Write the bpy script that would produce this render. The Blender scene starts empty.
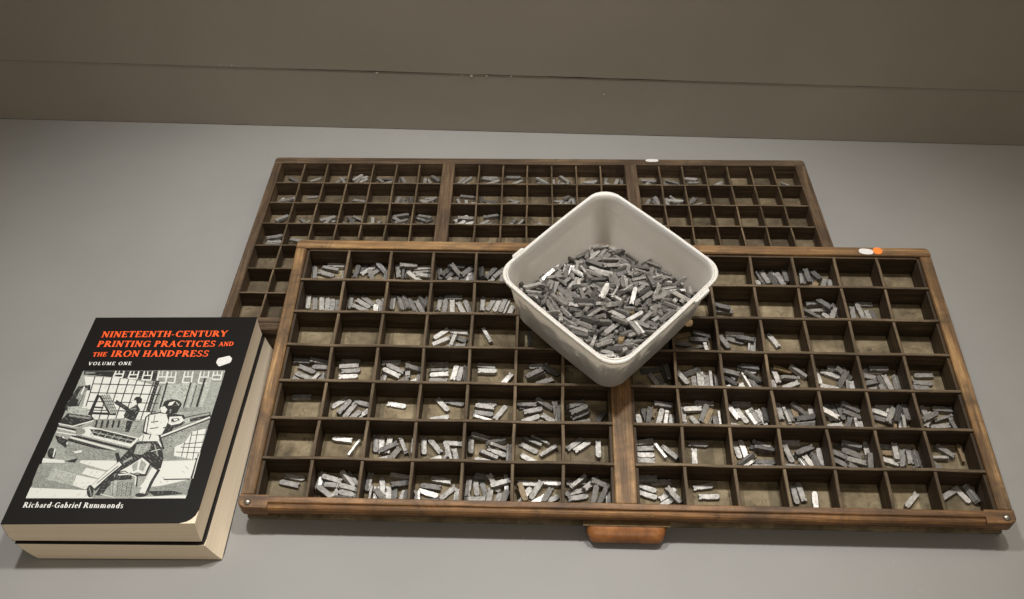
import bpy, bmesh, math, random
from mathutils import Vector, Matrix, Quaternion
random.seed(11)
C = bpy.context.scene.collection
sc = bpy.context.scene
# ------------------------------------------------------------------ camera
cam_d = bpy.data.cameras.new("camera"); cam = bpy.data.objects.new("camera", cam_d); C.objects.link(cam)
CAM = (-0.012657, -1.310433, 0.920934); CAM_R = (0.8399071, 0.0055516, 0.0185019); FPX = 998.35
cam.location = CAM; cam.rotation_euler = CAM_R
cam_d.sensor_fit = 'HORIZONTAL'; cam_d.sensor_width = 36; cam_d.lens = FPX / 1024 * 36
cam_d.clip_start = 0.02; cam_d.clip_end = 60
sc.camera = cam
# ------------------------------------------------------------------ light: one ceiling spotlight a little behind the cases, plus added soft fill lamps
w = bpy.data.worlds.new("World"); sc.world = w; w.use_nodes = True
w.node_tree.nodes["Background"].inputs[0].default_value = (1.0, 0.88, 0.72, 1)
w.node_tree.nodes["Background"].inputs[1].default_value = 0.25
def area(name, loc, target, size, power, col):
    l = bpy.data.lights.new(name, 'AREA'); l.shape = 'DISK'; l.size = size; l.energy = power; l.color = col
    o = bpy.data.objects.new(name, l); C.objects.link(o); o.location = loc
    o.rotation_euler = (Vector(target) - Vector(loc)).to_track_quat('-Z', 'Y').to_euler()
def spot(name, loc, target, size, angle, power, col):
    l = bpy.data.lights.new(name, 'SPOT'); l.shadow_soft_size = size; l.spot_size = math.radians(angle); l.spot_blend = 1; l.energy = power; l.color = col
    o = bpy.data.objects.new(name, l); C.objects.link(o); o.location = loc
    o.rotation_euler = (Vector(target) - Vector(loc)).to_track_quat('-Z', 'Y').to_euler()
for sx in (-.55, .42):
    spot("ceiling_spotlight", (sx, -0.20, 2.1), (-0.10, -0.42, 0), 0.07, 54, 106, (1.0, 0.975, 0.93))
area("fill_light", (0.1, -2.3, 1.7), (-.1, -0.5, 0), 1.0, 6, (1.0, 0.90, 0.76))  # added warm fill from the camera side, brightens front faces and compartments
area("fill_light", (1.0, 0.0, 2.0), (.6, 0.0, 0), 0.9, 7, (1.0, 0.84, 0.66))  # added lamp, warms and lifts the far right of the table
sc.view_settings.view_transform = 'Standard'; sc.view_settings.look = 'None'
sc.view_settings.exposure = 0; sc.view_settings.gamma = 1
# ------------------------------------------------------------------ materials
def mat(name, rough=.5, metal=0., spec=.5):
    m = bpy.data.materials.new(name); m.use_nodes = True
    b = m.node_tree.nodes["Principled BSDF"]
    b.inputs["Roughness"].default_value = rough; b.inputs["Metallic"].default_value = metal
    b.inputs["Specular IOR Level"].default_value = spec
    return m, m.node_tree.nodes, m.node_tree.links, b
def ramp(n, l, fac, stops):
    r = n.new("ShaderNodeValToRGB"); e = r.color_ramp.elements
    while len(e) < len(stops): e.new(.5)
    for k, (p, c) in enumerate(stops): e[k].position = p; e[k].color = (*c, 1)
    l.new(fac, r.inputs[0]); return r.outputs[0]
def coords(n, l, scale=(1, 1, 1), kind="Object"):
    t = n.new("ShaderNodeTexCoord"); mp = n.new("ShaderNodeMapping"); mp.inputs["Scale"].default_value = scale
    l.new(t.outputs[kind], mp.inputs[0]); return mp.outputs[0]
def noise(n, l, vec, scale, detail=4, rough=.55, dist=0.):
    t = n.new("ShaderNodeTexNoise"); t.inputs["Scale"].default_value = scale; t.inputs["Detail"].default_value = detail
    t.inputs["Roughness"].default_value = rough; t.inputs["Distortion"].default_value = dist
    l.new(vec, t.inputs["Vector"]); return t.outputs["Fac"]
def mixc(n, l, fac, a, b, mode='MIX'):
    m = n.new("ShaderNodeMix"); m.data_type = 'RGBA'; m.blend_type = mode
    for s, v in ((0, fac), (6, a), (7, b)):
        if isinstance(v, bpy.types.NodeSocket): l.new(v, m.inputs[s])
        elif isinstance(v, tuple): m.inputs[s].default_value = (*v, 1)
        else: m.inputs[s].default_value = v
    return m.outputs[2]
def bump(n, l, b, h, strength, dist=.001):
    k = n.new("ShaderNodeBump"); k.inputs["Strength"].default_value = strength; k.inputs["Distance"].default_value = dist
    l.new(h, k.inputs["Height"]); l.new(k.outputs[0], b.inputs["Normal"])
def wood(name, dark, mid, light, axis, rough=.5, grime=(.03, .022, .015), g=.55):
    m, n, l, b = mat(name, rough, 0, .28)
    s = [85, 85, 85]; s[axis] = 4
    f = noise(n, l, coords(n, l, tuple(s)), 1.6, 7, .66, .5)
    c = ramp(n, l, f, [(.32, dark), (.5, mid), (.68, light)])
    s2 = [420, 420, 420]; s2[axis] = 14
    fine = noise(n, l, coords(n, l, tuple(s2)), 1.0, 4, .6); c = mixc(n, l, .55, c, ramp(n, l, fine, [(.32, (.18, .18, .18)), (.62, (.72, .72, .72))]), 'OVERLAY')
    v2 = coords(n, l); f2 = noise(n, l, v2, 11, 7, .72, .8); k = ramp(n, l, f2, [(.42, (0, 0, 0)), (.66, (g, g, g))])
    c = mixc(n, l, k, c, grime)
    f3 = noise(n, l, v2, 55, 6, .7, .4); c = mixc(n, l, ramp(n, l, f3, [(.60, (0, 0, 0)), (.70, (.7, .7, .7))]), c, tuple(x * .35 for x in mid))
    f4 = noise(n, l, v2, 210, 3, .6); c = mixc(n, l, ramp(n, l, f4, [(.72, (0, 0, 0)), (.78, (.5, .5, .5))]), c, tuple(min(.6, x * 1.9) for x in light))
    l.new(c, b.inputs["Base Color"])
    rr = n.new("ShaderNodeMapRange"); rr.inputs[3].default_value = rough - .08; rr.inputs[4].default_value = rough + .25; l.new(f2, rr.inputs[0]); l.new(rr.outputs[0], b.inputs["Roughness"])
    h = n.new("ShaderNodeMath"); h.operation = 'SUBTRACT'; l.new(fine, h.inputs[0]); l.new(f3, h.inputs[1]); bump(n, l, b, h.outputs[0], .4, .0008)
    return m
HON = ((.085, .042, .015), (.205, .112, .044), (.40, .245, .105))
M_RAILX = wood("honey_wood_long", *HON, 0, .42, (.060, .038, .022), .8); M_RAILY = wood("honey_wood_side", *HON, 1, .42, (.055, .036, .02), .9)
M_FRONT = wood("front_wood", (.075, .035, .012), (.185, .088, .030), (.36, .19, .070), 0, .36, (.045, .027, .015), .8)
DRK = ((.022, .013, .0065), (.052, .032, .0155), (.095, .062, .032))
M_DIVX = wood("grimy_divider_long", *DRK, 0, .6); M_DIVY = wood("grimy_divider_side", *DRK, 1, .6)
OLD = ((.048, .029, .016), (.098, .062, .036), (.165, .115, .068))
M_OLDX = wood("old_wood_long", *OLD, 0, .5, (.03, .022, .016), .6); M_OLDY = wood("old_wood_side", *OLD, 1, .5, (.03, .022, .016), .6)
M_BDX = wood("old_divider_long", (.030, .018, .009), (.066, .041, .022), (.105, .072, .041), 0, .6)
M_BDY = wood("old_divider_side", (.030, .018, .009), (.066, .041, .022), (.105, .072, .041), 1, .6)
def lining(name, c0, c1, cu, cv, spread):
    m, n, l, b = mat(name, .7, 0, .3)
    t = n.new("ShaderNodeTexCoord"); sn = n.new("ShaderNodeVectorMath"); sn.operation = 'SNAP'; l.new(t.outputs["Object"], sn.inputs[0]); sn.inputs[1].default_value = (cu, cv, 10)
    wn = n.new("ShaderNodeTexWhiteNoise"); wn.noise_dimensions = '2D'; l.new(sn.outputs[0], wn.inputs[0])
    v = coords(n, l); f = noise(n, l, v, 32, 7, .68)
    c = ramp(n, l, f, [(.28, tuple(x * .45 for x in c0)), (.46, c0), (.68, c1)])
    f2 = noise(n, l, v, 90, 3, .6, 1.0); c = mixc(n, l, ramp(n, l, f2, [(.60, (0, 0, 0)), (.70, (.6, .6, .6))]), c, (.045, .034, .022))
    lo = 1 - spread
    c = mixc(n, l, 1.0, c, ramp(n, l, wn.outputs[0], [(0, (lo, lo, lo)), (1, (1, 1, 1))]), 'MULTIPLY')
    l.new(c, b.inputs["Base Color"]); return m
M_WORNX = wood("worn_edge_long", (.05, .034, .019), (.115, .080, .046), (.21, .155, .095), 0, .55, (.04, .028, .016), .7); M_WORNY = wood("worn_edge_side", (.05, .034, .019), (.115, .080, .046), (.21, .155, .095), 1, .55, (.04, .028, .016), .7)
M_FLOORF = lining("olive_lining", (.20, .155, .09), (.36, .29, .18), .0552, .05257, .45)
M_FLOORB = lining("old_lining", (.125, .093, .055), (.215, .168, .102), .0362, .0505, .55)
# type metal in five tones
def lead(name, c, metal, rough):
    m, n, l, b = mat(name, rough, metal)
    v = coords(n, l); f = noise(n, l, v, 260, 4, .6)
    oi = n.new("ShaderNodeNewGeometry")
    r = ramp(n, l, oi.outputs["Random Per Island"], [(0, tuple(x * .72 for x in c)), (1, tuple(min(x * 1.22, 1) for x in c))])
    c2 = mixc(n, l, ramp(n, l, f, [(.38, (0, 0, 0)), (.66, (.75, .75, .75))]), r, tuple(x * .45 for x in c))
    l.new(c2, b.inputs["Base Color"])
    rr = n.new("ShaderNodeMapRange"); rr.inputs[3].default_value = rough - .1; rr.inputs[4].default_value = rough + .2; l.new(f, rr.inputs[0]); l.new(rr.outputs[0], b.inputs["Roughness"])
    bump(n, l, b, f, .3, .0003)
    return m
TONE = {'b': lead("bright_type_metal", (.60, .58, .55), .45, .36), 'l': lead("pale_type_metal", (.40, .385, .36), .4, .42),
        'm': lead("grey_type_metal", (.27, .257, .24), .4, .46), 'd': lead("dark_type_metal", (.135, .128, .12), .35, .48),
        't': lead("tan_spacer", (.27, .19, .10), .1, .5)}
def plain(name, c, rough=.5, metal=0., spec=.5, var=.0, scale=60):
    m, n, l, b = mat(name, rough, metal, spec)
    if var:
        f = noise(n, l, coords(n, l), scale, 5, .6)
        l.new(ramp(n, l, f, [(.3, tuple(x * (1 - var) for x in c)), (.7, tuple(min(1, x * (1 + var)) for x in c))]), b.inputs["Base Color"])
        bump(n, l, b, f, .08, .0004)
    else: b.inputs["Base Color"].default_value = (*c, 1)
    return m
# painted table top: faint mottling, dust, fine scratches
m, n, l, b = mat("grey_painted_board", .46, 0, .4); v = coords(n, l)
c = ramp(n, l, noise(n, l, v, 2.2, 6, .6), [(.3, (.251, .248, .239)), (.7, (.293, .289, .279))])
c = mixc(n, l, ramp(n, l, noise(n, l, v, 330, 3, .6), [(.66, (0, 0, 0)), (.76, (.35, .35, .35))]), c, (.22, .21, .195))
c = mixc(n, l, ramp(n, l, noise(n, l, coords(n, l, (6, 90, 1)), 3, 5, .7), [(.62, (0, 0, 0)), (.8, (.3, .3, .3))]), c, (.37, .36, .34))
c = mixc(n, l, ramp(n, l, noise(n, l, v, 7, 7, .75, .6), [(.56, (0, 0, 0)), (.72, (.35, .35, .35))]), c, (.235, .228, .212))
c = mixc(n, l, ramp(n, l, noise(n, l, v, 150, 2, .5), [(.765, (0, 0, 0)), (.785, (.5, .5, .5))]), c, (.5, .49, .46))
l.new(c, b.inputs["Base Color"]); bump(n, l, b, noise(n, l, v, 420, 3, .6), .05, .0004); M_TABLE = m
m, n, l, b = mat("brown_grey_wall_paint", .55, 0, .35); v = coords(n, l)
c = ramp(n, l, noise(n, l, v, 3, 6, .62), [(.3, (.262, .230, .192)), (.7, (.298, .263, .222))])
c = mixc(n, l, ramp(n, l, noise(n, l, coords(n, l, (3, 1, 14)), 9, 5, .7), [(.64, (0, 0, 0)), (.78, (.3, .3, .3))]), c, (.215, .185, .15))
l.new(c, b.inputs["Base Color"]); bump(n, l, b, noise(n, l, v, 300, 4, .6), .08, .0005); M_WALL = m
M_GAP = plain("dark_gap", (.12, .10, .08), .9)
M_CHIP = plain("pale_paint_chip", (.62, .58, .50), .7)
M_COVER = plain("black_cover", (.0065, .0056, .0052), .45, 0, .2, .12, 25)
m, n, l, b = mat("cream_pages", .75, 0, .2)
f = noise(n, l, coords(n, l, (3, 3, 1500)), 1.3, 3, .7)
l.new(ramp(n, l, f, [(.3, (.70, .58, .425)), (.7, (.86, .74, .575))]), b.inputs["Base Color"]); bump(n, l, b, f, .25, .0003); M_PAGES = m
M_ORANGE = plain("orange_red_ink", (.93, .105, .016), .45); M_WHITE = plain("white_ink", (.74, .74, .72), .45)
M_LABEL = plain("white_sticker", (.64, .63, .62), .5, 0, .5, .10, 260); M_OSTICK = plain("orange_sticker", (.90, .21, .02), .5)
def hatch(name, a, bb, sc_, fill):
    m, n, l, b = mat(name, .45)
    wv = n.new("ShaderNodeTexWave"); wv.inputs["Scale"].default_value = sc_; wv.inputs["Distortion"].default_value = 2.5; wv.inputs["Detail"].default_value = 3; wv.inputs["Detail Scale"].default_value = 2
    l.new(coords(n, l, (1, .7, 1)), wv.inputs[0])
    f = n.new("ShaderNodeMath"); f.operation = 'ADD'; l.new(wv.outputs["Fac"], f.inputs[0])
    f2 = noise(n, l, coords(n, l), 420, 2, .6); l.new(f2, f.inputs[1])
    l.new(ramp(n, l, f.outputs[0], [(fill - .09, a), (fill + .09, bb)]), b.inputs["Base Color"]); return m
PW = (.62, .635, .595); PK = (.016, .016, .015)
ILL = {'w': plain("engraving_paper", PW, .45), 'k': plain("engraving_black", PK, .45), 'g': hatch("engraving_mid_hatch", PK, (.50, .53, .48), 420, .92),
       'l': hatch("engraving_light_hatch", (.03, .03, .028), (.52, .55, .50), 460, .72), 'h': hatch("engraving_dark_hatch", PK, (.40, .42, .38), 380, .99)}
m, n, l, b = mat("milky_plastic", .36, 0, .45)
b.inputs["Base Color"].default_value = (.74, .71, .655, 1); b.inputs["Subsurface Weight"].default_value = .6
b.inputs["Subsurface Radius"].default_value = (.020, .016, .012); b.inputs["Subsurface Scale"].default_value = 1.0
f = noise(n, l, coords(n, l), 9, 5, .6); l.new(ramp(n, l, f, [(.3, (.77, .69, .60)), (.7, (.84, .765, .675))]), b.inputs["Base Color"]); c = b.inputs["Base Color"].links[0].from_socket
v = coords(n, l); c = mixc(n, l, ramp(n, l, noise(n, l, v, 26, 7, .75, 1.2), [(.56, (0, 0, 0)), (.74, (.22, .22, .22))]), c, (.40, .37, .33)); c = mixc(n, l, ramp(n, l, noise(n, l, coords(n, l, (1, 1, 9)), 60, 4, .7), [(.66, (0, 0, 0)), (.74, (.25, .25, .25))]), c, (.40, .385, .36))
l.new(c, b.inputs["Base Color"]); bump(n, l, b, noise(n, l, v, 34, 3, .5), .06, .002); M_TUB = m
M_SCREW = plain("dull_steel", (.30, .27, .23), .35, .9, .5, .25, 400)
m, n, l, b = mat("orange_brown_pull", .34); v = coords(n, l)
c = ramp(n, l, noise(n, l, v, 38, 6, .66), [(.32, (.11, .040, .011)), (.5, (.27, .100, .026)), (.7, (.42, .18, .048))])
l.new(c, b.inputs["Base Color"]); bump(n, l, b, noise(n, l, v, 160, 4), .2, .0006); M_PULL = m
M_FLANGE = plain("tarnished_flange", (.20, .13, .065), .4, .4, .5, .3, 90)
M_SCRAP = plain("tan_scrap", (.60, .44, .25), .7, 0, .3, .25, 120)
# ------------------------------------------------------------------ mesh helpers
def link(name, me, mats, parent=None, smooth=False):
    o = bpy.data.objects.new(name, me); C.objects.link(o)
    for mm in (mats if isinstance(mats, (list, tuple)) else [mats]): me.materials.append(mm)
    if parent is not None: o.parent = parent
    if smooth:
        for p in me.polygons: p.use_smooth = True
    return o
def finish(bm, name, mats, parent=None, bevel=0., smooth=False, seg=1):
    bmesh.ops.recalc_face_normals(bm, faces=bm.faces)
    if bevel: bmesh.ops.bevel(bm, geom=[e for e in bm.edges if len(e.link_faces) == 2 and e.calc_face_angle(0) > .5], offset=bevel, segments=seg, affect='EDGES', profile=.5)
    me = bpy.data.meshes.new(name); bm.to_mesh(me); bm.free()
    return link(name, me, mats, parent, smooth)
def add_box(bm, x0, x1, y0, y1, z0, z1):
    v = [bm.verts.new((x, y, z)) for x in (x0, x1) for y in (y0, y1) for z in (z0, z1)]
    for f in ((0, 1, 3, 2), (4, 6, 7, 5), (0, 4, 5, 1), (2, 3, 7, 6), (0, 2, 6, 4), (1, 5, 7, 3)): bm.faces.new([v[i] for i in f])
def box(name, x0, x1, y0, y1, z0, z1, m, parent=None, bevel=0.):
    bm = bmesh.new(); add_box(bm, x0, x1, y0, y1, z0, z1); return finish(bm, name, m, parent, bevel)
def cell_strip(name, axis, a0, a1, c, t, z0, z1, m, parent, sag=.0006):
    """a slightly uneven divider strip, cut into lengths so its top edge is not dead straight"""
    bm = bmesh.new(); N = 26; rows = []
    ph = random.uniform(0, 6); am = random.uniform(.3, 1) * sag
    for k in range(N + 1):
        a = a0 + (a1 - a0) * k / N; d = am * math.sin(ph + k * .7) + random.gauss(0, .00012); zz = z1 - abs(random.gauss(0, .00025))
        q = []
        for (o, z) in ((-t / 2, z0), (-t / 2, zz - .0005), (-t / 2 + .0006, zz), (t / 2 - .0006, zz), (t / 2, zz - .0005), (t / 2, z0)):
            q.append(bm.verts.new((a, c + o + d, z) if axis == 0 else (c + o + d, a, z)))
        rows.append(q)
    for r0, r1 in zip(rows, rows[1:]):
        for i in range(6):
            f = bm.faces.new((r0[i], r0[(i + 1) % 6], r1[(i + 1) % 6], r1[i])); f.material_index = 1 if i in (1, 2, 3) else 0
    bm.faces.new(rows[0]); bm.faces.new(rows[-1])
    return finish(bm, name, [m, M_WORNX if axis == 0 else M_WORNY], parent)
def sweep(name, prof, x0, x1, m, parent, smooth=False, bevel=0.):
    """extrude a (y,z) profile along x"""
    bm = bmesh.new(); N = 12; rows = [[bm.verts.new((x0 + (x1 - x0) * k / N, y, z)) for y, z in prof] for k in range(N + 1)]
    k = len(prof)
    for r0, r1 in zip(rows, rows[1:]):
        for i in range(k): bm.faces.new((r0[i], r0[(i + 1) % k], r1[(i + 1) % k], r1[i]))
    bm.faces.new(rows[0]); bm.faces.new(rows[-1]); return finish(bm, name, m, parent, bevel, smooth)
def thing(name, label, cat, loc=(0, 0, 0), rot=(0, 0, 0), group=None):
    o = bpy.data.objects.new(name, None); C.objects.link(o); o.location = loc; o.rotation_euler = rot; o.empty_display_size = .02
    return tag(o, label, cat, group)
def tag(o, label, cat, group=None):
    o["label"] = label; o["category"] = cat
    if group: o["group"] = group
    return o
# ------------------------------------------------------------------ setting: table top and the painted boards behind it
o = box("table_top", -1.9, 1.9, -1.75, .32, -.04, 0, M_TABLE); o["kind"] = "structure"
WA = Vector((-.9365, .1761, 0)); WB = Vector((.8058, .1085, 0)); wang = math.atan2(WB.y - WA.y, WB.x - WA.x)
WM = Matrix.Translation((WA + WB) / 2) @ Matrix.Rotation(wang, 4, 'Z')
def wall_board(name, zb, zt, y, th, m):
    bm = bmesh.new(); N = 260; x0, x1 = -1.9, 1.9; rows = []
    for k in range(N + 1):
        x = x0 + (x1 - x0) * k / N; q = []
        a, c = zb(x), zt(x)
        for yy, z in ((y, a), (y, c - .0012), (y + .0012, c), (y + th, c), (y + th, a)): q.append(bm.verts.new((x, yy, z)))
        rows.append(q)
    for r0, r1 in zip(rows, rows[1:]):
        for i in range(5): bm.faces.new((r0[i], r0[(i + 1) % 5], r1[(i + 1) % 5], r1[i]))
    bm.faces.new(rows[0]); bm.faces.new(rows[-1])
    o = finish(bm, name, m); o.matrix_world = WM; o["kind"] = "structure"; return o
rj = random.Random(4); JJ = [rj.gauss(0, 1) for _ in range(400)]
def jit(x): k = (x + 2) * 60; i = int(k); t = k - i; return JJ[i % 400] * (1 - t) + JJ[(i + 1) % 400] * t
def seam(x): return .1085 - .0078 * (x - .0)   # height of the joint, falling to one end
def gapw(x):
    # the joint opens only here and there: (from, to, width)
    g = 0
    for x0, x1, wd in ((-.365, -.075, .0016), (-.035, .03, .0012), (.0, .34, .0019), (.36, .47, .0006), (.55, .64, .0008), (-1.4, -1.0, .0012), (.9, 1.5, .0015)):
        if x0 < x < x1: g = max(g, wd * (math.sin(math.pi * (x - x0) / (x1 - x0)) ** .6) * (1 + .22 * jit(x * 2)))
    return max(.00012, g)
wall_board("wall_lower_board", lambda x: .0008 + max(0, .0005 * jit(x * 1.7)), lambda x: seam(x) - gapw(x) + .0003 * jit(x * 3), .0009, .02, M_WALL)
wall_board("wall_upper_board", lambda x: seam(x) + gapw(x) * .35 + .0002 * jit(x * 2.3 + .5), lambda x: .9, 0, .02, M_WALL)
o = box("wall_backing", -1.9, 1.9, .022, .03, 0, .9, M_GAP); o.matrix_world = WM; o["kind"] = "structure"
# chips of pale paint on the boards
def chip(x, z, s):
    bm = bmesh.new(); k = 7; vs = [bm.verts.new((x + s * random.uniform(.6, 1) * math.cos(6.283 * i / k) * 1.2, -.0001, z + s * random.uniform(.5, 1) * math.sin(6.283 * i / k) * .7)) for i in range(k)]
    f = bm.faces.new(vs); r = bmesh.ops.extrude_face_region(bm, geom=[f])
    for v in r['geom']:
        if isinstance(v, bmesh.types.BMVert): v.co.y -= .0004
    o = finish(bm, "paint_chip", M_CHIP); o.matrix_world = WM; o["kind"] = "structure"
for x, z, s in ((.172, .078, .0014), (.150, .056, .0008), (-.44, .1145, .0012), (-.46, .1142, .0009), (-.20, .1075, .0022), (-.045, .1062, .0026), (-.02, .1066, .0018), (-.06, .106, .0012), (.02, .1068, .0014)):
    chip(x, z, s)
# ------------------------------------------------------------------ type cases
FU = [-.400 + .056 * k for k in range(8)]; FR = [.016 + .05479 * k for k in range(8)]; FV = [.3755 - .05257 * k for k in range(8)]
FRONT_LOC = (.089679, -.665726, .038844); FRONT_ROT = (.1493, 0, -.01059)
FM = Matrix.Translation(FRONT_LOC) @ Matrix.Rotation(FRONT_ROT[2], 4, 'Z') @ Matrix.Rotation(FRONT_ROT[0], 4, 'X')
CG = "wooden type cases on the table"
fc = thing("type_case", "honey brown wooden type case with orange sticker, propped on the dark case under the tub", "type case", FRONT_LOC, FRONT_ROT, CG)
HW, DF, HF = .4146, .3902, .0385
box("bottom_board", -HW + .002, HW - .002, .003, DF - .002, -HF, -.0325, M_FLOORF, fc)
box("side_rail", -HW, -.400, .0122, DF - .0147, -HF + .0005, 0, M_RAILY, fc, .0012)
box("side_rail", .3996, HW, .0122, DF - .0147, -HF + .0005, 0, M_RAILY, fc, .0012)
# back rail with rounded outer corners
def rounded_rail(name, x0, x1, y0, y1, z0, z1, r, m, parent, back=True):
    bm = bmesh.new(); pts = []
    ys, ye = (y0, y1) if back else (y1, y0)
    pts = [(x0, ys), (x1, ys)]
    for k in range(6): a = k / 5 * math.pi / 2; pts.append((x1 - r + r * math.cos(a), ye + (-r + r * math.sin(a)) * (1 if back else -1)))
    for k in range(6): a = math.pi / 2 + k / 5 * math.pi / 2; pts.append((x0 + r + r * math.cos(a), ye + (-r + r * math.sin(a)) * (1 if back else -1)))
    lo = [bm.verts.new((x, y, z0)) for x, y in pts]; hi = [bm.verts.new((x, y, z1)) for x, y in pts]
    bm.faces.new(lo); bm.faces.new(hi); k = len(pts)
    for i in range(k): bm.faces.new((lo[i], lo[(i + 1) % k], hi[(i + 1) % k], hi[i]))
    return finish(bm, name, m, parent, .001)
br = rounded_rail("back_rail", -HW, HW, DF - .0145, DF, -HF + .0005, .0004, .007, M_RAILX, fc)
# front rail: flat top, quirk, bead and a recessed lower face; corner blocks carry a screw each
FRX = .3835
prof = [(.0075, -HF + .0008), (.0075, -.0002), (.0066, .0005), (.0012, .0005), (.0002, 0), (-.0004, -.0016), (-.0013, -.0021), (-.0030, -.0019), (-.0052, -.0026), (-.0070, -.0046), (-.0078, -.0074), (-.0072, -.0104), (-.0054, -.0128), (-.0026, -.0142), (.0016, -.0150), (.0030, -.0165), (.0034, -.0360), (.0048, -HF + .0008)]
prof = [(y + .003, z) for y, z in prof]
fr = sweep("front_rail", prof, -FRX, FRX, M_FRONT, fc, bevel=0)
for s in (-1, 1):
    a, c = (FRX + .0002, HW + .0015)
    x0, x1 = (a, c) if s > 0 else (-c, -a)
    r = .0085; out = [(s * a, .0121), (s * a, -.0040)] + [(s * (c - r + r * math.sin(q * math.pi / 10)), -.0040 + r - r * math.cos(q * math.pi / 10)) for q in range(6)] + [(s * c, .0121)]
    bm = bmesh.new(); lo = [bm.verts.new((x * (1 if z_ else 1), y, -.0150)) for (x, y), z_ in zip(out, out)]; md = [bm.verts.new((x, y, -.0018)) for x, y in out]
    hi = [bm.verts.new((s * a + (x - s * a) * .965, y + (.0012 if y < .011 else 0), -.0002)) for x, y in out]; nn_ = len(out); bm.faces.new(lo); bm.faces.new(hi)
    for q0, q1 in ((lo, md), (md, hi)):
        for i in range(nn_): bm.faces.new((q0[i], q0[(i + 1) % nn_], q1[(i + 1) % nn_], q1[i]))
    cb = finish(bm, "corner_block", M_FRONT, fc)
    box("corner_foot", x0 + (.0 if s > 0 else .006), x1 - (.006 if s > 0 else 0), .0055, .0118, -HF + .0008, -.0152, M_FRONT, fc, .0008)
    bm = bmesh.new(); bmesh.ops.create_uvsphere(bm, u_segments=18, v_segments=8, radius=.0040)
    for v in list(bm.verts):
        if v.co.z < -1e-5: v.co.z = -.0015
        else: v.co.z *= .6
    bmesh.ops.translate(bm, verts=bm.verts, vec=(s * .4055, .0030, .0001)); o = finish(bm, "corner_screw", M_SCREW, fc, smooth=True)
# cup pull on the front rail
pl = None
def cup_pull():
    bm = bmesh.new(); N = 20; rows = []
    arc = [(.003, -.0150), (-.006, -.0152), (-.0135, -.0162), (-.0195, -.0185), (-.0235, -.0222), (-.0250, -.0262), (-.0248, -.0290)]
    inn = [(-.0226, -.0290), (-.0226, -.0262), (-.0212, -.0240), (-.0180, -.0208), (-.0130, -.0186), (-.006, -.0174), (.003, -.0172)]
    pr = arc + inn
    for k in range(N + 1):
        t = -1 + 2 * k / N; x = t * .0425
        e = max(0, abs(t) - .80) / .20; sh = math.sqrt(max(0, 1 - e * e * .55))
        rows.append([bm.verts.new((x, .003 + (y - .003) * sh, z if z > -.0152 else -.015 + (z + .015) * (sh * .3 + .7))) for y, z in pr])
    k = len(pr)
    for r0, r1 in zip(rows, rows[1:]):
        for i in range(k): bm.faces.new((r0[i], r0[(i + 1) % k], r1[(i + 1) % k], r1[i]))
    for r in (rows[0], rows[-1]):
        # closed cheek under the hood
        bm.faces.new(r); c = bm.verts.new((r[0].co.x * .985, .003, -.0290)); cc = [r[13], r[12], r[11], r[10], r[9], r[8], r[7]]
        for i in range(6): bm.faces.new((c, cc[i], cc[i + 1]))
    bmesh.ops.translate(bm, verts=bm.verts, vec=(.0044, .003, 0))
    return finish(bm, "cup_pull", M_PULL, fc, smooth=True)
pull = cup_pull()
sweep("pull_flange", [(.0058, -.0143), (-.0075, -.0146), (-.0088, -.0151), (-.0078, -.0155), (.0058, -.0155)], -.0425, .0513, M_FLANGE, pull)
box("centre_bar", -.0080, .0158, .0107, DF - .0149, -.0324, -.0008, M_RAILY, fc, .001)
T = .0036
for U in (FU, FR):
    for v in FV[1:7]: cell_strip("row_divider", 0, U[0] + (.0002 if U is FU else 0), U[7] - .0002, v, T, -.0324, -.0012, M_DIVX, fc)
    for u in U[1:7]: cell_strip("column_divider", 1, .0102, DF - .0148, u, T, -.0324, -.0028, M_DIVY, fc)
for u, v0, v1 in ((-.3982, .0125, .3752), (-.0097, .0110, .3750), (.0177, .0110, .3750), (.3980, .0125, .3752)):
    box("side_lining", u - .0015, u + .0015, v0, v1, -.0324, -.0045, M_DIVY, fc)
for x0, x1 in ((-.396, -.0115), (.0195, .396)): box("back_lining", x0, x1, .3729, .3755, -.0324, -.0032, M_DIVX, fc)
# stickers on the rail
def disc(name, pts, z, th, m, parent):
    bm = bmesh.new(); lo = [bm.verts.new((x, y, z)) for x, y in pts]; hi = [bm.verts.new((x, y, z + th)) for x, y in pts]
    bm.faces.new(lo); bm.faces.new(hi); k = len(pts)
    for i in range(k): bm.faces.new((lo[i], lo[(i + 1) % k], hi[(i + 1) % k], hi[i]))
    return finish(bm, name, m, parent)
def oval(cx, cy, rx, ry, a=0, n=20, p=2.6):
    o = []
    for k in range(n):
        t = 6.28318 * k / n; c, s = math.cos(t), math.sin(t); x = rx * math.copysign(abs(c) ** (2 / p), c); y = ry * math.copysign(abs(s) ** (2 / p), s)
        o.append((cx + x * math.cos(a) - y * math.sin(a), cy + x * math.sin(a) + y * math.cos(a)))
    return o
disc("round_sticker", oval(.3470, .3838, .0062, .0058, 0, 24, 2), .00045, .00012, M_OSTICK, br)
disc("price_sticker", oval(.3318, .3822, .0092, .0050, -.1), .00062, .00012, M_LABEL, br)
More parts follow.
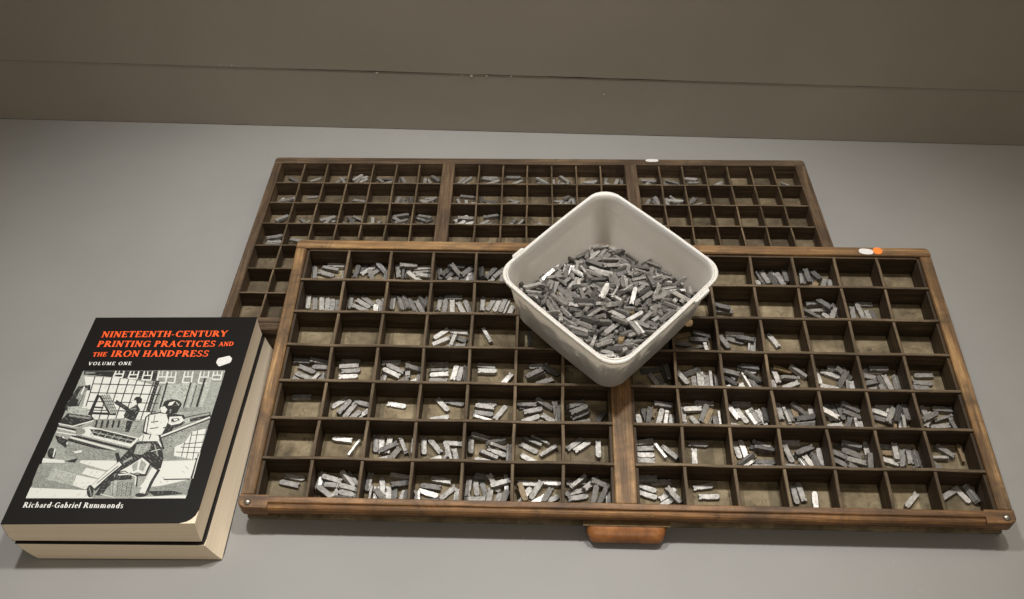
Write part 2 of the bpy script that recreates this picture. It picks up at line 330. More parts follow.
# ---- back case, three sections of 7 x 7
BL = [-.400 + .03586 * k for k in range(8)]; BM_ = [-.130 + .0375 * k for k in range(8)]; BR = [.151 + .0351 * k for k in range(8)]; BV = [-.0155 - .0505 * k for k in range(8)]
HB = .042
bc = thing("type_case", "dark grimy wooden type case of three sections, lying flat on the table behind", "type case", (0, 0, HB), (0, 0, 0), CG)
DB = .3859
box("bottom_board", -.410, .410, -DB + .003, -.003, -HB + .0004, -.0245, M_FLOORB, bc)
box("side_rail", -.4125, -.400, -.3690, -.0150, -HB + .0006, 0, M_OLDY, bc, .001)
box("side_rail", .3967, .4125, -.3690, -.0150, -HB + .0006, 0, M_OLDY, bc, .001)
brr = rounded_rail("back_rail", -.4125, .4125, -.0148, 0, -HB + .0006, .0003, .006, M_OLDX, bc)
sweep("front_rail", [(-.3692, -HB + .0006), (-.3692, 0), (-.3765, 0), (-.3775, -.002), (-.382, -.002), (-.3859, -.006), (-.3859, -.012), (-.380, -.016), (-.380, -HB + .0006)], -.4125, .4125, M_OLDX, bc)
for x0, x1 in ((-.1490, -.1300), (.1325, .1510)): box("section_bar", x0, x1, -.3688, -.0152, -.0244, .0001, M_OLDY, bc, .0008)
for U in (BL, BM_, BR):
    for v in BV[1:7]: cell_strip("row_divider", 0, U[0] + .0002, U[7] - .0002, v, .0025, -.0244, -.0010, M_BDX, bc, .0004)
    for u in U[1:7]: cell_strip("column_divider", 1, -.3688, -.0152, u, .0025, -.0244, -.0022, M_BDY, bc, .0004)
disc("price_sticker", oval(.1766, -.0036, .0100, .0038, 0), .0004, .00012, M_LABEL, brr)
# ------------------------------------------------------------------ plastic tub standing on the front case
TUBC = [Vector(p) for p in ((-.1473, .2671), (-.0088, .1257), (.1280, .2767), (-.0129, .4204))]
tc = sum(TUBC, Vector((0, 0))) / 4
tub = thing("plastic_tub", "square milky white plastic tub full of loose metal type, set askew on the case", "tub")
tub.matrix_world = FM @ Matrix.Translation((tc.x, tc.y, 0))
def quad_in(d):
    n_ = []; 
    for k in range(4):
        a, b_, c_ = TUBC[k - 1] - tc, TUBC[k] - tc, TUBC[(k + 1) % 4] - tc
        e0 = (b_ - a).normalized(); e1 = (c_ - b_).normalized()
        n0 = Vector((-e0.y, e0.x)); n1 = Vector((-e1.y, e1.x))
        # counter-clockwise order: the left normal points inward
        s = d / (1 + n0.dot(n1)); n_.append(b_ + (n0 + n1) * s)
    return n_
def rquad(d, r, n=9):
    q = quad_in(d); out = []
    for k in range(4):
        a, b_, c_ = q[k - 1], q[k], q[(k + 1) % 4]; e0 = (a - b_).normalized(); e1 = (c_ - b_).normalized()
        ang = math.acos(max(-1, min(1, e0.dot(e1)))); L = r / math.tan(ang / 2); bis = (e0 + e1).normalized(); cen = b_ + bis * (r / math.sin(ang / 2))
        p0 = b_ + e0 * L - cen; p1 = b_ + e1 * L - cen; a0 = math.atan2(p0.y, p0.x); a1 = math.atan2(p1.y, p1.x)
        da = (a1 - a0 + math.pi) % (2 * math.pi) - math.pi
        for i in range(n + 1): t = a0 + da * i / n; out.append((cen.x + r * math.cos(t), cen.y + r * math.sin(t)))
        nx = q[(k + 1) % 4]
        # points along the side, very slightly bowed outward
        s0 = Vector(out[-1]); e2 = q[(k + 2) % 4]; f0 = (c_ - e2).normalized()
        ang2 = math.acos(max(-1, min(1, (b_ - c_).normalized().dot((e2 - c_).normalized())))); s1 = c_ + (b_ - c_).normalized() * (r / math.tan(ang2 / 2))
        nn = Vector(((c_ - b_).y, -(c_ - b_).x)).normalized()
        for i in range(1, 8):
            t = i / 8; p = s0.lerp(s1, t) + nn * (.0011 * math.sin(math.pi * t)); out.append((p.x, p.y))
    return out
def loft(name, secs, m, parent, cap0=True, cap1=True):
    bm = bmesh.new(); rows = [[bm.verts.new((x, y, z)) for x, y in rquad(d, r)] for d, r, z in secs]; k = len(rows[0])
    for r0, r1 in zip(rows, rows[1:]):
        for i in range(k): bm.faces.new((r0[i], r0[(i + 1) % k], r1[(i + 1) % k], r1[i]))
    if cap0: bm.faces.new(rows[0])
    if cap1: bm.faces.new(rows[-1])
    return finish(bm, name, m, parent, smooth=True)
def dcap(o, ang=.7):
    for e in o.data.edges: pass
R0 = .027
tb = loft("tub_body", [(.0215, .020, .0004), (.0180, .022, .0009), (.0158, .0235, .0030), (.0148, .024, .0060), (.0098, R0 - .002, .0400), (.0052, R0 - .0008, .0720), (.0034, R0, .0795), (.0037, R0, .0801), (.0043, R0, .0802),
    (.0048, R0, .0797), (.0064, R0 - .001, .0720), (.0112, R0 - .003, .0400), (.0160, .0225, .0065), (.0176, .0215, .0038), (.0215, .019, .0026)], M_TUB, tub)
rim = loft("tub_rim", [(.0044, R0 - .001, .0752), (.0012, R0, .0750), (.0004, R0, .0754), (.0002, R0, .0782), (.0007, R0, .0792), (.0017, R0 - .0004, .0796), (.0034, R0 - .0006, .0794)], M_TUB, tub, False, False)
# lifting tabs on two sides of the rim
def tab(p0, p1, out_, z0, z1):
    a = Vector(p0) - tc; b_ = Vector(p1) - tc; d = (b_ - a).normalized(); nn = Vector((d.y, -d.x))
    if nn.dot((a + b_) / 2) < 0: nn = -nn
    bm = bmesh.new(); pts = [a - nn * .0005, b_ - nn * .0005, b_ + nn * out_ * .8 - d * .002, a + nn * out_ * .8 + d * .002]
    lo = [bm.verts.new((p.x, p.y, z0)) for p in pts]; hi = [bm.verts.new((p.x, p.y, z1)) for p in pts]
    bm.faces.new(lo); bm.faces.new(hi)
    for i in range(4): bm.faces.new((lo[i], lo[(i + 1) % 4], hi[(i + 1) % 4], hi[i]))
    finish(bm, "lid_tab", M_TUB, rim, .0006)
def side_pt(k, t): return TUBC[k].lerp(TUBC[(k + 1) % 4], t)
tab(side_pt(3, .84), side_pt(3, .74), .0035, .0755, .0803)
tab(side_pt(1, .82), side_pt(1, .68), .0045, .0735, .0792)
# ------------------------------------------------------------------ two thick paperbacks
def hexa(bm, lo, hi, nx=1, ny=1):
    """prism between two quads (lists of four 3-D points, counter-clockwise)"""
    L = [bm.verts.new(p) for p in lo]; H = [bm.verts.new(p) for p in hi]
    bm.faces.new(L); bm.faces.new(H)
    for i in range(4): bm.faces.new((L[i], L[(i + 1) % 4], H[(i + 1) % 4], H[i]))
def V3(p, z): return Vector((p[0], p[1], z))
def book(label, lo, hi, z0, z1, dog):
    """lo/hi: back-cover and front-cover outlines (BL, BR, TR, TL); the spine runs along the BL-TL side"""
    o = thing("paperback_book", label, "book", ((lo[0][0] + lo[2][0]) / 2, (lo[0][1] + lo[2][1]) / 2, z0), (0, 0, 0), "stacked paperback books")
    org = Vector(o.location); ct = .0009
    lo = [Vector(p) for p in lo]; hi = [Vector(p) for p in hi]
    def at(s, t, h): # s across from spine, t along, h height 0..1
        a = lo[0].lerp(lo[1], s).lerp(lo[3].lerp(lo[2], s), t); b_ = hi[0].lerp(hi[1], s).lerp(hi[3].lerp(hi[2], s), t)
        p = a.lerp(b_, h); return Vector((p.x, p.y, z0 + (z1 - z0) * h)) - org
    # page block with a gently hollow fore edge
    bm = bmesh.new(); rows = []; NT = 8
    for k in range(NT + 1):
        t = -.0002 + 1.0001 * k / NT; q = []
        hs = [ct / (z1 - z0) + (1 - 2 * ct / (z1 - z0)) * i / 6 for i in range(7)]
        for h in hs: q.append(bm.verts.new(at(.999 - .004 * math.sin(math.pi * h), t, h)))
        for h in reversed(hs): q.append(bm.verts.new(at(.006 - .010 * math.sin(math.pi * h), t, h)))
        rows.append(q)
    k = len(rows[0])
    for r0, r1 in zip(rows, rows[1:]):
        for i in range(k): bm.faces.new((r0[i], r0[(i + 1) % k], r1[(i + 1) % k], r1[i]))
    bm.faces.new(rows[0]); bm.faces.new(rows[-1]); finish(bm, "page_block", M_PAGES, o)
    def sheet(name, h0, up, corner):
        bm = bmesh.new(); NX, NY = 24, 36; g = {}
        for side in (0, 1):
            for i in range(NX + 1):
                for j in range(NY + 1):
                    s, t = i / NX, j / NY
                    # round the free corners by pulling in the grid
                    p = at(s, t, h0)
                    if i == NX or True:
                        W_ = (hi[1] - hi[0]).length; Hh = (hi[3] - hi[0]).length; x, y = s * W_, t * Hh; r = corner
                        if x > W_ - r and y < r:
                            dx, dy = x - (W_ - r), r - y; m_ = max(dx, dy); e = math.hypot(dx, dy)
                            if e > 0: f = m_ / e; s2, t2 = (W_ - r + dx * f) / W_, (r - dy * f) / Hh; p = at(s2, t2, h0)
                    lift = up * (max(0, s - .55) / .45) ** 2 * (max(0, .35 - t) / .35) ** 2
                    p.z += lift + (ct if side else .00005) * (1 if h0 > .5 else 1) - (ct if h0 > .5 else 0)
                    g[side, i, j] = bm.verts.new(p)
        for i in range(NX):
            for j in range(NY):
                for sd in (0, 1): bm.faces.new((g[sd, i, j], g[sd, i + 1, j], g[sd, i + 1, j + 1], g[sd, i, j + 1]))
        for i in range(NX):
            for j in (0, NY): bm.faces.new((g[0, i, j], g[0, i + 1, j], g[1, i + 1, j], g[1, i, j]))
        for j in range(NY):
            for i in (0, NX): bm.faces.new((g[0, i, j], g[0, i, j + 1], g[1, i, j + 1], g[1, i, j]))
        return finish(bm, name, M_COVER, o, smooth=False)
    fcv = sheet("front_cover", 1, 0.0, dog); sheet("back_cover", 0, 0, .003)
    bm = bmesh.new(); rows = []
    for k in range(13):
        t = k / 12; q = []
        for i in range(9):
            h = .03 + .94 * i / 8; q.append(bm.verts.new(at(.0025 - .010 * math.sin(math.pi * h), .001 + .998 * t, h)))
        for i in range(9):
            h = .97 - .94 * i / 8; q.append(bm.verts.new(at(.0055 - .010 * math.sin(math.pi * h), .001 + .998 * t, h)))
        rows.append(q)
    k = 18
    for r0, r1 in zip(rows, rows[1:]):
        for i in range(k): bm.faces.new((r0[i], r0[(i + 1) % k], r1[(i + 1) % k], r1[i]))
    bm.faces.new(rows[0]); bm.faces.new(rows[-1]); finish(bm, "spine", M_COVER, o)
    return o, fcv, org
book("thick cream edged paperback lying at the bottom under the titled black book", [(-.538, -.7074), (-.339, -.7057), (-.3455, -.3895), (-.546, -.3925)], [(-.5532, -.7082), (-.3522, -.7072), (-.3525, -.3920), (-.557, -.3945)], .0004, .0298, .003)
bk, cover, org = book("black paperback with orange title and engraved printing scene, on top of another book", [(-.5562, -.7056), (-.3555, -.7040), (-.3562, -.3890), (-.5605, -.3920)], [(-.5588, -.7056), (-.3572, -.7010), (-.3580, -.3880), (-.5633, -.3915)], .0302, .0602, .018)
ZC = .0602 - org.z
def flat(name, polys, mats, parent, dz):
    """several flat inked shapes as one printed sheet; polys = (material index, points, layer)"""
    bm = bmesh.new()
    for mi, pts, lay in polys:
        vs = [bm.verts.new((x - org.x, y - org.y, ZC + dz + lay)) for x, y in pts]
        try: f = bm.faces.new(vs)
        except ValueError: continue
        f.normal_update()
        if f.normal.z < 0: f.normal_flip()
        f.material_index = mi
    me = bpy.data.meshes.new(name); bmesh.ops.triangulate(bm, faces=[f for f in bm.faces if len(f.verts) > 4]); bm.to_mesh(me); bm.free()
    return link(name, me, mats, parent)
# each row: ink (0 paper, 1 black, 2 mid, 3 light, 4 dark hatch), then corner points in tenths of a millimetre
ART = [
[2, -473, 1145, 1234, 1179, 1250, -705, -446, -729],
[0, -429, 1057, -72, 1039, 161, 1011, 509, 909, 526, 391, -52, 384, -137, 397, -273, 494, -322, 823],
[1, 486, 399, 504, 418, 520, 437, 501, 420],
[1, 401, 400, 419, 419, 434, 441, 416, 422],
[1, 428, 532, 456, 563, 482, 595, 452, 565],
[1, 306, 462, 330, 490, 350, 522, 327, 492],
[1, 231, 460, 248, 478, 262, 499, 245, 480],
[1, 393, 664, 408, 678, 420, 695, 404, 681],
[1, 124, 403, 137, 416, 145, 432, 134, 418],
[1, 269, 585, 280, 596, 287, 610, 277, 598],
[1, 421, 777, 450, 810, 476, 847, 447, 813],
[1, 484, 856, 496, 869, 507, 883, 493, 871],
[1, 198, 592, 212, 606, 221, 624, 209, 609],
[1, 243, 649, 261, 668, 274, 690, 257, 671],
[1, 424, 877, 442, 896, 459, 917, 439, 899],
[1, 266, 763, 281, 779, 296, 797, 278, 782],
[1, -103, 407, -87, 424, -75, 445, -90, 427],
[1, 0, 537, 20, 559, 37, 584, 17, 561],
[1, 60, 613, 74, 627, 85, 643, 71, 629],
[1, 261, 865, 272, 876, 280, 889, 269, 879],
[1, -56, 576, -41, 591, -29, 609, -44, 593],
[1, 57, 718, 69, 729, 79, 742, 66, 732],
[1, 94, 764, 112, 784, 126, 808, 109, 787],
[1, 133, 814, 147, 827, 159, 842, 144, 830],
[1, 171, 861, 195, 888, 216, 918, 192, 891],
[1, -218, 478, -207, 489, -201, 504, -210, 492],
[1, -174, 534, -163, 544, -153, 556, -166, 547],
[1, 6, 761, 35, 794, 60, 831, 32, 797],
[1, 67, 838, 88, 861, 104, 888, 85, 864],
[1, 148, 940, 172, 967, 194, 995, 169, 969],
[1, -268, 504, -248, 526, -232, 552, -251, 529],
[1, -193, 598, -179, 613, -167, 629, -182, 615],
[1, -91, 815, -73, 834, -59, 856, -76, 836],
[1, -44, 874, -29, 890, -18, 911, -32, 893],
[1, -1, 928, 15, 945, 30, 962, 12, 947],
[1, 52, 995, 62, 1005, 68, 1018, 59, 1007],
[1, -219, 767, -191, 800, -165, 835, -194, 802],
[1, -141, 866, -116, 894, -96, 927, -119, 897],
[1, -87, 934, -71, 951, -59, 972, -74, 954],
[1, -308, 1063, -233, 373, -220, 369, -294, 1058],
[1, -203, 1053, -137, 375, -124, 370, -190, 1048],
[1, -99, 1043, -41, 376, -28, 371, -85, 1038],
[1, 5, 1033, 56, 377, 69, 373, 19, 1028],
[1, 109, 1023, 152, 379, 165, 374, 123, 1017],
[1, 213, 1013, 248, 380, 261, 375, 226, 1007],
[1, 316, 1002, 345, 381, 358, 376, 330, 997],
[1, 420, 992, 441, 383, 454, 378, 433, 987],
[1, 523, 982, 537, 384, 550, 379, 537, 977],
[1, -292, 929, 556, 908, 552, 923, -297, 944],
[1, -273, 789, 567, 768, 563, 783, -278, 803],
[1, -254, 651, 579, 631, 575, 645, -259, 665],
[1, -237, 519, 589, 499, 585, 514, -241, 533],
[1, -462, 1142, 514, 1158, 506, 985, 261, 1010, -57, 1045, -451, 1088],
[2, 446, 997, 474, 998, 501, 1005, 473, 1003],
[2, 402, 1018, 446, 1022, 490, 1034, 446, 1027],
[2, 194, 1021, 241, 1025, 286, 1038, 240, 1030],
[2, 323, 1040, 351, 1042, 378, 1046, 350, 1047],
[2, 408, 1053, 454, 1057, 499, 1066, 453, 1062],
[2, 50, 1035, 87, 1038, 123, 1044, 86, 1043],
[2, 133, 1048, 162, 1050, 191, 1055, 161, 1055],
[2, 212, 1060, 248, 1063, 284, 1071, 248, 1068],
[2, 311, 1075, 338, 1076, 364, 1084, 337, 1081],
[2, -92, 1051, -57, 1054, -22, 1061, -58, 1059],
[2, 2, 1066, 45, 1070, 87, 1081, 44, 1074],
[2, 123, 1084, 169, 1088, 215, 1098, 169, 1093],
[2, 305, 1111, 323, 1112, 341, 1115, 323, 1117],
[2, 372, 1121, 405, 1124, 438, 1133, 404, 1129],
[2, 464, 1135, 485, 1136, 506, 1145, 485, 1141],
[2, -102, 1081, -63, 1084, -24, 1092, -63, 1089],
[2, 11, 1098, 47, 1101, 82, 1109, 46, 1105],
[2, 283, 1139, 317, 1141, 350, 1148, 316, 1146],
[2, 373, 1152, 383, 1151, 392, 1153, 382, 1156],
[2, -326, 1078, -307, 1078, -288, 1081, -308, 1083],
[2, -270, 1087, -243, 1088, -218, 1094, -244, 1093],
[2, 89, 1141, 120, 1143, 151, 1151, 120, 1148],
[2, -441, 1095, -413, 1097, -386, 1105, -414, 1102],
[2, -120, 1144, -108, 1143, -97, 1145, -109, 1148],
[2, -450, 1134, -421, 1136, -393, 1143, -421, 1140],
[2, -436, 1107, -317, 1109, -322, 1124, -442, 1122],
[4, 424, 1169, 1234, 1179, 1232, 995, 458, 901],
[3, 1216, 1004, 1227, 1031, 1231, 1059, 1220, 1033],
[3, 1181, 997, 1190, 1015, 1194, 1033, 1183, 1017],
[3, 1195, 1047, 1206, 1075, 1210, 1104, 1200, 1077],
[3, 1217, 1125, 1227, 1148, 1231, 1173, 1220, 1150],
[3, 1150, 998, 1162, 1029, 1169, 1062, 1156, 1031],
[3, 1173, 1080, 1180, 1094, 1181, 1111, 1174, 1096],
[3, 1122, 993, 1132, 1015, 1134, 1040, 1125, 1017],
[3, 1142, 1065, 1156, 1103, 1163, 1143, 1150, 1105],
[3, 1093, 983, 1101, 1000, 1104, 1019, 1095, 1002],
[3, 1133, 1126, 1142, 1148, 1143, 1173, 1136, 1150],
[3, 1066, 992, 1077, 1020, 1080, 1051, 1071, 1022],
[3, 1092, 1087, 1102, 1108, 1102, 1132, 1095, 1110],
[3, 1112, 1157, 1117, 1164, 1114, 1172, 1110, 1165],
[3, 1036, 980, 1051, 1022, 1060, 1066, 1045, 1024],
[3, 1065, 1083, 1072, 1097, 1073, 1112, 1065, 1099],
[3, 1078, 1130, 1087, 1150, 1086, 1172, 1080, 1152],
[3, 1002, 972, 1014, 1002, 1018, 1035, 1007, 1004],
[3, 1053, 1157, 1058, 1163, 1056, 1171, 1052, 1165],
[3, 964, 967, 970, 979, 973, 992, 964, 981],
[3, 974, 1004, 988, 1043, 994, 1084, 982, 1045],
[3, 1005, 1116, 1016, 1142, 1023, 1170, 1009, 1144],
[3, 931, 978, 942, 1006, 946, 1036, 936, 1008],
[3, 953, 1057, 961, 1074, 964, 1093, 954, 1076],
[3, 892, 966, 905, 1003, 912, 1042, 899, 1005],
[3, 860, 1047, 869, 1067, 871, 1090, 863, 1069],
[3, 877, 1108, 889, 1137, 892, 1170, 882, 1139],
[3, 836, 1070, 848, 1102, 852, 1136, 842, 1104],
[3, 767, 955, 774, 966, 772, 980, 767, 968],
[3, 777, 991, 784, 1002, 783, 1016, 777, 1004],
[3, 795, 1054, 810, 1097, 818, 1143, 804, 1099],
[3, 730, 949, 738, 965, 742, 981, 731, 967],
[3, 761, 1061, 771, 1085, 777, 1110, 765, 1087],
[3, 781, 1132, 789, 1149, 789, 1168, 783, 1151],
[3, 692, 941, 706, 978, 714, 1016, 699, 980],
[3, 718, 1034, 733, 1075, 742, 1117, 726, 1076],
[3, 659, 943, 671, 973, 678, 1004, 665, 975],
[3, 681, 1020, 691, 1043, 692, 1068, 684, 1045],
[3, 698, 1082, 709, 1107, 712, 1133, 702, 1108],
[3, 650, 1015, 657, 1028, 659, 1043, 651, 1030],
[3, 685, 1141, 692, 1153, 691, 1167, 685, 1155],
[3, 591, 931, 603, 960, 605, 990, 596, 961],
[3, 636, 1092, 643, 1105, 645, 1119, 636, 1107],
[3, 559, 932, 572, 964, 579, 999, 565, 966],
[3, 601, 1081, 614, 1114, 619, 1150, 607, 1116],
[3, 520, 919, 529, 939, 534, 961, 522, 941],
[3, 536, 979, 550, 1015, 557, 1053, 543, 1017],
[3, 494, 916, 509, 957, 519, 999, 502, 959],
[3, 520, 1010, 535, 1051, 543, 1094, 528, 1053],
[3, 551, 1120, 559, 1137, 559, 1157, 552, 1139],
[3, 465, 906, 474, 926, 474, 948, 468, 928],
[3, 499, 1029, 508, 1048, 512, 1068, 501, 1050],
[3, 515, 1086, 529, 1124, 537, 1165, 523, 1126],
[3, 456, 981, 464, 996, 466, 1012, 457, 998],
[3, 471, 1033, 484, 1068, 491, 1106, 477, 1070],
[3, 497, 1129, 505, 1145, 508, 1164, 499, 1147],
[3, 443, 1044, 454, 1070, 461, 1098, 448, 1072],
[3, 461, 1108, 472, 1135, 475, 1164, 466, 1137],
[3, 437, 1112, 446, 1130, 449, 1150, 439, 1132],
[0, -86, 1155, -88, 1055, -69, 1045, -67, 1146],
[0, -75, 1038, 33, 1032, 27, 1055, -82, 1061],
[0, 39, 1041, 28, 1149, 10, 1155, 21, 1047],
[0, -69, 1091, 21, 1092, 15, 1111, -75, 1110],
[0, -43, 1153, -36, 1102, -24, 1099, -31, 1149],
[0, 93, 1153, 95, 1037, 113, 1029, 111, 1145],
[0, 107, 1022, 215, 1015, 209, 1038, 101, 1045],
[0, 221, 1024, 207, 1148, 189, 1153, 203, 1030],
[0, 111, 1081, 201, 1083, 195, 1102, 105, 1101],
[0, 135, 1151, 144, 1093, 156, 1090, 147, 1148],
[0, 259, 1155, 266, 1016, 284, 1009, 277, 1148],
[0, 278, 1001, 386, 995, 380, 1018, 272, 1024],
[0, 392, 1004, 372, 1150, 354, 1155, 374, 1008],
[0, 280, 1072, 369, 1073, 364, 1092, 274, 1091],
[0, 301, 1153, 313, 1083, 325, 1081, 313, 1150],
[0, 436, 1156, 455, 972, 473, 967, 454, 1151],
[0, 466, 958, 574, 952, 569, 974, 461, 981],
[0, 580, 961, 549, 1153, 532, 1156, 563, 965],
[0, 463, 1051, 552, 1053, 547, 1072, 457, 1070],
[0, 478, 1155, 496, 1062, 508, 1061, 490, 1153],
[0, 545, 1150, 560, 973, 578, 968, 563, 1144],
[0, 572, 959, 680, 953, 674, 976, 567, 982],
[0, 686, 963, 658, 1147, 641, 1150, 668, 966],
[0, 570, 1049, 659, 1050, 654, 1069, 565, 1068],
[0, 587, 1149, 603, 1060, 615, 1058, 599, 1147],
[0, 745, 1160, 760, 976, 778, 971, 763, 1155],
[0, 772, 962, 879, 956, 874, 978, 767, 985],
[0, 885, 965, 858, 1157, 841, 1161, 868, 969],
[0, 770, 1055, 859, 1057, 854, 1076, 765, 1075],
[0, 788, 1159, 803, 1066, 815, 1065, 799, 1157],
[0, 936, 1163, 951, 971, 969, 966, 954, 1157],
[0, 962, 957, 1070, 951, 1065, 973, 958, 980],
[0, 1076, 960, 1049, 1160, 1032, 1163, 1059, 964],
[0, 961, 1054, 1050, 1055, 1045, 1074, 956, 1073],
[0, 979, 1161, 994, 1065, 1006, 1063, 990, 1160],
[0, 1096, 1166, 1095, 1035, 1112, 1027, 1114, 1158],
[0, 1106, 1020, 1213, 1013, 1209, 1036, 1101, 1042],
[0, 1220, 1022, 1210, 1161, 1192, 1166, 1202, 1027],
[0, 1112, 1087, 1202, 1088, 1197, 1107, 1108, 1106],
[0, 1139, 1164, 1146, 1098, 1158, 1096, 1150, 1161],
[3, 561, 929, 884, 971, 896, 457, 600, 453],
[1, 605, 476, 614, 464, 626, 457, 618, 469],
[1, 610, 523, 638, 495, 671, 473, 642, 500],
[1, 677, 466, 680, 460, 687, 458, 684, 464],
[1, 604, 578, 628, 554, 655, 533, 632, 558],
[1, 682, 554, 694, 540, 711, 532, 698, 545],
[1, 719, 524, 730, 510, 744, 500, 734, 515],
[1, 758, 490, 767, 479, 780, 474, 771, 484],
[1, 589, 682, 599, 670, 612, 663, 603, 675],
[1, 642, 638, 653, 624, 669, 617, 657, 629],
[1, 692, 595, 712, 575, 735, 559, 716, 579],
[1, 818, 489, 833, 473, 851, 459, 837, 477],
[1, 585, 723, 597, 709, 611, 698, 600, 714],
[1, 777, 561, 786, 549, 798, 541, 790, 554],
[1, 587, 771, 597, 759, 612, 754, 600, 764],
[1, 617, 746, 628, 733, 644, 725, 632, 737],
[1, 828, 568, 843, 551, 863, 538, 847, 556],
[1, 879, 525, 883, 518, 889, 514, 887, 522],
[1, 573, 826, 606, 795, 643, 768, 610, 799],
[1, 668, 747, 701, 715, 737, 686, 705, 719],
[1, 765, 665, 776, 652, 790, 642, 780, 656],
[1, 813, 624, 842, 596, 875, 572, 846, 600],
[1, 580, 857, 607, 830, 637, 806, 611, 835],
[1, 656, 793, 681, 769, 710, 749, 685, 773],
[1, 835, 643, 848, 628, 864, 617, 852, 633],
[1, 875, 609, 880, 601, 889, 598, 883, 606],
[1, 571, 917, 594, 894, 620, 876, 598, 899],
[1, 692, 815, 703, 802, 719, 796, 707, 807],
[1, 789, 734, 798, 722, 810, 715, 802, 727],
[1, 756, 813, 766, 800, 783, 793, 770, 804],
[1, 811, 766, 826, 750, 846, 739, 830, 754],
[1, 665, 928, 696, 897, 731, 872, 699, 902],
[1, 778, 832, 803, 807, 832, 786, 807, 811],
[1, 843, 777, 852, 766, 866, 761, 856, 771],
[1, 873, 752, 877, 745, 885, 742, 881, 749],
[1, 768, 884, 799, 854, 834, 829, 803, 859],
[1, 860, 807, 870, 794, 883, 785, 874, 799],
[1, 749, 938, 766, 920, 786, 905, 770, 925],
[1, 808, 889, 842, 857, 881, 830, 846, 861],
[1, 866, 890, 872, 881, 883, 879, 876, 886],
[1, 850, 955, 863, 940, 881, 930, 867, 944],
[1, 444, 997, 493, 998, 518, 505, 470, 505],
[2, 474, 528, 484, 517, 499, 511, 487, 521],
[2, 479, 566, 494, 551, 513, 540, 497, 554],
[2, 473, 610, 490, 593, 509, 578, 493, 597],
[2, 478, 643, 491, 628, 509, 619, 494, 632],
[2, 476, 689, 489, 674, 506, 664, 492, 678],
[2, 466, 745, 483, 728, 505, 716, 486, 731],
[2, 459, 801, 478, 781, 500, 765, 481, 785],
[2, 464, 843, 479, 827, 499, 815, 483, 831],
[2, 455, 899, 473, 879, 496, 865, 477, 883],
[2, 453, 937, 471, 918, 493, 902, 475, 922],
[2, 460, 977, 470, 966, 481, 956, 473, 969],
[1, 579, 977, 608, 558, 629, 551, 600, 970],
[1, 862, 980, 880, 561, 898, 555, 880, 974],
[1, 949, 921, 963, 561, 972, 558, 958, 918],
[1, 1010, 1043, 1027, 565, 1052, 556, 1036, 1034],
[3, 892, 969, 935, 970, 955, 559, 919, 559],
[3, 1043, 1056, 1107, 1074, 1107, 577, 1069, 561],
[4, 595, 554, 778, 589, 891, 574, 1103, 593, 1071, 529, 768, 493],
[3, 666, 557, 681, 540, 698, 526, 685, 545],
[3, 696, 566, 726, 535, 763, 512, 731, 541],
[3, 776, 585, 799, 561, 826, 542, 803, 566],
[3, 838, 533, 850, 518, 866, 509, 854, 524],
[3, 840, 574, 867, 547, 899, 527, 871, 553],
[3, 932, 567, 956, 543, 985, 524, 960, 548],
[3, 971, 577, 993, 554, 1019, 534, 998, 559],
[1, -447, 889, -308, 921, -283, 831, -333, 830, -336, 584, -428, 572, -421, 474, -493, 563],
[2, -356, 590, -349, 603, -348, 618, -354, 604],
[2, -342, 638, -337, 647, -336, 658, -342, 649],
[2, -379, 638, -372, 655, -370, 674, -377, 657],
[2, -367, 682, -355, 715, -348, 750, -360, 717],
[2, -345, 763, -337, 780, -336, 798, -342, 781],
[2, -442, 518, -433, 540, -428, 563, -438, 541],
[2, -397, 682, -382, 725, -374, 770, -387, 726],
[2, -364, 800, -356, 819, -353, 840, -361, 820],
[2, -343, 876, -336, 892, -331, 909, -340, 894],
[2, -473, 546, -463, 574, -455, 603, -467, 575],
[2, -425, 720, -418, 734, -415, 750, -423, 736],
[2, -482, 628, -472, 655, -466, 682, -477, 656],
[2, -463, 695, -456, 712, -452, 728, -461, 713],
[2, -452, 737, -440, 768, -431, 799, -445, 769],
[2, -424, 838, -414, 865, -410, 893, -418, 866],
[2, -450, 853, -443, 868, -440, 885, -448, 870],
[4, -398, 860, -323, 868, -349, 620, -415, 637],
[3, -362, 640, -348, 677, -339, 714, -355, 679],
[3, -397, 637, -385, 668, -381, 701, -392, 670],
[3, -377, 710, -366, 734, -364, 761, -373, 736],
[3, -345, 825, -336, 842, -336, 862, -343, 844],
[3, -405, 739, -395, 761, -390, 784, -402, 763],
[3, -385, 809, -375, 832, -370, 857, -382, 834],
[0, -380, 895, -377, 772, -356, 762, -359, 885],
[1, -412, 704, -411, 631, -363, 608, -364, 681],
[3, -455, 571, -240, 581, -165, 478, -168, 407, -413, 414],
[1, -354, 432, -346, 422, -335, 414, -342, 426],
[1, -446, 558, -430, 541, -412, 526, -426, 546],
[1, -383, 505, -358, 480, -328, 461, -354, 485],
[1, -389, 559, -378, 546, -364, 537, -374, 551],
[1, -339, 517, -318, 495, -291, 480, -314, 500],
[1, -276, 464, -262, 449, -243, 440, -258, 453],
[1, -267, 510, -250, 492, -231, 477, -247, 496],
[1, -211, 462, -198, 448, -182, 437, -194, 452],
[1, -231, 530, -218, 514, -201, 502, -214, 519],
[1, -478, 332, -421, 474, -120, 425, -84, 383, -217, 276, -363, 274],
[2, -440, 413, -411, 385, -378, 361, -408, 389],
[2, -368, 352, -339, 325, -306, 302, -336, 329],
[2, -363, 388, -337, 363, -309, 340, -334, 366],
[2, -408, 464, -376, 435, -343, 406, -373, 438],
[2, -246, 328, -230, 311, -210, 299, -227, 315],
[2, -350, 460, -338, 446, -320, 437, -334, 450],
[2, -296, 414, -284, 401, -268, 393, -281, 405],
[2, -247, 373, -236, 360, -219, 353, -233, 364],
[2, -209, 341, -195, 326, -178, 315, -192, 330],
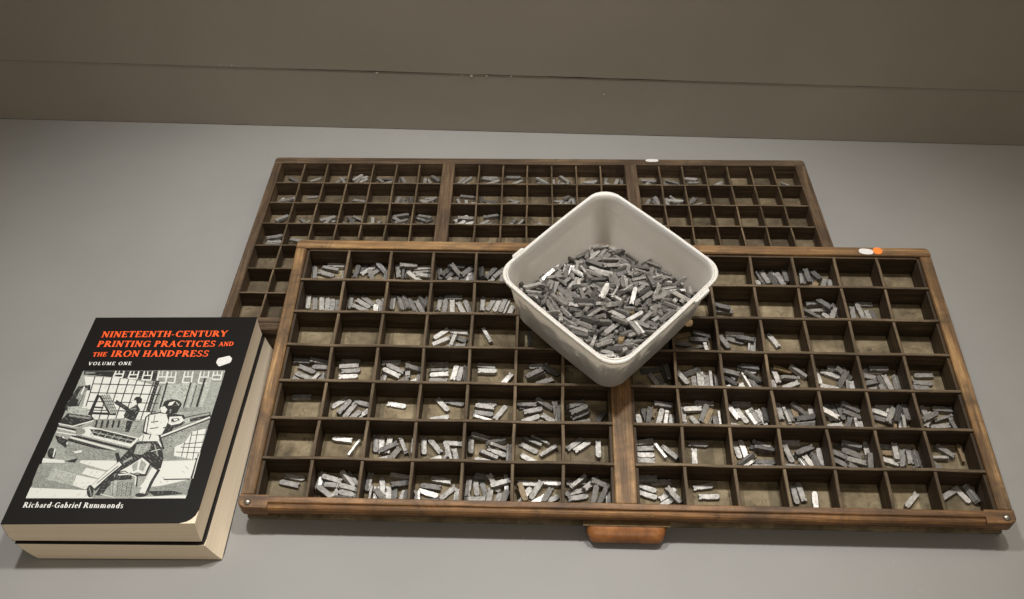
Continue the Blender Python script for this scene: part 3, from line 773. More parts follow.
[2, -291, 448, -272, 428, -250, 413, -268, 432],
[2, -234, 400, -206, 373, -176, 349, -203, 377],
[2, -219, 435, -211, 425, -198, 419, -207, 429],
[2, -163, 430, -140, 407, -113, 388, -136, 411],
[0, -470, 306, -295, 267, -299, 284, -473, 323],
[0, -292, 267, -70, 361, -79, 378, -302, 283],
[4, -391, 425, -134, 383, -140, 411, -398, 453],
[0, -286, 555, -135, 550, -141, 572, -293, 577],
[4, -84, 383, 252, 402, 332, 187, -97, 278],
[3, 282, 204, 293, 232, 298, 263, 286, 234],
[3, 251, 219, 260, 242, 262, 267, 254, 244],
[3, 273, 301, 279, 310, 279, 320, 272, 311],
[3, 224, 226, 234, 251, 237, 278, 228, 253],
[3, 241, 288, 255, 325, 262, 364, 248, 327],
[3, 191, 223, 205, 259, 214, 296, 198, 261],
[3, 216, 313, 225, 333, 227, 355, 219, 334],
[3, 166, 229, 180, 264, 189, 301, 173, 266],
[3, 189, 310, 203, 350, 212, 391, 197, 352],
[3, 141, 246, 149, 260, 148, 276, 142, 262],
[3, 156, 297, 165, 317, 165, 339, 158, 319],
[3, 111, 243, 118, 255, 118, 268, 111, 257],
[3, 126, 299, 134, 315, 135, 332, 127, 317],
[3, 140, 348, 149, 368, 153, 390, 142, 370],
[3, 88, 261, 102, 297, 107, 335, 95, 298],
[3, 118, 369, 124, 378, 126, 388, 118, 380],
[3, 92, 377, 97, 381, 92, 388, 90, 383],
[3, 30, 270, 40, 294, 42, 321, 34, 296],
[3, -3, 272, 7, 296, 12, 321, 1, 298],
[3, 13, 331, 24, 356, 26, 384, 17, 358],
[3, -38, 275, -29, 293, -27, 314, -36, 295],
[3, -20, 340, -10, 360, -10, 382, -17, 362],
[3, -67, 290, -55, 322, -49, 355, -62, 323],
[3, -91, 296, -81, 319, -76, 343, -88, 321],
[1, -60, 373, -45, 261, -19, 254, -35, 366],
[1, 4, 374, 19, 262, 45, 255, 30, 367],
[1, 68, 375, 83, 263, 108, 256, 94, 368],
[1, 132, 376, 147, 264, 172, 257, 158, 369],
[1, 197, 377, 210, 265, 236, 258, 222, 369],
[1, -180, 770, -183, 452, -144, 433, -141, 751],
[1, -149, 740, 61, 453, 85, 475, -124, 763],
[2, -60, 627, -31, 598, 4, 576, -27, 602],
[1, -157, 461, 145, 447, 135, 482, -167, 496],
[1, -148, 556, -36, 548, -43, 573, -155, 581],
[3, -133, 761, -33, 771, 154, 486, 73, 471],
[1, 53, 607, 58, 615, 58, 624, 53, 616],
[1, 12, 579, 27, 618, 34, 660, 21, 620],
[1, -13, 615, -1, 648, 3, 682, -7, 649],
[1, -67, 689, -55, 721, -48, 755, -60, 723],
[1, -98, 718, -90, 738, -87, 760, -95, 740],
[1, -120, 757, 80, 476, 84, 480, -116, 761],
[1, -93, 758, 104, 477, 108, 480, -89, 761],
[1, -65, 758, 128, 477, 132, 480, -61, 761],
[1, -38, 759, 152, 478, 156, 481, -34, 762],
[1, -97, 702, 5, 709, 3, 716, -99, 709],
[1, -56, 653, 39, 660, 36, 667, -59, 660],
[1, -16, 605, 72, 611, 69, 618, -18, 612],
[1, 24, 556, 105, 563, 103, 570, 22, 563],
[1, 64, 508, 138, 515, 135, 522, 61, 515],
[1, 243, 547, 336, 620, 395, 540, 387, 362, 267, 404, 233, 448],
[2, 369, 375, 377, 393, 378, 414, 372, 395],
[2, 383, 424, 389, 435, 388, 448, 384, 437],
[2, 337, 397, 346, 421, 348, 446, 341, 422],
[2, 353, 456, 366, 494, 375, 534, 361, 496],
[2, 331, 495, 344, 534, 353, 575, 339, 536],
[2, 274, 410, 285, 439, 290, 470, 280, 441],
[2, 320, 574, 328, 592, 331, 611, 323, 593],
[2, 247, 443, 257, 467, 259, 493, 252, 468],
[2, 269, 521, 279, 547, 286, 574, 274, 548],
[1, 68, 631, 264, 502, 274, 556, 76, 686],
[2, 243, 519, 253, 518, 262, 521, 252, 523],
[2, 168, 572, 198, 574, 228, 583, 198, 579],
[2, 126, 602, 155, 604, 183, 611, 154, 609],
[2, 93, 632, 109, 632, 126, 635, 109, 637],
[1, 377, 685, 379, 657, 367, 637, 345, 629, 318, 636, 294, 656, 279, 683, 278, 711, 289, 731, 312, 739, 339, 732, 363, 712],
[0, 257, 665, 304, 684, 324, 638, 288, 601],
[2, 225, 386, 291, 369, 323, 222, 258, 238],
[1, 256, 260, 269, 244, 287, 232, 275, 250],
[1, 248, 301, 278, 270, 316, 247, 284, 276],
[1, 239, 343, 253, 326, 272, 316, 258, 332],
[1, 241, 374, 266, 347, 297, 327, 271, 353],
[1, 291, 369, 367, 362, 371, 196, 322, 204],
[2, 355, 209, 363, 214, 368, 222, 359, 218],
[2, 324, 220, 335, 230, 344, 241, 331, 233],
[2, 356, 310, 362, 313, 365, 320, 358, 317],
[2, 313, 302, 327, 315, 336, 333, 323, 319],
[0, 264, 551, 318, 597, 311, 607, 257, 561],
[4, 284, 529, 346, 548, 338, 566, 276, 547],
[2, 387, 362, 542, 382, 556, 199, 384, 197],
[1, 453, 199, 468, 198, 483, 202, 467, 205],
[1, 498, 206, 524, 206, 549, 216, 523, 214],
[1, 394, 216, 416, 215, 437, 222, 415, 223],
[1, 460, 226, 504, 229, 547, 236, 503, 237],
[1, 391, 246, 424, 247, 455, 255, 423, 255],
[1, 493, 261, 518, 261, 542, 267, 517, 269],
[1, 402, 277, 429, 277, 454, 283, 427, 285],
[1, 462, 286, 502, 288, 542, 298, 501, 296],
[1, 498, 317, 514, 315, 530, 319, 513, 323],
[1, 406, 331, 424, 329, 441, 334, 423, 337],
[1, 394, 354, 421, 354, 447, 360, 420, 362],
[0, -175, 256, -97, 278, 507, 114, 474, -21, -190, 159],
[1, -171, 190, -159, 177, -144, 166, -156, 180],
[1, -160, 251, -151, 240, -137, 234, -148, 243],
[1, -60, 166, -27, 135, 8, 107, -24, 138],
[1, 10, 193, 38, 167, 69, 144, 40, 170],
[1, 98, 118, 119, 98, 143, 83, 121, 101],
[1, 36, 236, 50, 221, 65, 209, 52, 225],
[1, 86, 194, 110, 171, 135, 150, 112, 174],
[1, 156, 135, 182, 110, 208, 87, 184, 114],
[1, 219, 82, 243, 59, 269, 38, 245, 62],
[1, 243, 128, 277, 96, 316, 69, 280, 99],
[1, 391, 96, 405, 81, 423, 71, 407, 84],
[1, -89, 236, 25, 231, 483, 107, 442, 32, -14, 148],
[2, 399, 46, 424, 47, 449, 51, 423, 52],
[2, 307, 73, 330, 74, 353, 80, 330, 79],
[2, 390, 86, 421, 88, 451, 95, 420, 93],
[2, 230, 92, 268, 96, 306, 107, 268, 101],
[2, 370, 114, 395, 115, 419, 119, 394, 120],
[2, 147, 116, 181, 118, 214, 127, 180, 123],
[2, 228, 128, 274, 132, 319, 142, 273, 137],
[2, 128, 148, 147, 148, 166, 153, 147, 153],
[2, 193, 157, 223, 160, 253, 169, 223, 165],
[2, 28, 167, 71, 171, 113, 177, 70, 176],
[2, 147, 185, 160, 184, 172, 191, 159, 189],
[2, -37, 198, 1, 201, 39, 210, 1, 206],
[2, -67, 226, -49, 226, -33, 232, -50, 231],
[2, -37, 228, -61, 159, -50, 150, -26, 219],
[2, 48, 205, 23, 136, 34, 127, 59, 196],
[2, 133, 182, 107, 113, 118, 104, 144, 173],
[2, 217, 159, 191, 90, 202, 82, 228, 150],
[2, 301, 136, 275, 68, 285, 59, 312, 127],
[2, 385, 114, 358, 45, 369, 37, 395, 105],
[2, -42, 189, 475, 60, 473, 73, -44, 202],
[1, -262, 128, 460, -71, 457, -39, -267, 161],
[2, 407, -42, 411, -38, 411, -33, 406, -36],
[2, 367, -36, 371, -30, 371, -21, 366, -28],
[2, 329, -23, 333, -18, 335, -12, 328, -16],
[2, 295, -17, 299, -10, 300, -2, 294, -9],
[2, 131, 29, 135, 36, 134, 44, 131, 37],
[2, 33, 61, 37, 65, 35, 71, 32, 67],
[2, -33, 76, -29, 82, -29, 89, -34, 83],
[2, -129, 105, -125, 110, -126, 116, -130, 111],
[2, -169, 112, -164, 118, -164, 126, -169, 120],
[2, -196, 117, -191, 125, -193, 134, -196, 126],
[2, -261, 139, -256, 145, -256, 152, -261, 146],
[0, -461, 242, -167, 163, -170, 183, -464, 262],
[1, -467, 259, -172, 194, -177, 221, -473, 286],
[0, -451, 181, -210, 137, -214, 153, -455, 198],
[0, -267, 105, 304, -68, 301, -46, -270, 128],
[1, -14, 36, -1, 36, 12, 39, -2, 39],
[1, -280, 63, 332, -122, 328, -84, -285, 102],
[2, 259, -87, 267, -81, 271, -73, 263, -78],
[2, 225, -82, 234, -74, 241, -64, 230, -71],
[2, 185, -70, 195, -62, 200, -51, 191, -59],
[2, 121, -40, 127, -36, 128, -28, 123, -33],
[2, 79, -32, 87, -26, 91, -18, 83, -23],
[2, 46, -17, 52, -14, 56, -8, 48, -10],
[2, 6, -4, 12, -1, 12, 7, 8, 3],
[2, -67, 8, -58, 15, -53, 26, -62, 18],
[2, -102, 21, -93, 27, -89, 37, -97, 30],
[2, -138, 30, -129, 37, -124, 47, -133, 40],
[2, -166, 47, -160, 51, -158, 58, -164, 54],
[2, -209, 56, -201, 61, -198, 70, -205, 65],
[4, -125, 201, -125, 177, -140, 159, -167, 153, -198, 159, -225, 176, -241, 200, -242, 224, -227, 242, -200, 249, -168, 243, -141, 225],
[1, -392, 91, -271, -42, -245, -7, -366, 126],
[0, -364, 115, -273, 8, -260, 23, -351, 130],
[1, -347, -119, -339, -159, -346, -187, -365, -198, -392, -188, -420, -160, -440, -120, -449, -81, -442, -51, -423, -40, -395, -51, -368, -80],
[2, -367, -181, -354, -168, -344, -153, -358, -165],
[2, -416, -130, -394, -106, -377, -79, -398, -103],
[2, -428, -95, -411, -78, -398, -57, -415, -75],
[2, -436, -56, -429, -52, -425, -47, -433, -49],
[0, -387, -51, -367, -163, -351, -168, -370, -55],
[1, -449, 142, -280, 76, -284, -25, -386, 41],
[2, -346, 33, -325, 55, -307, 80, -329, 58],
[2, -375, 51, -362, 64, -352, 80, -366, 67],
[2, -394, 74, -380, 88, -369, 104, -384, 91],
[4, -270, 9, 337, -83, 342, -182, -10, -213, -249, -124],
[3, -256, -54, -238, -73, -214, -87, -233, -68],
[3, -195, -105, -177, -124, -153, -137, -173, -119],
[3, -145, -147, -133, -162, -116, -171, -128, -157],
[3, -252, -18, -235, -36, -217, -51, -231, -31],
[3, -192, -68, -173, -89, -148, -102, -169, -83],
[3, -74, -168, -61, -183, -43, -192, -57, -178],
[3, -216, -8, -198, -28, -176, -42, -194, -22],
[3, -89, -115, -79, -128, -66, -137, -75, -122],
[3, -47, -150, -35, -165, -17, -174, -30, -160],
[3, 1, -191, 8, -201, 21, -204, 13, -196],
[3, -165, -9, -141, -34, -114, -54, -137, -28],
[3, -83, -78, -73, -91, -56, -98, -68, -86],
[3, -29, -124, -8, -146, 19, -161, -3, -141],
[3, -117, -18, -101, -36, -80, -47, -97, -30],
[3, -52, -73, -19, -105, 18, -134, -14, -100],
[3, 41, -151, 66, -177, 97, -197, 71, -171],
[3, 14, -83, 46, -114, 82, -139, 50, -108],
[3, 108, -162, 125, -181, 147, -195, 130, -175],
[3, -2, -36, 27, -65, 62, -86, 32, -60],
[3, 82, -107, 108, -133, 137, -156, 112, -128],
[3, 160, -172, 169, -185, 183, -191, 174, -179],
[3, 72, -54, 103, -84, 136, -111, 107, -79],
[3, 147, -118, 157, -130, 173, -136, 162, -125],
[3, 201, -163, 211, -175, 226, -181, 215, -170],
[3, 177, -102, 197, -123, 222, -138, 201, -118],
[3, 243, -157, 256, -173, 273, -185, 261, -168],
[3, 176, -62, 191, -79, 210, -92, 196, -74],
[3, 313, -145, 323, -158, 336, -165, 327, -152],
[0, -462, -187, -219, -213, -199, -249, -454, -249],
[0, -33, -210, 359, -212, 396, -327, 277, -343, -43, -243],
[1, 60, -268, 75, -253, 86, -236, 72, -251],
[1, 8, -242, 18, -232, 24, -219, 15, -230],
[0, -161, -89, -68, -64, -70, -101, -139, -113],
[0, 57, -314, 291, -364, 241, -456, 36, -396],
[1, 178, -431, 184, -417, 186, -401, 180, -416],
[1, 190, -387, 197, -369, 202, -351, 193, -368],
[1, 127, -415, 140, -378, 148, -340, 136, -377],
[0, -12, -411, 243, -470, 213, -558, 144, -604, -9, -550],
[1, 79, -577, 122, -573, 164, -564, 122, -569],
[1, 190, -561, 199, -561, 207, -557, 198, -557],
[1, 4, -534, 18, -534, 32, -528, 18, -530],
[1, 69, -524, 91, -523, 113, -518, 90, -519],
[1, 129, -515, 148, -514, 166, -511, 147, -510],
[0, -451, -588, 175, -613, 266, -718, -449, -725],
[1, 162, -705, 184, -681, 204, -655, 181, -678],
[1, 73, -704, 98, -675, 122, -646, 95, -673],
[1, -166, -707, -152, -693, -141, -677, -155, -691],
[1, -367, -652, -357, -643, -348, -632, -360, -640],
[1, -341, -620, -331, -610, -325, -597, -334, -608],
[4, -473, -267, -314, -310, -316, -478, -431, -567, -458, -515],
[3, -334, -472, -324, -465, -320, -453, -330, -460],
[3, -436, -546, -425, -537, -418, -525, -430, -533],
[3, -326, -407, -320, -405, -320, -397, -325, -400],
[3, -445, -517, -417, -487, -396, -451, -422, -482],
[3, -373, -426, -358, -413, -351, -396, -364, -409],
[3, -337, -381, -326, -372, -320, -358, -331, -368],
[3, -454, -478, -440, -466, -432, -448, -445, -461],
[3, -418, -433, -389, -402, -365, -369, -395, -398],
[3, -348, -345, -335, -334, -327, -319, -340, -329],
[3, -455, -433, -442, -423, -435, -407, -447, -418],
[3, -418, -387, -392, -360, -373, -327, -398, -355],
[3, -366, -322, -357, -316, -355, -303, -362, -311],
[3, -457, -386, -437, -367, -424, -343, -443, -363],
[3, -405, -321, -392, -311, -385, -297, -398, -306],
[3, -461, -344, -436, -318, -415, -289, -441, -314],
[3, -464, -310, -450, -298, -444, -280, -456, -293],
[3, -306, -322, -21, -404, -14, -552, -302, -478],
[1, -65, -533, -43, -510, -27, -482, -48, -506],
[1, -104, -524, -93, -515, -88, -502, -97, -512],
[1, -68, -480, -46, -456, -27, -431, -51, -453],
[1, -172, -494, -156, -478, -146, -458, -161, -475],
[1, -121, -430, -103, -412, -90, -390, -108, -408],
[1, -210, -491, -190, -470, -174, -446, -194, -467],
[1, -248, -482, -223, -456, -204, -425, -228, -452],
[1, -191, -410, -173, -392, -162, -368, -178, -388],
[1, -246, -370, -236, -362, -230, -349, -240, -358],
[1, -302, -379, -283, -361, -271, -337, -288, -357],
[4, -313, -487, -11, -561, 145, -607, -439, -584],
[3, -45, -583, -38, -573, -39, -560, -45, -571],
[3, -72, -587, -65, -572, -65, -555, -71, -570],
[3, -131, -586, -124, -572, -126, -556, -131, -570],
[3, -157, -587, -147, -564, -146, -537, -154, -562],
[3, -270, -574, -258, -542, -254, -508, -265, -540],
[3, -307, -578, -294, -544, -290, -509, -301, -542],
[3, -339, -571, -331, -556, -329, -541, -338, -555],
[3, -321, -506, -316, -502, -320, -495, -323, -500],
[3, -369, -580, -362, -567, -364, -551, -369, -565],
[3, -358, -540, -352, -532, -351, -523, -359, -530],
[1, -207, -227, -72, -180, -93, -244],
[0, 863, -212, 1239, -189, 1230, -453, 881, -565, 714, -568],
[1, 754, -485, 771, -502, 791, -514, 773, -499],
[1, 828, -484, 841, -497, 856, -507, 843, -494],
[1, 903, -475, 926, -497, 950, -519, 929, -494],
[1, 911, -415, 938, -441, 966, -465, 940, -437],
[1, 974, -468, 992, -486, 1013, -500, 994, -483],
[1, 1109, -333, 1133, -356, 1162, -374, 1136, -353],
[1, 1122, -268, 1154, -298, 1189, -324, 1157, -294],
[4, 716, -576, 932, -547, 1242, -477, 1254, -663, 820, -690],
[3, 1068, -673, 1086, -674, 1103, -668, 1085, -667],
[3, 1142, -662, 1157, -663, 1171, -659, 1156, -656],
[3, 1188, -655, 1218, -654, 1247, -643, 1217, -647],
[3, 817, -678, 858, -675, 897, -663, 857, -668],
[3, 924, -661, 955, -660, 985, -650, 954, -653],
[3, 1016, -647, 1044, -647, 1072, -642, 1043, -640],
[3, 1108, -634, 1135, -633, 1162, -624, 1134, -626],
[3, 1198, -620, 1222, -620, 1245, -613, 1221, -613],
[3, 1039, -610, 1082, -607, 1124, -597, 1081, -600],
[3, 849, -605, 870, -605, 889, -601, 869, -598],
[3, 916, -595, 935, -595, 952, -589, 934, -588],
[3, 969, -586, 984, -588, 998, -582, 983, -581],
[3, 1152, -559, 1186, -557, 1218, -550, 1185, -550],
[3, 749, -587, 787, -585, 823, -578, 786, -578],
[3, 832, -574, 853, -575, 873, -569, 852, -568],
[3, 881, -567, 912, -566, 942, -556, 911, -559],
[3, 1056, -541, 1076, -541, 1094, -533, 1075, -534],
[3, 1105, -533, 1126, -534, 1147, -529, 1125, -527],
[1, 952, -468, 1232, -457, 1227, -441, 948, -452],
[1, 813, -618, 1088, -606, 1211, -647, 914, -681],
[2, 1122, -641, 1126, -634, 1126, -625, 1122, -632],
[2, 1089, -651, 1096, -634, 1100, -616, 1091, -633],
[2, 979, -657, 987, -637, 989, -615, 982, -636],
[2, 934, -673, 944, -646, 950, -618, 939, -645],
[0, 820, -690, 1249, -663, 1248, -704, 674, -715],
[1, 1223, -59, 1235, -440, 1248, -444, 1237, -63],
[0, 1241, -78, 1254, -441, 1263, -443, 1250, -80],
[0, 1006, 7, 1147, 163, 1180, 183, 1237, -174, 966, -131],
[1, 1130, -154, 1170, -150, 1210, -142, 1170, -146],
[1, 990, -62, 1019, -60, 1047, -55, 1018, -56],
[1, 1056, -52, 1077, -51, 1097, -48, 1076, -47],
[1, 1134, -40, 1147, -40, 1160, -37, 1146, -36],
[1, 1170, -35, 1186, -34, 1202, -30, 1186, -30],
[1, 1000, -69, 1233, -103, 1231, -92, 998, -59],
[1, 1040, -4, 1221, -29, 1220, -18, 1038, 7],
[1, 1081, 62, 1212, 36, 1211, 47, 1080, 73],
[1, 974, -134, 1244, -176, 1242, -165, 972, -123],
[1, 1081, 50, 1079, -107, 1087, -110, 1089, 47],
[1, 1149, 127, 1146, -143, 1154, -146, 1157, 124],
[1, 1006, 3, 1004, -72, 1012, -75, 1014, 0],
[1, 1170, -97, 1165, -161, 1173, -164, 1178, -100],
[4, 828, -76, 955, -65, 958, -129, 1049, -146, 1031, -183, 864, -180],
[3, 862, -155, 873, -169, 889, -175, 877, -163],
[3, 843, -93, 870, -120, 899, -144, 874, -115],
[3, 922, -159, 930, -171, 944, -177, 935, -166],
[3, 927, -80, 937, -93, 952, -102, 942, -88],
[3, 1006, -147, 1016, -160, 1030, -170, 1021, -155],
[4, 701, 289, 999, 370, 1223, 497, 1247, 234, 1097, 197, 1019, -7, 960, -173, 870, -174, 730, 90],
[3, 888, -166, 919, -165, 949, -155, 918, -158],
[3, 963, -122, 969, -125, 974, -123, 967, -118],
[3, 853, -113, 885, -112, 916, -106, 884, -105],
[3, 837, -89, 882, -86, 927, -78, 881, -79],
[3, 962, -70, 978, -71, 993, -65, 977, -64],
[3, 824, -58, 842, -59, 860, -55, 841, -52],
[3, 894, -47, 917, -47, 939, -39, 916, -40],
[3, 950, -39, 978, -38, 1005, -30, 977, -31],
[3, 811, -35, 846, -33, 879, -25, 844, -26],
[3, 911, -20, 936, -19, 961, -12, 935, -12],
[3, 978, -9, 997, -10, 1014, -3, 996, -3],
[3, 796, -8, 833, -6, 869, 1, 832, 1],
[3, 891, 6, 926, 8, 959, 19, 925, 15],
[3, 976, 19, 995, 19, 1011, 27, 994, 25],
[3, 774, 18, 817, 21, 859, 29, 816, 28],
[3, 874, 33, 911, 35, 947, 42, 910, 42],
[3, 761, 50, 785, 50, 808, 56, 784, 57],
[3, 823, 60, 839, 59, 853, 66, 838, 66],
[3, 939, 77, 953, 76, 967, 80, 952, 83],
[3, 1005, 87, 1024, 87, 1042, 93, 1023, 94],
[3, 756, 82, 771, 80, 784, 86, 770, 87],
[3, 807, 89, 842, 91, 876, 97, 841, 98],
[3, 887, 101, 907, 101, 927, 107, 906, 108],
[3, 940, 109, 978, 112, 1015, 118, 977, 118],
[3, 1025, 122, 1043, 121, 1061, 125, 1042, 128],
[3, 747, 115, 760, 114, 772, 118, 759, 121],
[3, 796, 123, 814, 122, 830, 127, 812, 129],
[3, 867, 133, 894, 134, 920, 140, 893, 141],
[3, 942, 145, 967, 145, 991, 155, 966, 152],
[3, 999, 153, 1040, 156, 1079, 165, 1039, 163],
[3, 729, 144, 745, 143, 760, 150, 744, 150],
[3, 837, 161, 872, 162, 906, 170, 871, 169],
[3, 940, 176, 958, 175, 975, 184, 957, 182],
[3, 984, 183, 1028, 186, 1072, 195, 1027, 193],
[3, 1090, 199, 1106, 198, 1122, 205, 1105, 205],
[3, 733, 179, 750, 178, 766, 182, 749, 185],
[3, 799, 189, 823, 189, 847, 196, 822, 196],
[3, 935, 209, 952, 208, 967, 212, 951, 215],
[3, 990, 218, 1005, 216, 1020, 221, 1004, 223],
[3, 1059, 228, 1096, 230, 1132, 238, 1095, 237],
[3, 1145, 241, 1189, 244, 1233, 253, 1188, 251],
[3, 721, 203, 763, 206, 805, 214, 762, 213],
[3, 824, 219, 840, 217, 854, 223, 839, 224],
[3, 1076, 257, 1105, 257, 1133, 267, 1104, 264],
[3, 1152, 268, 1183, 269, 1213, 275, 1182, 276],
[3, 725, 237, 750, 237, 775, 243, 749, 244],
[3, 804, 249, 817, 248, 829, 254, 816, 254],
[3, 854, 257, 867, 255, 879, 262, 866, 262],
[3, 982, 276, 997, 275, 1010, 282, 996, 282],
[3, 1039, 285, 1086, 288, 1132, 296, 1085, 295],
[3, 1163, 303, 1178, 302, 1191, 308, 1177, 309],
[3, 1201, 309, 1218, 308, 1234, 312, 1217, 315],
[3, 796, 281, 818, 281, 839, 285, 817, 288],
[3, 862, 291, 888, 291, 912, 296, 887, 298],
[3, 1025, 315, 1042, 314, 1057, 323, 1041, 321],
[3, 1075, 323, 1099, 323, 1122, 331, 1098, 330],
[3, 1137, 332, 1179, 335, 1220, 344, 1178, 342],
[3, 839, 313, 881, 316, 921, 325, 880, 323],
[3, 931, 327, 960, 328, 989, 339, 959, 335],
[3, 1119, 356, 1145, 356, 1170, 361, 1144, 363],
[3, 1204, 369, 1217, 367, 1229, 371, 1216, 374],
[3, 1014, 374, 1041, 374, 1066, 382, 1039, 381],
[3, 1150, 395, 1188, 397, 1225, 409, 1187, 404],
[3, 1101, 419, 1131, 420, 1160, 427, 1130, 427],
[3, 1171, 464, 1196, 464, 1219, 474, 1195, 471],
[2, 833, 194, 1086, 294, 1093, 163, 1002, -41, 882, -75],
[1, 869, 23, 892, -2, 922, -18, 897, 4],
[1, 929, -28, 939, -41, 954, -49, 944, -35],
[1, 858, 72, 884, 45, 914, 24, 889, 51],
[1, 939, 4, 962, -21, 990, -40, 967, -15],
[1, 863, 95, 888, 69, 918, 50, 893, 75],
[1, 848, 137, 874, 110, 907, 90, 880, 116],
[1, 844, 176, 869, 150, 898, 130, 874, 156],
[1, 993, 50, 1003, 37, 1019, 30, 1008, 43],
[1, 868, 191, 889, 168, 916, 152, 895, 174],
[1, 894, 202, 909, 184, 929, 174, 914, 191],
[1, 949, 156, 979, 125, 1014, 99, 984, 131],
[1, 992, 159, 1009, 139, 1031, 126, 1014, 145],
[1, 955, 229, 970, 211, 990, 199, 975, 217],
[1, 982, 239, 998, 221, 1017, 207, 1003, 227],
[1, 1011, 244, 1033, 221, 1060, 203, 1038, 227],
[1, 1033, 253, 1050, 233, 1073, 220, 1056, 240],
[1, 1051, 274, 1065, 257, 1084, 246, 1070, 263],
[0, 947, -8, 1041, 60, 1080, 214, 1227, 261, 1245, -70, 1209, -186, 970, -134],
[1, 1214, 69, 1225, 79, 1233, 91, 1222, 82],
[1, 1005, -12, 1030, 15, 1050, 45, 1026, 18],
[1, 1074, 75, 1094, 96, 1110, 121, 1091, 99],
[1, 1071, 169, 1090, 189, 1105, 212, 1087, 192],
[1, 1037, 28, 1244, 58, 1241, 68, 1033, 38],
[1, 1017, -19, 1246, -16, 1244, -6, 1015, -9],
[1, 983, -86, 1245, -95, 1243, -85, 981, -76],
[1, 1095, 158, 1238, 167, 1235, 177, 1092, 168],
[1, 1037, 62, 1052, -144, 1061, -147, 1045, 59],
[1, 1078, 205, 1114, -163, 1122, -165, 1087, 203],
[1, 1137, 233, 1186, -182, 1194, -184, 1146, 232],
[1, 935, 335, 1246, 430, 1212, 514, 900, 417],
[2, 948, 358, 982, 360, 1016, 366, 981, 365],
[2, 997, 393, 1032, 396, 1067, 404, 1031, 401],
[2, 1075, 405, 1111, 408, 1146, 418, 1111, 413],
[2, 993, 428, 1031, 432, 1069, 440, 1030, 437],
[2, 1080, 442, 1111, 444, 1140, 453, 1110, 449],
[2, 1177, 456, 1191, 456, 1203, 461, 1190, 461],
[2, 1130, 487, 1143, 486, 1156, 489, 1142, 491],
[2, 1168, 493, 1190, 494, 1212, 497, 1189, 499],
[2, 945, 383, 1218, 472, 1206, 500, 933, 411],
[1, 509, 286, 489, 426, 520, 469, 669, 514, 753, 487, 922, 461, 978, 369, 936, 306, 856, 256, 843, 160, 765, 118, 638, 136, 527, 190],
[2, 947, 333, 953, 346, 955, 360, 948, 347],
[2, 896, 293, 904, 313, 910, 333, 900, 314],
[2, 916, 364, 926, 390, 930, 417, 921, 391],
[2, 827, 157, 839, 192, 849, 228, 834, 194],
[2, 853, 251, 864, 281, 870, 311, 859, 282],
[2, 877, 336, 884, 354, 884, 374, 879, 355],
[2, 895, 403, 904, 425, 908, 449, 899, 426],
[2, 807, 227, 815, 245, 816, 264, 810, 246],
[2, 820, 275, 829, 295, 832, 317, 824, 297],
[2, 839, 343, 847, 361, 848, 381, 842, 362],
[2, 855, 400, 866, 430, 875, 462, 861, 432],
[2, 742, 140, 758, 185, 765, 232, 753, 187],
[2, 774, 254, 780, 267, 784, 281, 775, 269],
[2, 809, 378, 823, 422, 832, 467, 818, 423],
[2, 730, 228, 737, 246, 740, 265, 733, 248],
[2, 743, 277, 750, 290, 750, 304, 745, 291],
[2, 757, 325, 767, 352, 772, 381, 762, 354],
[2, 775, 392, 783, 409, 786, 427, 778, 411],
[2, 792, 453, 798, 463, 796, 475, 793, 464],
[2, 674, 146, 685, 176, 692, 208, 680, 178],
[2, 700, 240, 708, 260, 711, 282, 703, 261],
[2, 721, 317, 731, 344, 737, 372, 727, 345],
[2, 646, 157, 653, 173, 658, 189, 649, 174],
[2, 663, 215, 669, 230, 671, 246, 664, 231],
[2, 676, 264, 686, 291, 692, 321, 682, 293],
[2, 701, 353, 712, 384, 720, 415, 707, 385],
[2, 729, 453, 736, 468, 738, 485, 731, 470],
[2, 610, 163, 617, 176, 620, 189, 612, 177],
[2, 626, 220, 635, 243, 637, 269, 631, 245],
[2, 644, 284, 654, 311, 660, 339, 649, 312],
[2, 688, 444, 698, 470, 701, 497, 693, 471],
[2, 599, 239, 610, 267, 613, 297, 605, 268],
[2, 618, 307, 630, 339, 637, 373, 625, 341],
[2, 642, 393, 652, 418, 658, 444, 647, 419],
[2, 659, 455, 667, 472, 671, 490, 662, 473],
[2, 550, 194, 559, 217, 565, 240, 554, 218],
[2, 547, 329, 560, 368, 569, 408, 555, 369],
[2, 579, 444, 587, 464, 590, 485, 582, 465],
[2, 511, 303, 517, 317, 521, 331, 513, 318],
[2, 528, 365, 542, 407, 554, 449, 538, 408],
[2, 504, 383, 510, 397, 512, 412, 505, 399],
[0, 525, 286, 507, 419, 535, 455, 661, 486, 730, 451, 770, 367, 765, 269, 746, 165, 648, 157, 537, 210],
[1, 542, 253, 560, 235, 582, 222, 562, 238],
[1, 591, 212, 619, 185, 652, 163, 622, 188],
[1, 531, 331, 550, 312, 572, 298, 552, 315],
[1, 521, 412, 537, 396, 556, 382, 540, 399],
[1, 575, 367, 606, 337, 642, 312, 609, 340],
[1, 651, 302, 674, 280, 700, 262, 676, 283],
[1, 682, 353, 694, 340, 709, 333, 696, 344],
[1, 646, 473, 659, 460, 676, 451, 662, 463],
[0, 768, 430, 900, 443, 950, 376, 913, 334, 824, 304, 779, 332],
[1, 794, 336, 830, 339, 865, 348, 829, 343],
[1, 798, 402, 869, 417, 900, 382, 843, 354, 804, 360],
[0, 816, 395, 861, 407, 878, 382, 839, 368],
[1, 580, 340, 661, 355, 656, 369, 574, 353],
[1, 596, 246, 682, 261, 677, 274, 591, 259],
[1, 520, 449, 564, 191, 575, 189, 532, 447],
[1, 744, 253, 811, 282, 803, 299, 736, 270],
[1, 590, 457, 600, 365, 608, 363, 598, 455],
[3, 939, 397, 997, 419, 1024, 356, 973, 327],
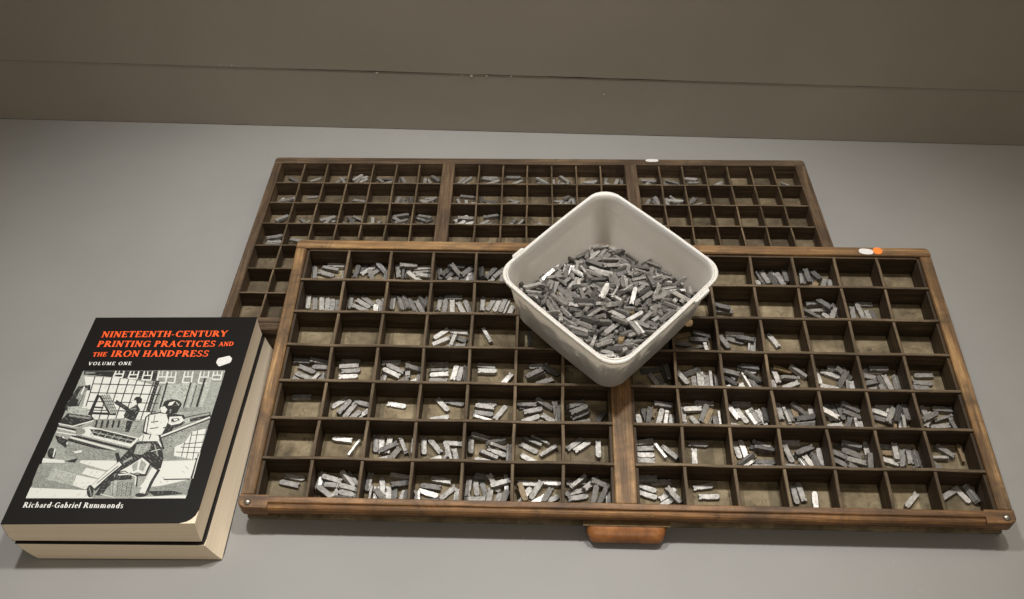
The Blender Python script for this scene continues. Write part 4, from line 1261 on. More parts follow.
[1, 856, 625, 852, 585, 821, 556, 769, 544, 712, 554, 665, 583, 639, 622, 642, 662, 674, 692, 726, 704, 783, 694, 831, 665],
[2, 785, 567, 811, 568, 836, 572, 810, 573],
[2, 760, 601, 803, 605, 846, 615, 803, 610],
[2, 811, 640, 825, 639, 838, 644, 824, 644],
[2, 659, 651, 679, 651, 699, 654, 678, 656],
[2, 718, 660, 758, 663, 798, 672, 758, 668],
[2, 670, 684, 693, 685, 715, 692, 692, 690],
[2, 732, 694, 743, 693, 754, 700, 743, 698],
[1, 639, 622, 697, 689, 751, 494, 665, 471, 635, 521],
[2, 655, 523, 668, 523, 681, 524, 668, 527],
[2, 700, 530, 717, 530, 734, 534, 717, 535],
[2, 645, 560, 671, 561, 696, 568, 670, 566],
[0, 621, 571, 663, 594, 710, 544, 704, 486, 652, 500],
[0, 707, 652, 767, 675, 746, 609, 699, 601],
[1, 768, 580, 844, 589, 838, 492, 757, 473],
[0, 782, 649, 826, 606, 830, 614, 785, 657],
[0, 627, 471, 728, 458, 725, 472, 624, 485],
[1, 758, 107, 1245, 401, 1221, 444, 734, 148],
[2, 749, 141, 759, 130, 771, 121, 762, 134],
[2, 780, 161, 790, 149, 805, 143, 793, 153],
[2, 803, 183, 816, 169, 831, 157, 819, 173],
[2, 879, 221, 889, 209, 902, 200, 893, 213],
[2, 933, 263, 947, 248, 965, 240, 950, 252],
[2, 970, 273, 979, 262, 990, 253, 983, 266],
[2, 1030, 318, 1043, 305, 1058, 295, 1046, 308],
[2, 1064, 327, 1072, 317, 1086, 312, 1075, 321],
[2, 1084, 353, 1097, 339, 1111, 326, 1100, 342],
[2, 1119, 363, 1129, 352, 1141, 345, 1132, 356],
[2, 1143, 389, 1156, 374, 1174, 366, 1159, 378],
[2, 1176, 403, 1187, 390, 1201, 380, 1191, 394],
[0, 750, 127, 1237, 421, 1224, 444, 737, 149],
[1, 1058, 339, 1084, 341, 1109, 344, 1083, 345],
[1, 1184, 418, 1207, 419, 1228, 426, 1206, 423],
[0, 507, 114, 549, 169, 745, 151, 740, 56, 536, 53],
[1, 622, 173, 623, 98, 634, 93, 634, 168],
[1, 549, 157, 554, 69, 562, 66, 557, 154],
[1, 487, 39, 532, 67, 736, 70, 803, -17, 866, -168, 875, -310, 804, -331, 723, -229, 626, -145, 531, -257, 404, -330, 379, -298, 391, -175, 442, -68],
[2, 386, -288, 400, -304, 417, -317, 404, -300],
[2, 399, -210, 409, -222, 423, -228, 412, -218],
[2, 432, -238, 455, -261, 480, -280, 458, -257],
[2, 402, -175, 433, -204, 469, -229, 436, -201],
[2, 491, -250, 497, -259, 509, -262, 501, -255],
[2, 414, -146, 446, -177, 482, -204, 450, -173],
[2, 494, -214, 504, -225, 515, -234, 507, -221],
[2, 431, -114, 447, -131, 466, -144, 450, -127],
[2, 491, -165, 522, -194, 555, -220, 525, -190],
[2, 531, -159, 551, -180, 576, -195, 554, -176],
[2, 456, -53, 480, -77, 505, -98, 483, -73],
[2, 534, -119, 545, -132, 559, -140, 548, -128],
[2, 567, -147, 580, -161, 597, -170, 583, -157],
[2, 766, -278, 791, -302, 819, -321, 794, -298],
[2, 557, -62, 574, -80, 596, -92, 577, -76],
[2, 617, -113, 644, -138, 675, -159, 647, -135],
[2, 699, -181, 733, -214, 772, -241, 737, -210],
[2, 498, 25, 517, 5, 541, -9, 521, 9],
[2, 554, -22, 587, -54, 624, -81, 591, -50],
[2, 632, -88, 641, -99, 654, -104, 644, -95],
[2, 668, -118, 692, -142, 720, -163, 696, -138],
[2, 777, -210, 785, -221, 798, -226, 789, -217],
[2, 523, 51, 549, 26, 577, 2, 552, 30],
[2, 590, -5, 606, -22, 623, -38, 609, -18],
[2, 651, -57, 672, -78, 699, -95, 676, -75],
[2, 720, -115, 738, -134, 761, -147, 741, -130],
[2, 772, -159, 781, -170, 791, -179, 784, -166],
[2, 816, -196, 830, -211, 846, -223, 833, -207],
[2, 561, 61, 574, 47, 589, 36, 577, 51],
[2, 611, 19, 626, 3, 643, -11, 629, 7],
[2, 665, -27, 682, -44, 701, -58, 685, -40],
[2, 728, -79, 762, -112, 801, -140, 766, -108],
[2, 819, -156, 839, -177, 863, -194, 843, -173],
[2, 623, 60, 634, 48, 646, 37, 637, 51],
[2, 660, 29, 683, 6, 712, -11, 687, 10],
[2, 737, -36, 760, -58, 784, -79, 763, -54],
[2, 665, 62, 687, 40, 713, 22, 691, 44],
[2, 726, 11, 751, -13, 778, -34, 754, -10],
[2, 787, -41, 803, -58, 822, -71, 807, -54],
[2, 713, 63, 731, 44, 754, 31, 735, 48],
[2, 766, 19, 776, 7, 788, -3, 779, 11],
[2, 514, 19, 665, 42, 680, -45, 610, -126, 518, -114],
[1, 529, -93, 560, -92, 590, -82, 559, -84],
[1, 595, -55, 610, -57, 623, -48, 609, -49],
[1, 656, -45, 665, -48, 673, -41, 664, -40],
[1, 535, -33, 577, -30, 619, -22, 576, -22],
[1, 639, -17, 654, -19, 668, -13, 653, -11],
[1, 535, -2, 555, -3, 574, 7, 554, 5],
[1, 593, 7, 612, 6, 631, 15, 611, 14],
[3, 560, 24, 545, -103, 559, -110, 574, 16],
[3, 623, 31, 615, -76, 629, -83, 637, 24],
[0, 702, -83, 797, -48, 792, -39, 698, -73],
[2, 704, 19, 790, -146, 803, -140, 717, 25],
[2, 447, -252, 527, -176, 508, -150, 428, -227],
[0, 677, 137, 795, -16, 807, -4, 689, 150],
[1, 717, 153, 821, -47, 841, -39, 737, 163],
[1, 308, -110, 373, -234, 411, -219, 346, -96],
[1, 614, -139, 752, -241, 746, -414, 622, -422, 392, -387, 500, -258],
[2, 729, -398, 736, -384, 738, -369, 731, -382],
[2, 729, -289, 738, -266, 742, -241, 733, -264],
[2, 675, -330, 683, -312, 685, -293, 678, -311],
[2, 689, -282, 699, -255, 703, -226, 694, -254],
[2, 621, -417, 631, -388, 639, -359, 627, -387],
[2, 646, -326, 659, -290, 669, -254, 654, -289],
[2, 673, -229, 680, -213, 684, -197, 675, -212],
[2, 583, -407, 598, -364, 606, -319, 593, -362],
[2, 611, -307, 625, -267, 633, -225, 620, -266],
[2, 642, -196, 648, -184, 648, -171, 643, -183],
[2, 588, -286, 598, -257, 602, -227, 594, -256],
[2, 607, -218, 618, -187, 625, -154, 613, -185],
[2, 542, -321, 553, -290, 558, -258, 548, -289],
[2, 484, -386, 496, -355, 504, -324, 491, -354],
[2, 506, -307, 519, -271, 525, -234, 514, -270],
[2, 452, -381, 459, -365, 460, -346, 454, -363],
[0, 627, -165, 734, -248, 724, -389, 619, -397, 426, -368, 526, -277],
[1, 691, -373, 705, -330, 717, -287, 701, -329],
[1, 628, -391, 634, -376, 638, -360, 631, -375],
[1, 669, -245, 675, -229, 680, -212, 671, -228],
[2, 547, -276, 597, -204, 620, -333, 587, -359],
[2, 624, -191, 705, -255, 689, -358, 639, -327],
[1, 414, -374, 501, -360, 496, -348, 408, -362],
[1, 497, -359, 563, -409, 567, -399, 500, -349],
[1, 568, -410, 649, -384, 643, -371, 562, -398],
[1, 646, -384, 729, -414, 729, -402, 646, -372],
[1, 782, -275, 752, -435, 846, -492, 877, -334],
[2, 825, -475, 835, -476, 844, -469, 834, -471],
[2, 831, -434, 842, -435, 852, -429, 841, -430],
[2, 760, -415, 800, -412, 839, -405, 799, -407],
[2, 848, -402, 853, -403, 858, -398, 853, -399],
[2, 769, -379, 811, -375, 851, -368, 810, -370],
[2, 775, -339, 817, -335, 858, -326, 816, -330],
[2, 784, -306, 801, -306, 816, -300, 800, -301],
[1, 751, -441, 735, -634, 830, -679, 847, -487],
[2, 814, -662, 824, -634, 830, -606, 819, -633],
[2, 835, -584, 839, -579, 841, -573, 834, -577],
[2, 782, -650, 789, -635, 791, -618, 784, -634],
[2, 794, -607, 804, -582, 811, -556, 799, -580],
[2, 748, -630, 759, -599, 764, -566, 754, -598],
[2, 769, -553, 780, -524, 785, -493, 775, -522],
[2, 748, -504, 757, -483, 762, -461, 752, -481],
[0, 778, -298, 749, -451, 812, -489, 842, -337],
[0, 749, -455, 736, -636, 800, -665, 813, -485],
[1, 750, -636, 774, -635, 797, -631, 773, -631],
[1, 836, -395, 813, -490, 829, -500, 852, -405],
[1, 821, -668, 816, -680, 797, -690, 768, -693, 738, -690, 713, -682, 701, -670, 706, -658, 725, -648, 754, -645, 785, -647, 809, -656],
[1, 387, -222, 284, -384, 356, -456, 459, -295],
[2, 398, -370, 424, -342, 446, -311, 420, -339],
[2, 333, -405, 365, -369, 393, -332, 361, -366],
[2, 397, -324, 418, -303, 432, -277, 414, -299],
[2, 305, -378, 326, -356, 344, -333, 322, -353],
[2, 356, -315, 382, -285, 404, -253, 378, -282],
[1, 284, -385, 188, -557, 261, -624, 357, -455],
[2, 320, -513, 332, -480, 339, -445, 327, -478],
[2, 277, -522, 292, -478, 300, -431, 287, -476],
[2, 233, -575, 240, -558, 241, -540, 236, -557],
[2, 252, -508, 258, -495, 262, -481, 253, -493],
[2, 269, -447, 279, -420, 285, -392, 274, -419],
[2, 199, -546, 203, -541, 202, -534, 198, -540],
[0, 392, -224, 289, -383, 332, -426, 435, -268],
[1, 354, -340, 372, -321, 385, -299, 368, -319],
[0, 288, -384, 196, -552, 240, -592, 332, -425],
[1, 225, -553, 251, -523, 274, -491, 248, -521],
[1, 278, -407, 285, -401, 289, -393, 282, -399],
[1, 397, -281, 242, -515, 249, -522, 404, -289],
[1, 244, -627, 253, -669, 249, -699, 234, -710, 212, -699, 188, -670, 169, -628, 160, -587, 164, -556, 179, -545, 201, -556, 225, -586],
[2, 227, -702, 238, -672, 244, -642, 233, -671],
[2, 176, -636, 184, -616, 188, -595, 179, -615],
[2, 174, -574, 233, -684, 242, -681, 182, -571],
[1, 341, -663, 339, -672, 329, -679, 312, -682, 294, -679, 279, -673, 271, -664, 273, -655, 283, -648, 300, -645, 318, -647, 333, -654],
[1, 348, -685, 378, -562, 309, -516, 280, -641],
[2, 309, -643, 332, -642, 354, -634, 331, -637],
[2, 304, -608, 333, -606, 362, -601, 332, -601],
[2, 310, -566, 328, -566, 346, -562, 327, -561],
[2, 313, -534, 320, -535, 325, -530, 319, -530],
[1, 373, -572, 449, -477, 390, -411, 314, -507],
[2, 366, -549, 388, -525, 406, -498, 384, -522],
[2, 414, -488, 425, -479, 432, -468, 421, -476],
[2, 345, -524, 365, -503, 380, -477, 361, -500],
[2, 401, -453, 408, -449, 411, -443, 404, -446],
[1, 436, -485, 605, -457, 573, -376, 403, -403],
[2, 588, -442, 592, -437, 589, -431, 587, -436],
[2, 553, -446, 563, -417, 567, -387, 558, -416],
[2, 518, -462, 530, -425, 537, -387, 526, -424],
[2, 452, -478, 465, -442, 472, -404, 460, -441],
[2, 430, -451, 439, -427, 441, -401, 434, -426],
[0, 442, -415, 565, -401, 558, -382, 435, -396],
[0, 561, -400, 638, -437, 639, -420, 562, -383],
[0, 631, -427, 653, -534, 668, -536, 647, -429],
[1, 557, -386, 650, -423, 650, -408, 557, -371],
[1, 644, -415, 677, -559, 690, -560, 657, -416],
[3, 387, -501, 440, -475, 612, -492, 656, -535, 675, -682, 456, -686],
[1, 452, -656, 465, -671, 483, -681, 469, -666],
[1, 459, -613, 480, -635, 504, -652, 484, -630],
[1, 523, -667, 529, -676, 540, -679, 533, -672],
[1, 395, -514, 409, -529, 425, -542, 413, -525],
[1, 551, -645, 569, -665, 593, -678, 573, -660],
[1, 462, -530, 470, -541, 482, -546, 474, -536],
[1, 496, -559, 522, -585, 550, -608, 526, -580],
[1, 567, -619, 590, -642, 617, -659, 594, -637],
[1, 496, -515, 509, -530, 526, -540, 513, -525],
[1, 597, -600, 624, -627, 656, -649, 628, -622],
[1, 509, -489, 529, -510, 553, -523, 532, -505],
[1, 574, -544, 607, -576, 645, -603, 611, -571],
[1, 580, -501, 605, -526, 636, -546, 609, -522],
[2, 452, -481, 594, -498, 632, -689, 486, -685],
[1, 615, -685, 623, -682, 625, -674, 617, -677],
[1, 591, -671, 604, -661, 612, -647, 598, -656],
[1, 552, -672, 580, -643, 602, -609, 574, -638],
[1, 514, -676, 530, -662, 541, -645, 524, -657],
[1, 547, -634, 565, -618, 577, -599, 558, -613],
[1, 588, -583, 598, -576, 601, -563, 592, -571],
[1, 486, -662, 516, -631, 537, -594, 510, -626],
[1, 549, -583, 574, -558, 591, -526, 568, -553],
[1, 484, -619, 507, -596, 523, -567, 501, -591],
[1, 534, -556, 559, -531, 575, -500, 552, -526],
[1, 483, -571, 503, -551, 517, -526, 497, -546],
[1, 531, -510, 539, -506, 543, -498, 533, -501],
[1, 475, -533, 487, -524, 491, -508, 481, -519],
[4, 587, -492, 645, -516, 668, -676, 627, -689],
[0, 329, -669, 482, -709, 481, -698, 328, -657],
[1, 413, -494, 458, -685, 464, -686, 418, -495],
[1, 463, -493, 506, -684, 511, -685, 468, -494],
[1, 514, -493, 553, -684, 558, -684, 519, -493],
[1, 564, -492, 600, -683, 606, -684, 569, -493],
[1, 615, -491, 648, -682, 653, -683, 620, -492]
]
keys = 'wkglh'; pl = []
for i, v in enumerate(ART): pl.append((v[0], [(v[k] * 1e-4 - .5, v[k + 1] * 1e-4 - .6) for k in range(1, len(v), 2)], i * 4e-7))
flat("cover_engraving", pl, [ILL[k] for k in keys], cover, .00006)
# serif lettering drawn from strokes
TH, TN = .22, .10
def bar(x0, y0, x1, y1, w0):
    d = math.hypot(x1 - x0, y1 - y0) or 1; nx, ny = -(y1 - y0) / d * w0 / 2, (x1 - x0) / d * w0 / 2
    return [(x0 + nx, y0 + ny), (x1 + nx, y1 + ny), (x1 - nx, y1 - ny), (x0 - nx, y0 - ny)]
def sf(x, y, w=.36): return bar(x - w / 2, y, x + w / 2, y, .065)
def stem_(x, y0=0, y1=1, t=TH, s0=True, s1=True):
    o = [bar(x, y0, x, y1, t)]
    if s0: o.append(sf(x, y0 + .032))
    if s1: o.append(sf(x, y1 - .032))
    return o
def bowl(cx, cy, rx, ry, a0, a1, t=TH, n=10):
    o = []
    for k in range(n):
        A, B = math.radians(a0 + (a1 - a0) * k / n), math.radians(a0 + (a1 - a0) * (k + 1) / n)
        ix, iy = rx - t, ry - TN
        o.append([(cx + rx * math.cos(A), cy + ry * math.sin(A)), (cx + rx * math.cos(B), cy + ry * math.sin(B)), (cx + ix * math.cos(B), cy + iy * math.sin(B)), (cx + ix * math.cos(A), cy + iy * math.sin(A))])
    return o
def glyph(ch):
    X = .5
    if ch == ' ': return [], .34
    if ch == '-': return [bar(.05, .34, .35, .34, .1)], .42
    if ch == 'I': return stem_(.2), .42
    if ch == 'N': return [bar(.16, 0, .16, 1, TN + .02), bar(.16, .98, .74, .04, TH), bar(.74, 0, .74, 1, TN + .02), sf(.16, .032, .32), sf(.12, .968, .3), sf(.74, .968, .32)], .92
    if ch == 'E': return stem_(.2) + [bar(.2, .962, .66, .962, TN), bar(.2, .52, .54, .52, TN), bar(.2, .038, .68, .038, TN), bar(.65, .78, .65, 1, TN), bar(.68, 0, .68, .24, TN), bar(.53, .42, .53, .62, .06)], .76
    if ch == 'T': return stem_(.4, 0, .97, TH, True, False) + [bar(.02, .96, .78, .96, TN), bar(.05, .76, .05, 1, .07), bar(.75, .76, .75, 1, .07)], .80
    if ch == 'H': return stem_(.2) + stem_(.72) + [bar(.2, .5, .72, .5, TN)], .92
    if ch == 'C': return bowl(.5, .5, .46, .52, 48, 312) + [bar(.80, .70, .80, .97, .07)], .88
    if ch == 'G': return bowl(.5, .5, .46, .52, 48, 300) + [bar(.80, .70, .80, .97, .07), bar(.78, .02, .78, .44, TH), sf(.76, .44, .34)], .96
    if ch == 'O': return bowl(.52, .5, .49, .52, 0, 360, TH, 20), 1.04
    if ch == 'U': return [bar(.2, .36, .2, 1, TH), sf(.2, .968), bar(.74, .36, .74, 1, TN + .02), sf(.74, .968, .3)] + bowl(.465, .38, .36, .41, 180, 360, .13), .90
    if ch == 'R': return stem_(.2) + bowl(.3, .74, .42, .26, -90, 90, TH) + [bar(.2, .96, .32, .96, TN), bar(.2, .51, .32, .51, TN), bar(.40, .5, .80, .03, TH), sf(.84, .032, .2)], .90
    if ch == 'P': return stem_(.2) + bowl(.3, .72, .42, .28, -90, 90, TH) + [bar(.2, .96, .32, .96, TN), bar(.2, .47, .32, .47, TN)], .78
    if ch == 'B': return stem_(.2) + bowl(.3, .75, .38, .25, -90, 90, TH) + bowl(.3, .26, .44, .27, -90, 90, TH) + [bar(.2, .96, .32, .96, TN), bar(.2, .5, .32, .5, TN), bar(.2, .04, .32, .04, TN)], .82
    if ch == 'D': return stem_(.2) + bowl(.34, .5, .56, .5, -90, 90, TH) + [bar(.2, .96, .36, .96, TN), bar(.2, .04, .36, .04, TN)], .98
    if ch == 'Y': return [bar(.12, .98, .44, .46, TH), bar(.76, .98, .44, .46, TN + .01), bar(.44, 0, .44, .5, TH), sf(.44, .032), sf(.12, .968, .32), sf(.76, .968, .28)], .84
    if ch == 'A': return [bar(.44, 1, .14, 0, TN + .01), bar(.42, 1, .78, 0, TH), bar(.25, .34, .66, .34, TN), sf(.13, .032, .28), sf(.78, .032, .34)], .92
    if ch == 'S': return bowl(.36, .74, .28, .27, 30, 270, .15) + bowl(.36, .25, .31, .27, -150, 90, .15) + [bar(.60, .74, .60, .98, .06), bar(.06, .02, .06, .28, .06)], .72
    if ch == 'V': return [bar(.12, .98, .44, .02, TH), bar(.78, .98, .46, .02, TN + .01), sf(.12, .968, .34), sf(.78, .968, .28)], .86
    if ch == 'M': return [bar(.18, 0, .20, 1, TN + .01), bar(.22, .98, .56, .04, TH), bar(.90, .98, .56, .04, TN), bar(.92, 0, .90, 1, TH), sf(.18, .032, .3), sf(.92, .032, .36), sf(.14, .968, .3), sf(.96, .968, .28)], 1.12
    if ch == 'L': return stem_(.2) + [bar(.2, .038, .66, .038, TN), bar(.66, 0, .66, .26, TN)], .74
    xh = .70; t = .215
    if ch == 'i': return [bar(.17, 0, .17, xh, t), sf(.17, .03, .32), bar(.04, xh - .03, .17, xh - .03, .06), bar(.17, .82, .17, .98, .17)], .36
    if ch == 'l': return [bar(.17, 0, .17, 1.06, t), sf(.17, .03, .32), bar(.04, 1.03, .17, 1.03, .06)], .36
    if ch == 'c': return bowl(.33, .33, .30, .36, 50, 310, t), .60
    if ch == 'h': return [bar(.17, 0, .17, 1.06, t), bar(.52, 0, .52, .42, t)] + bowl(.36, .40, .245, .28, 0, 140, .13), .72
    if ch == 'a': return [bar(.46, .02, .46, .45, t), bar(.46, .03, .60, .03, .06)] + bowl(.32, .42, .225, .25, 0, 165, .12) + bowl(.30, .20, .24, .22, 0, 360, .13, 14), .62
    if ch == 'r': return [bar(.17, 0, .17, xh, t), sf(.17, .03, .32), bar(.24, .55, .46, .60, .12)], .50
    if ch == 'd': return [bar(.52, 0, .52, 1.06, t), bar(.52, .03, .66, .03, .06), bar(.38, 1.03, .52, 1.03, .06)] + bowl(.32, .33, .28, .36, 40, 320, t), .70
    if ch == 'b': return [bar(.17, 0, .17, 1.06, t), bar(.04, 1.03, .17, 1.03, .06)] + bowl(.37, .33, .28, .36, -140, 140, t), .70
    if ch == 'e': return bowl(.33, .33, .30, .36, 0, 315, t) + [bar(.1, .36, .62, .36, .065)], .62
    if ch == 'u': return [bar(.17, .2, .17, xh, t), bar(.52, 0, .52, xh, t), bar(.52, .03, .64, .03, .06)] + bowl(.34, .25, .245, .28, 200, 350, .13), .72
    if ch == 'm': return [bar(.17, 0, .17, xh, t), bar(.52, 0, .52, .42, t), bar(.87, 0, .87, .42, t), bar(.04, xh - .03, .17, xh - .03, .06)] + bowl(.36, .40, .245, .28, 0, 120, .13) + bowl(.71, .40, .245, .28, 0, 120, .13), 1.08
    if ch == 'o': return bowl(.34, .33, .31, .36, 0, 360, t, 16), .68
    if ch == 'n': return [bar(.17, 0, .17, xh, t), bar(.52, 0, .52, .42, t), bar(.04, xh - .03, .17, xh - .03, .06)] + bowl(.36, .40, .245, .28, 0, 140, .13), .72
    if ch == 's': return bowl(.27, .50, .22, .21, 30, 270, .15) + bowl(.27, .18, .24, .21, -150, 90, .15), .52
    return [], .5
def lettering(name, lines, m, track=.06):
    polys = []
    for text, x0, y0, x1, y1, ch in lines:
        gs = [glyph(c) for c in text]; W_ = sum(a for _, a in gs) + track * (len(gs) - 1)
        d = Vector((x1 - x0, y1 - y0)); sx = d.length / W_; d.normalize(); nn = Vector((-d.y, d.x)); pen = 0; lay = 0
        for g, a in gs:
            for pg in g:
                polys.append((0, [tuple(Vector((x0, y0)) + d * ((pen + px) * sx) + nn * (py * ch)) for px, py in pg], lay * 1.5e-6)); lay = (lay + 1) % 40
            pen += a + track
    return flat(name, polys, [m], cover, .00008)
lettering("title_lettering", [("NINETEENTH-CENTURY", -.5450, -.4274, -.3890, -.4238, .0105), ("PRINTING PRACTICES", -.5450, -.4443, -.3990, -.4420, .0105), ("AND", -.3949, -.4410, -.3765, -.4402, .0073), ("THE", -.5450, -.4611, -.5276, -.4605, .0073), ("IRON HANDPRESS", -.5224, -.4610, -.4033, -.4591, .0105)], M_ORANGE)
lettering("volume_lettering", [("VOLUME ONE", -.5450, -.4757, -.4930, -.4747, .0054)], M_WHITE, .22)
lettering("author_lettering", [("Richard-Gabriel Rummonds", -.5440, -.6846, -.4381, -.6838, .0068)], M_WHITE, .09)
disc("price_sticker", [(x - org.x, y - org.y) for x, y in ((-.3905, -.4636), (-.3895, -.4620), (-.3784, -.4579), (-.3772, -.4577), (-.3731, -.4622), (-.3732, -.4680), (-.3744, -.4696), (-.3846, -.4754), (-.3862, -.4757), (-.3907, -.4696))], ZC + .0001, .00015, M_LABEL, cover)
# ------------------------------------------------------------------ scrap of crumpled tan card between tub and divider
bm = bmesh.new(); bmesh.ops.create_icosphere(bm, subdivisions=2, radius=.0065)
for v in bm.verts: v.co = Vector((v.co.x * 1.0, v.co.y * 1.25, v.co.z * .62)) * (1 + random.uniform(-.22, .22))
o = finish(bm, "card_scrap", M_SCRAP); tag(o, "small crumpled tan scrap resting on a divider beside the white tub", "scrap"); o.matrix_world = FM @ Matrix.Translation((.0885, .2600, .0028)) @ Matrix.Rotation(.5, 4, 'Z')
# ------------------------------------------------------------------ pieces of type
HT = .0233; SIZES = ((.0065, .0028, .0233), (.0065, .0037, .0233), (.0065, .0047, .0233), (.0065, .0060, .0233), (.0044, .0024, .0185), (.0050, .0030, .0205), (.0054, .0038, .0233), (.0062, .0048, .0233))
def sort_mesh(body, t, ht, k):
    """a cast letter: shank with foot groove and nicks, bearded shoulder, narrower face at one end"""
    h, b2 = ht / 2, body / 2; bm = bmesh.new()
    nk = [-.32, -.22] if k % 2 else [-.30]
    pr = [(-h, -b2)]
    for q in nk:
        x = q * ht; pr += [(x - .0009, -b2), (x - .0006, -b2 + .0009), (x + .0006, -b2 + .0009), (x + .0009, -b2)]
    pr += [(h - .0024, -b2), (h - .0010, -b2 + .0012), (h, -b2 + .0014), (h, b2 - .0008), (h - .0010, b2 - .0006), (h - .0024, b2), (-h, b2), (-h, .0011), (-h + .0008, .0008), (-h + .0008, -.0008), (-h, -.0011)]
    lo = [bm.verts.new((x, y, -t / 2)) for x, y in pr]; hi = [bm.verts.new((x, y, t / 2)) for x, y in pr]
    bm.faces.new(lo); bm.faces.new(hi); n_ = len(pr)
    for i in range(n_): bm.faces.new((lo[i], lo[(i + 1) % n_], hi[(i + 1) % n_], hi[i]))
    bmesh.ops.recalc_face_normals(bm, faces=bm.faces)
    bmesh.ops.bevel(bm, geom=[e for e in bm.edges if abs(e.verts[0].co.z - e.verts[1].co.z) < 1e-6], offset=.00022, segments=1, affect='EDGES')
    me = bpy.data.meshes.new("type_sort"); bm.to_mesh(me); bm.free(); me.materials.append(TONE['m']); return me
MESH = [sort_mesh(b_, t, ht, i) for i, (b_, t, ht) in enumerate(SIZES)]
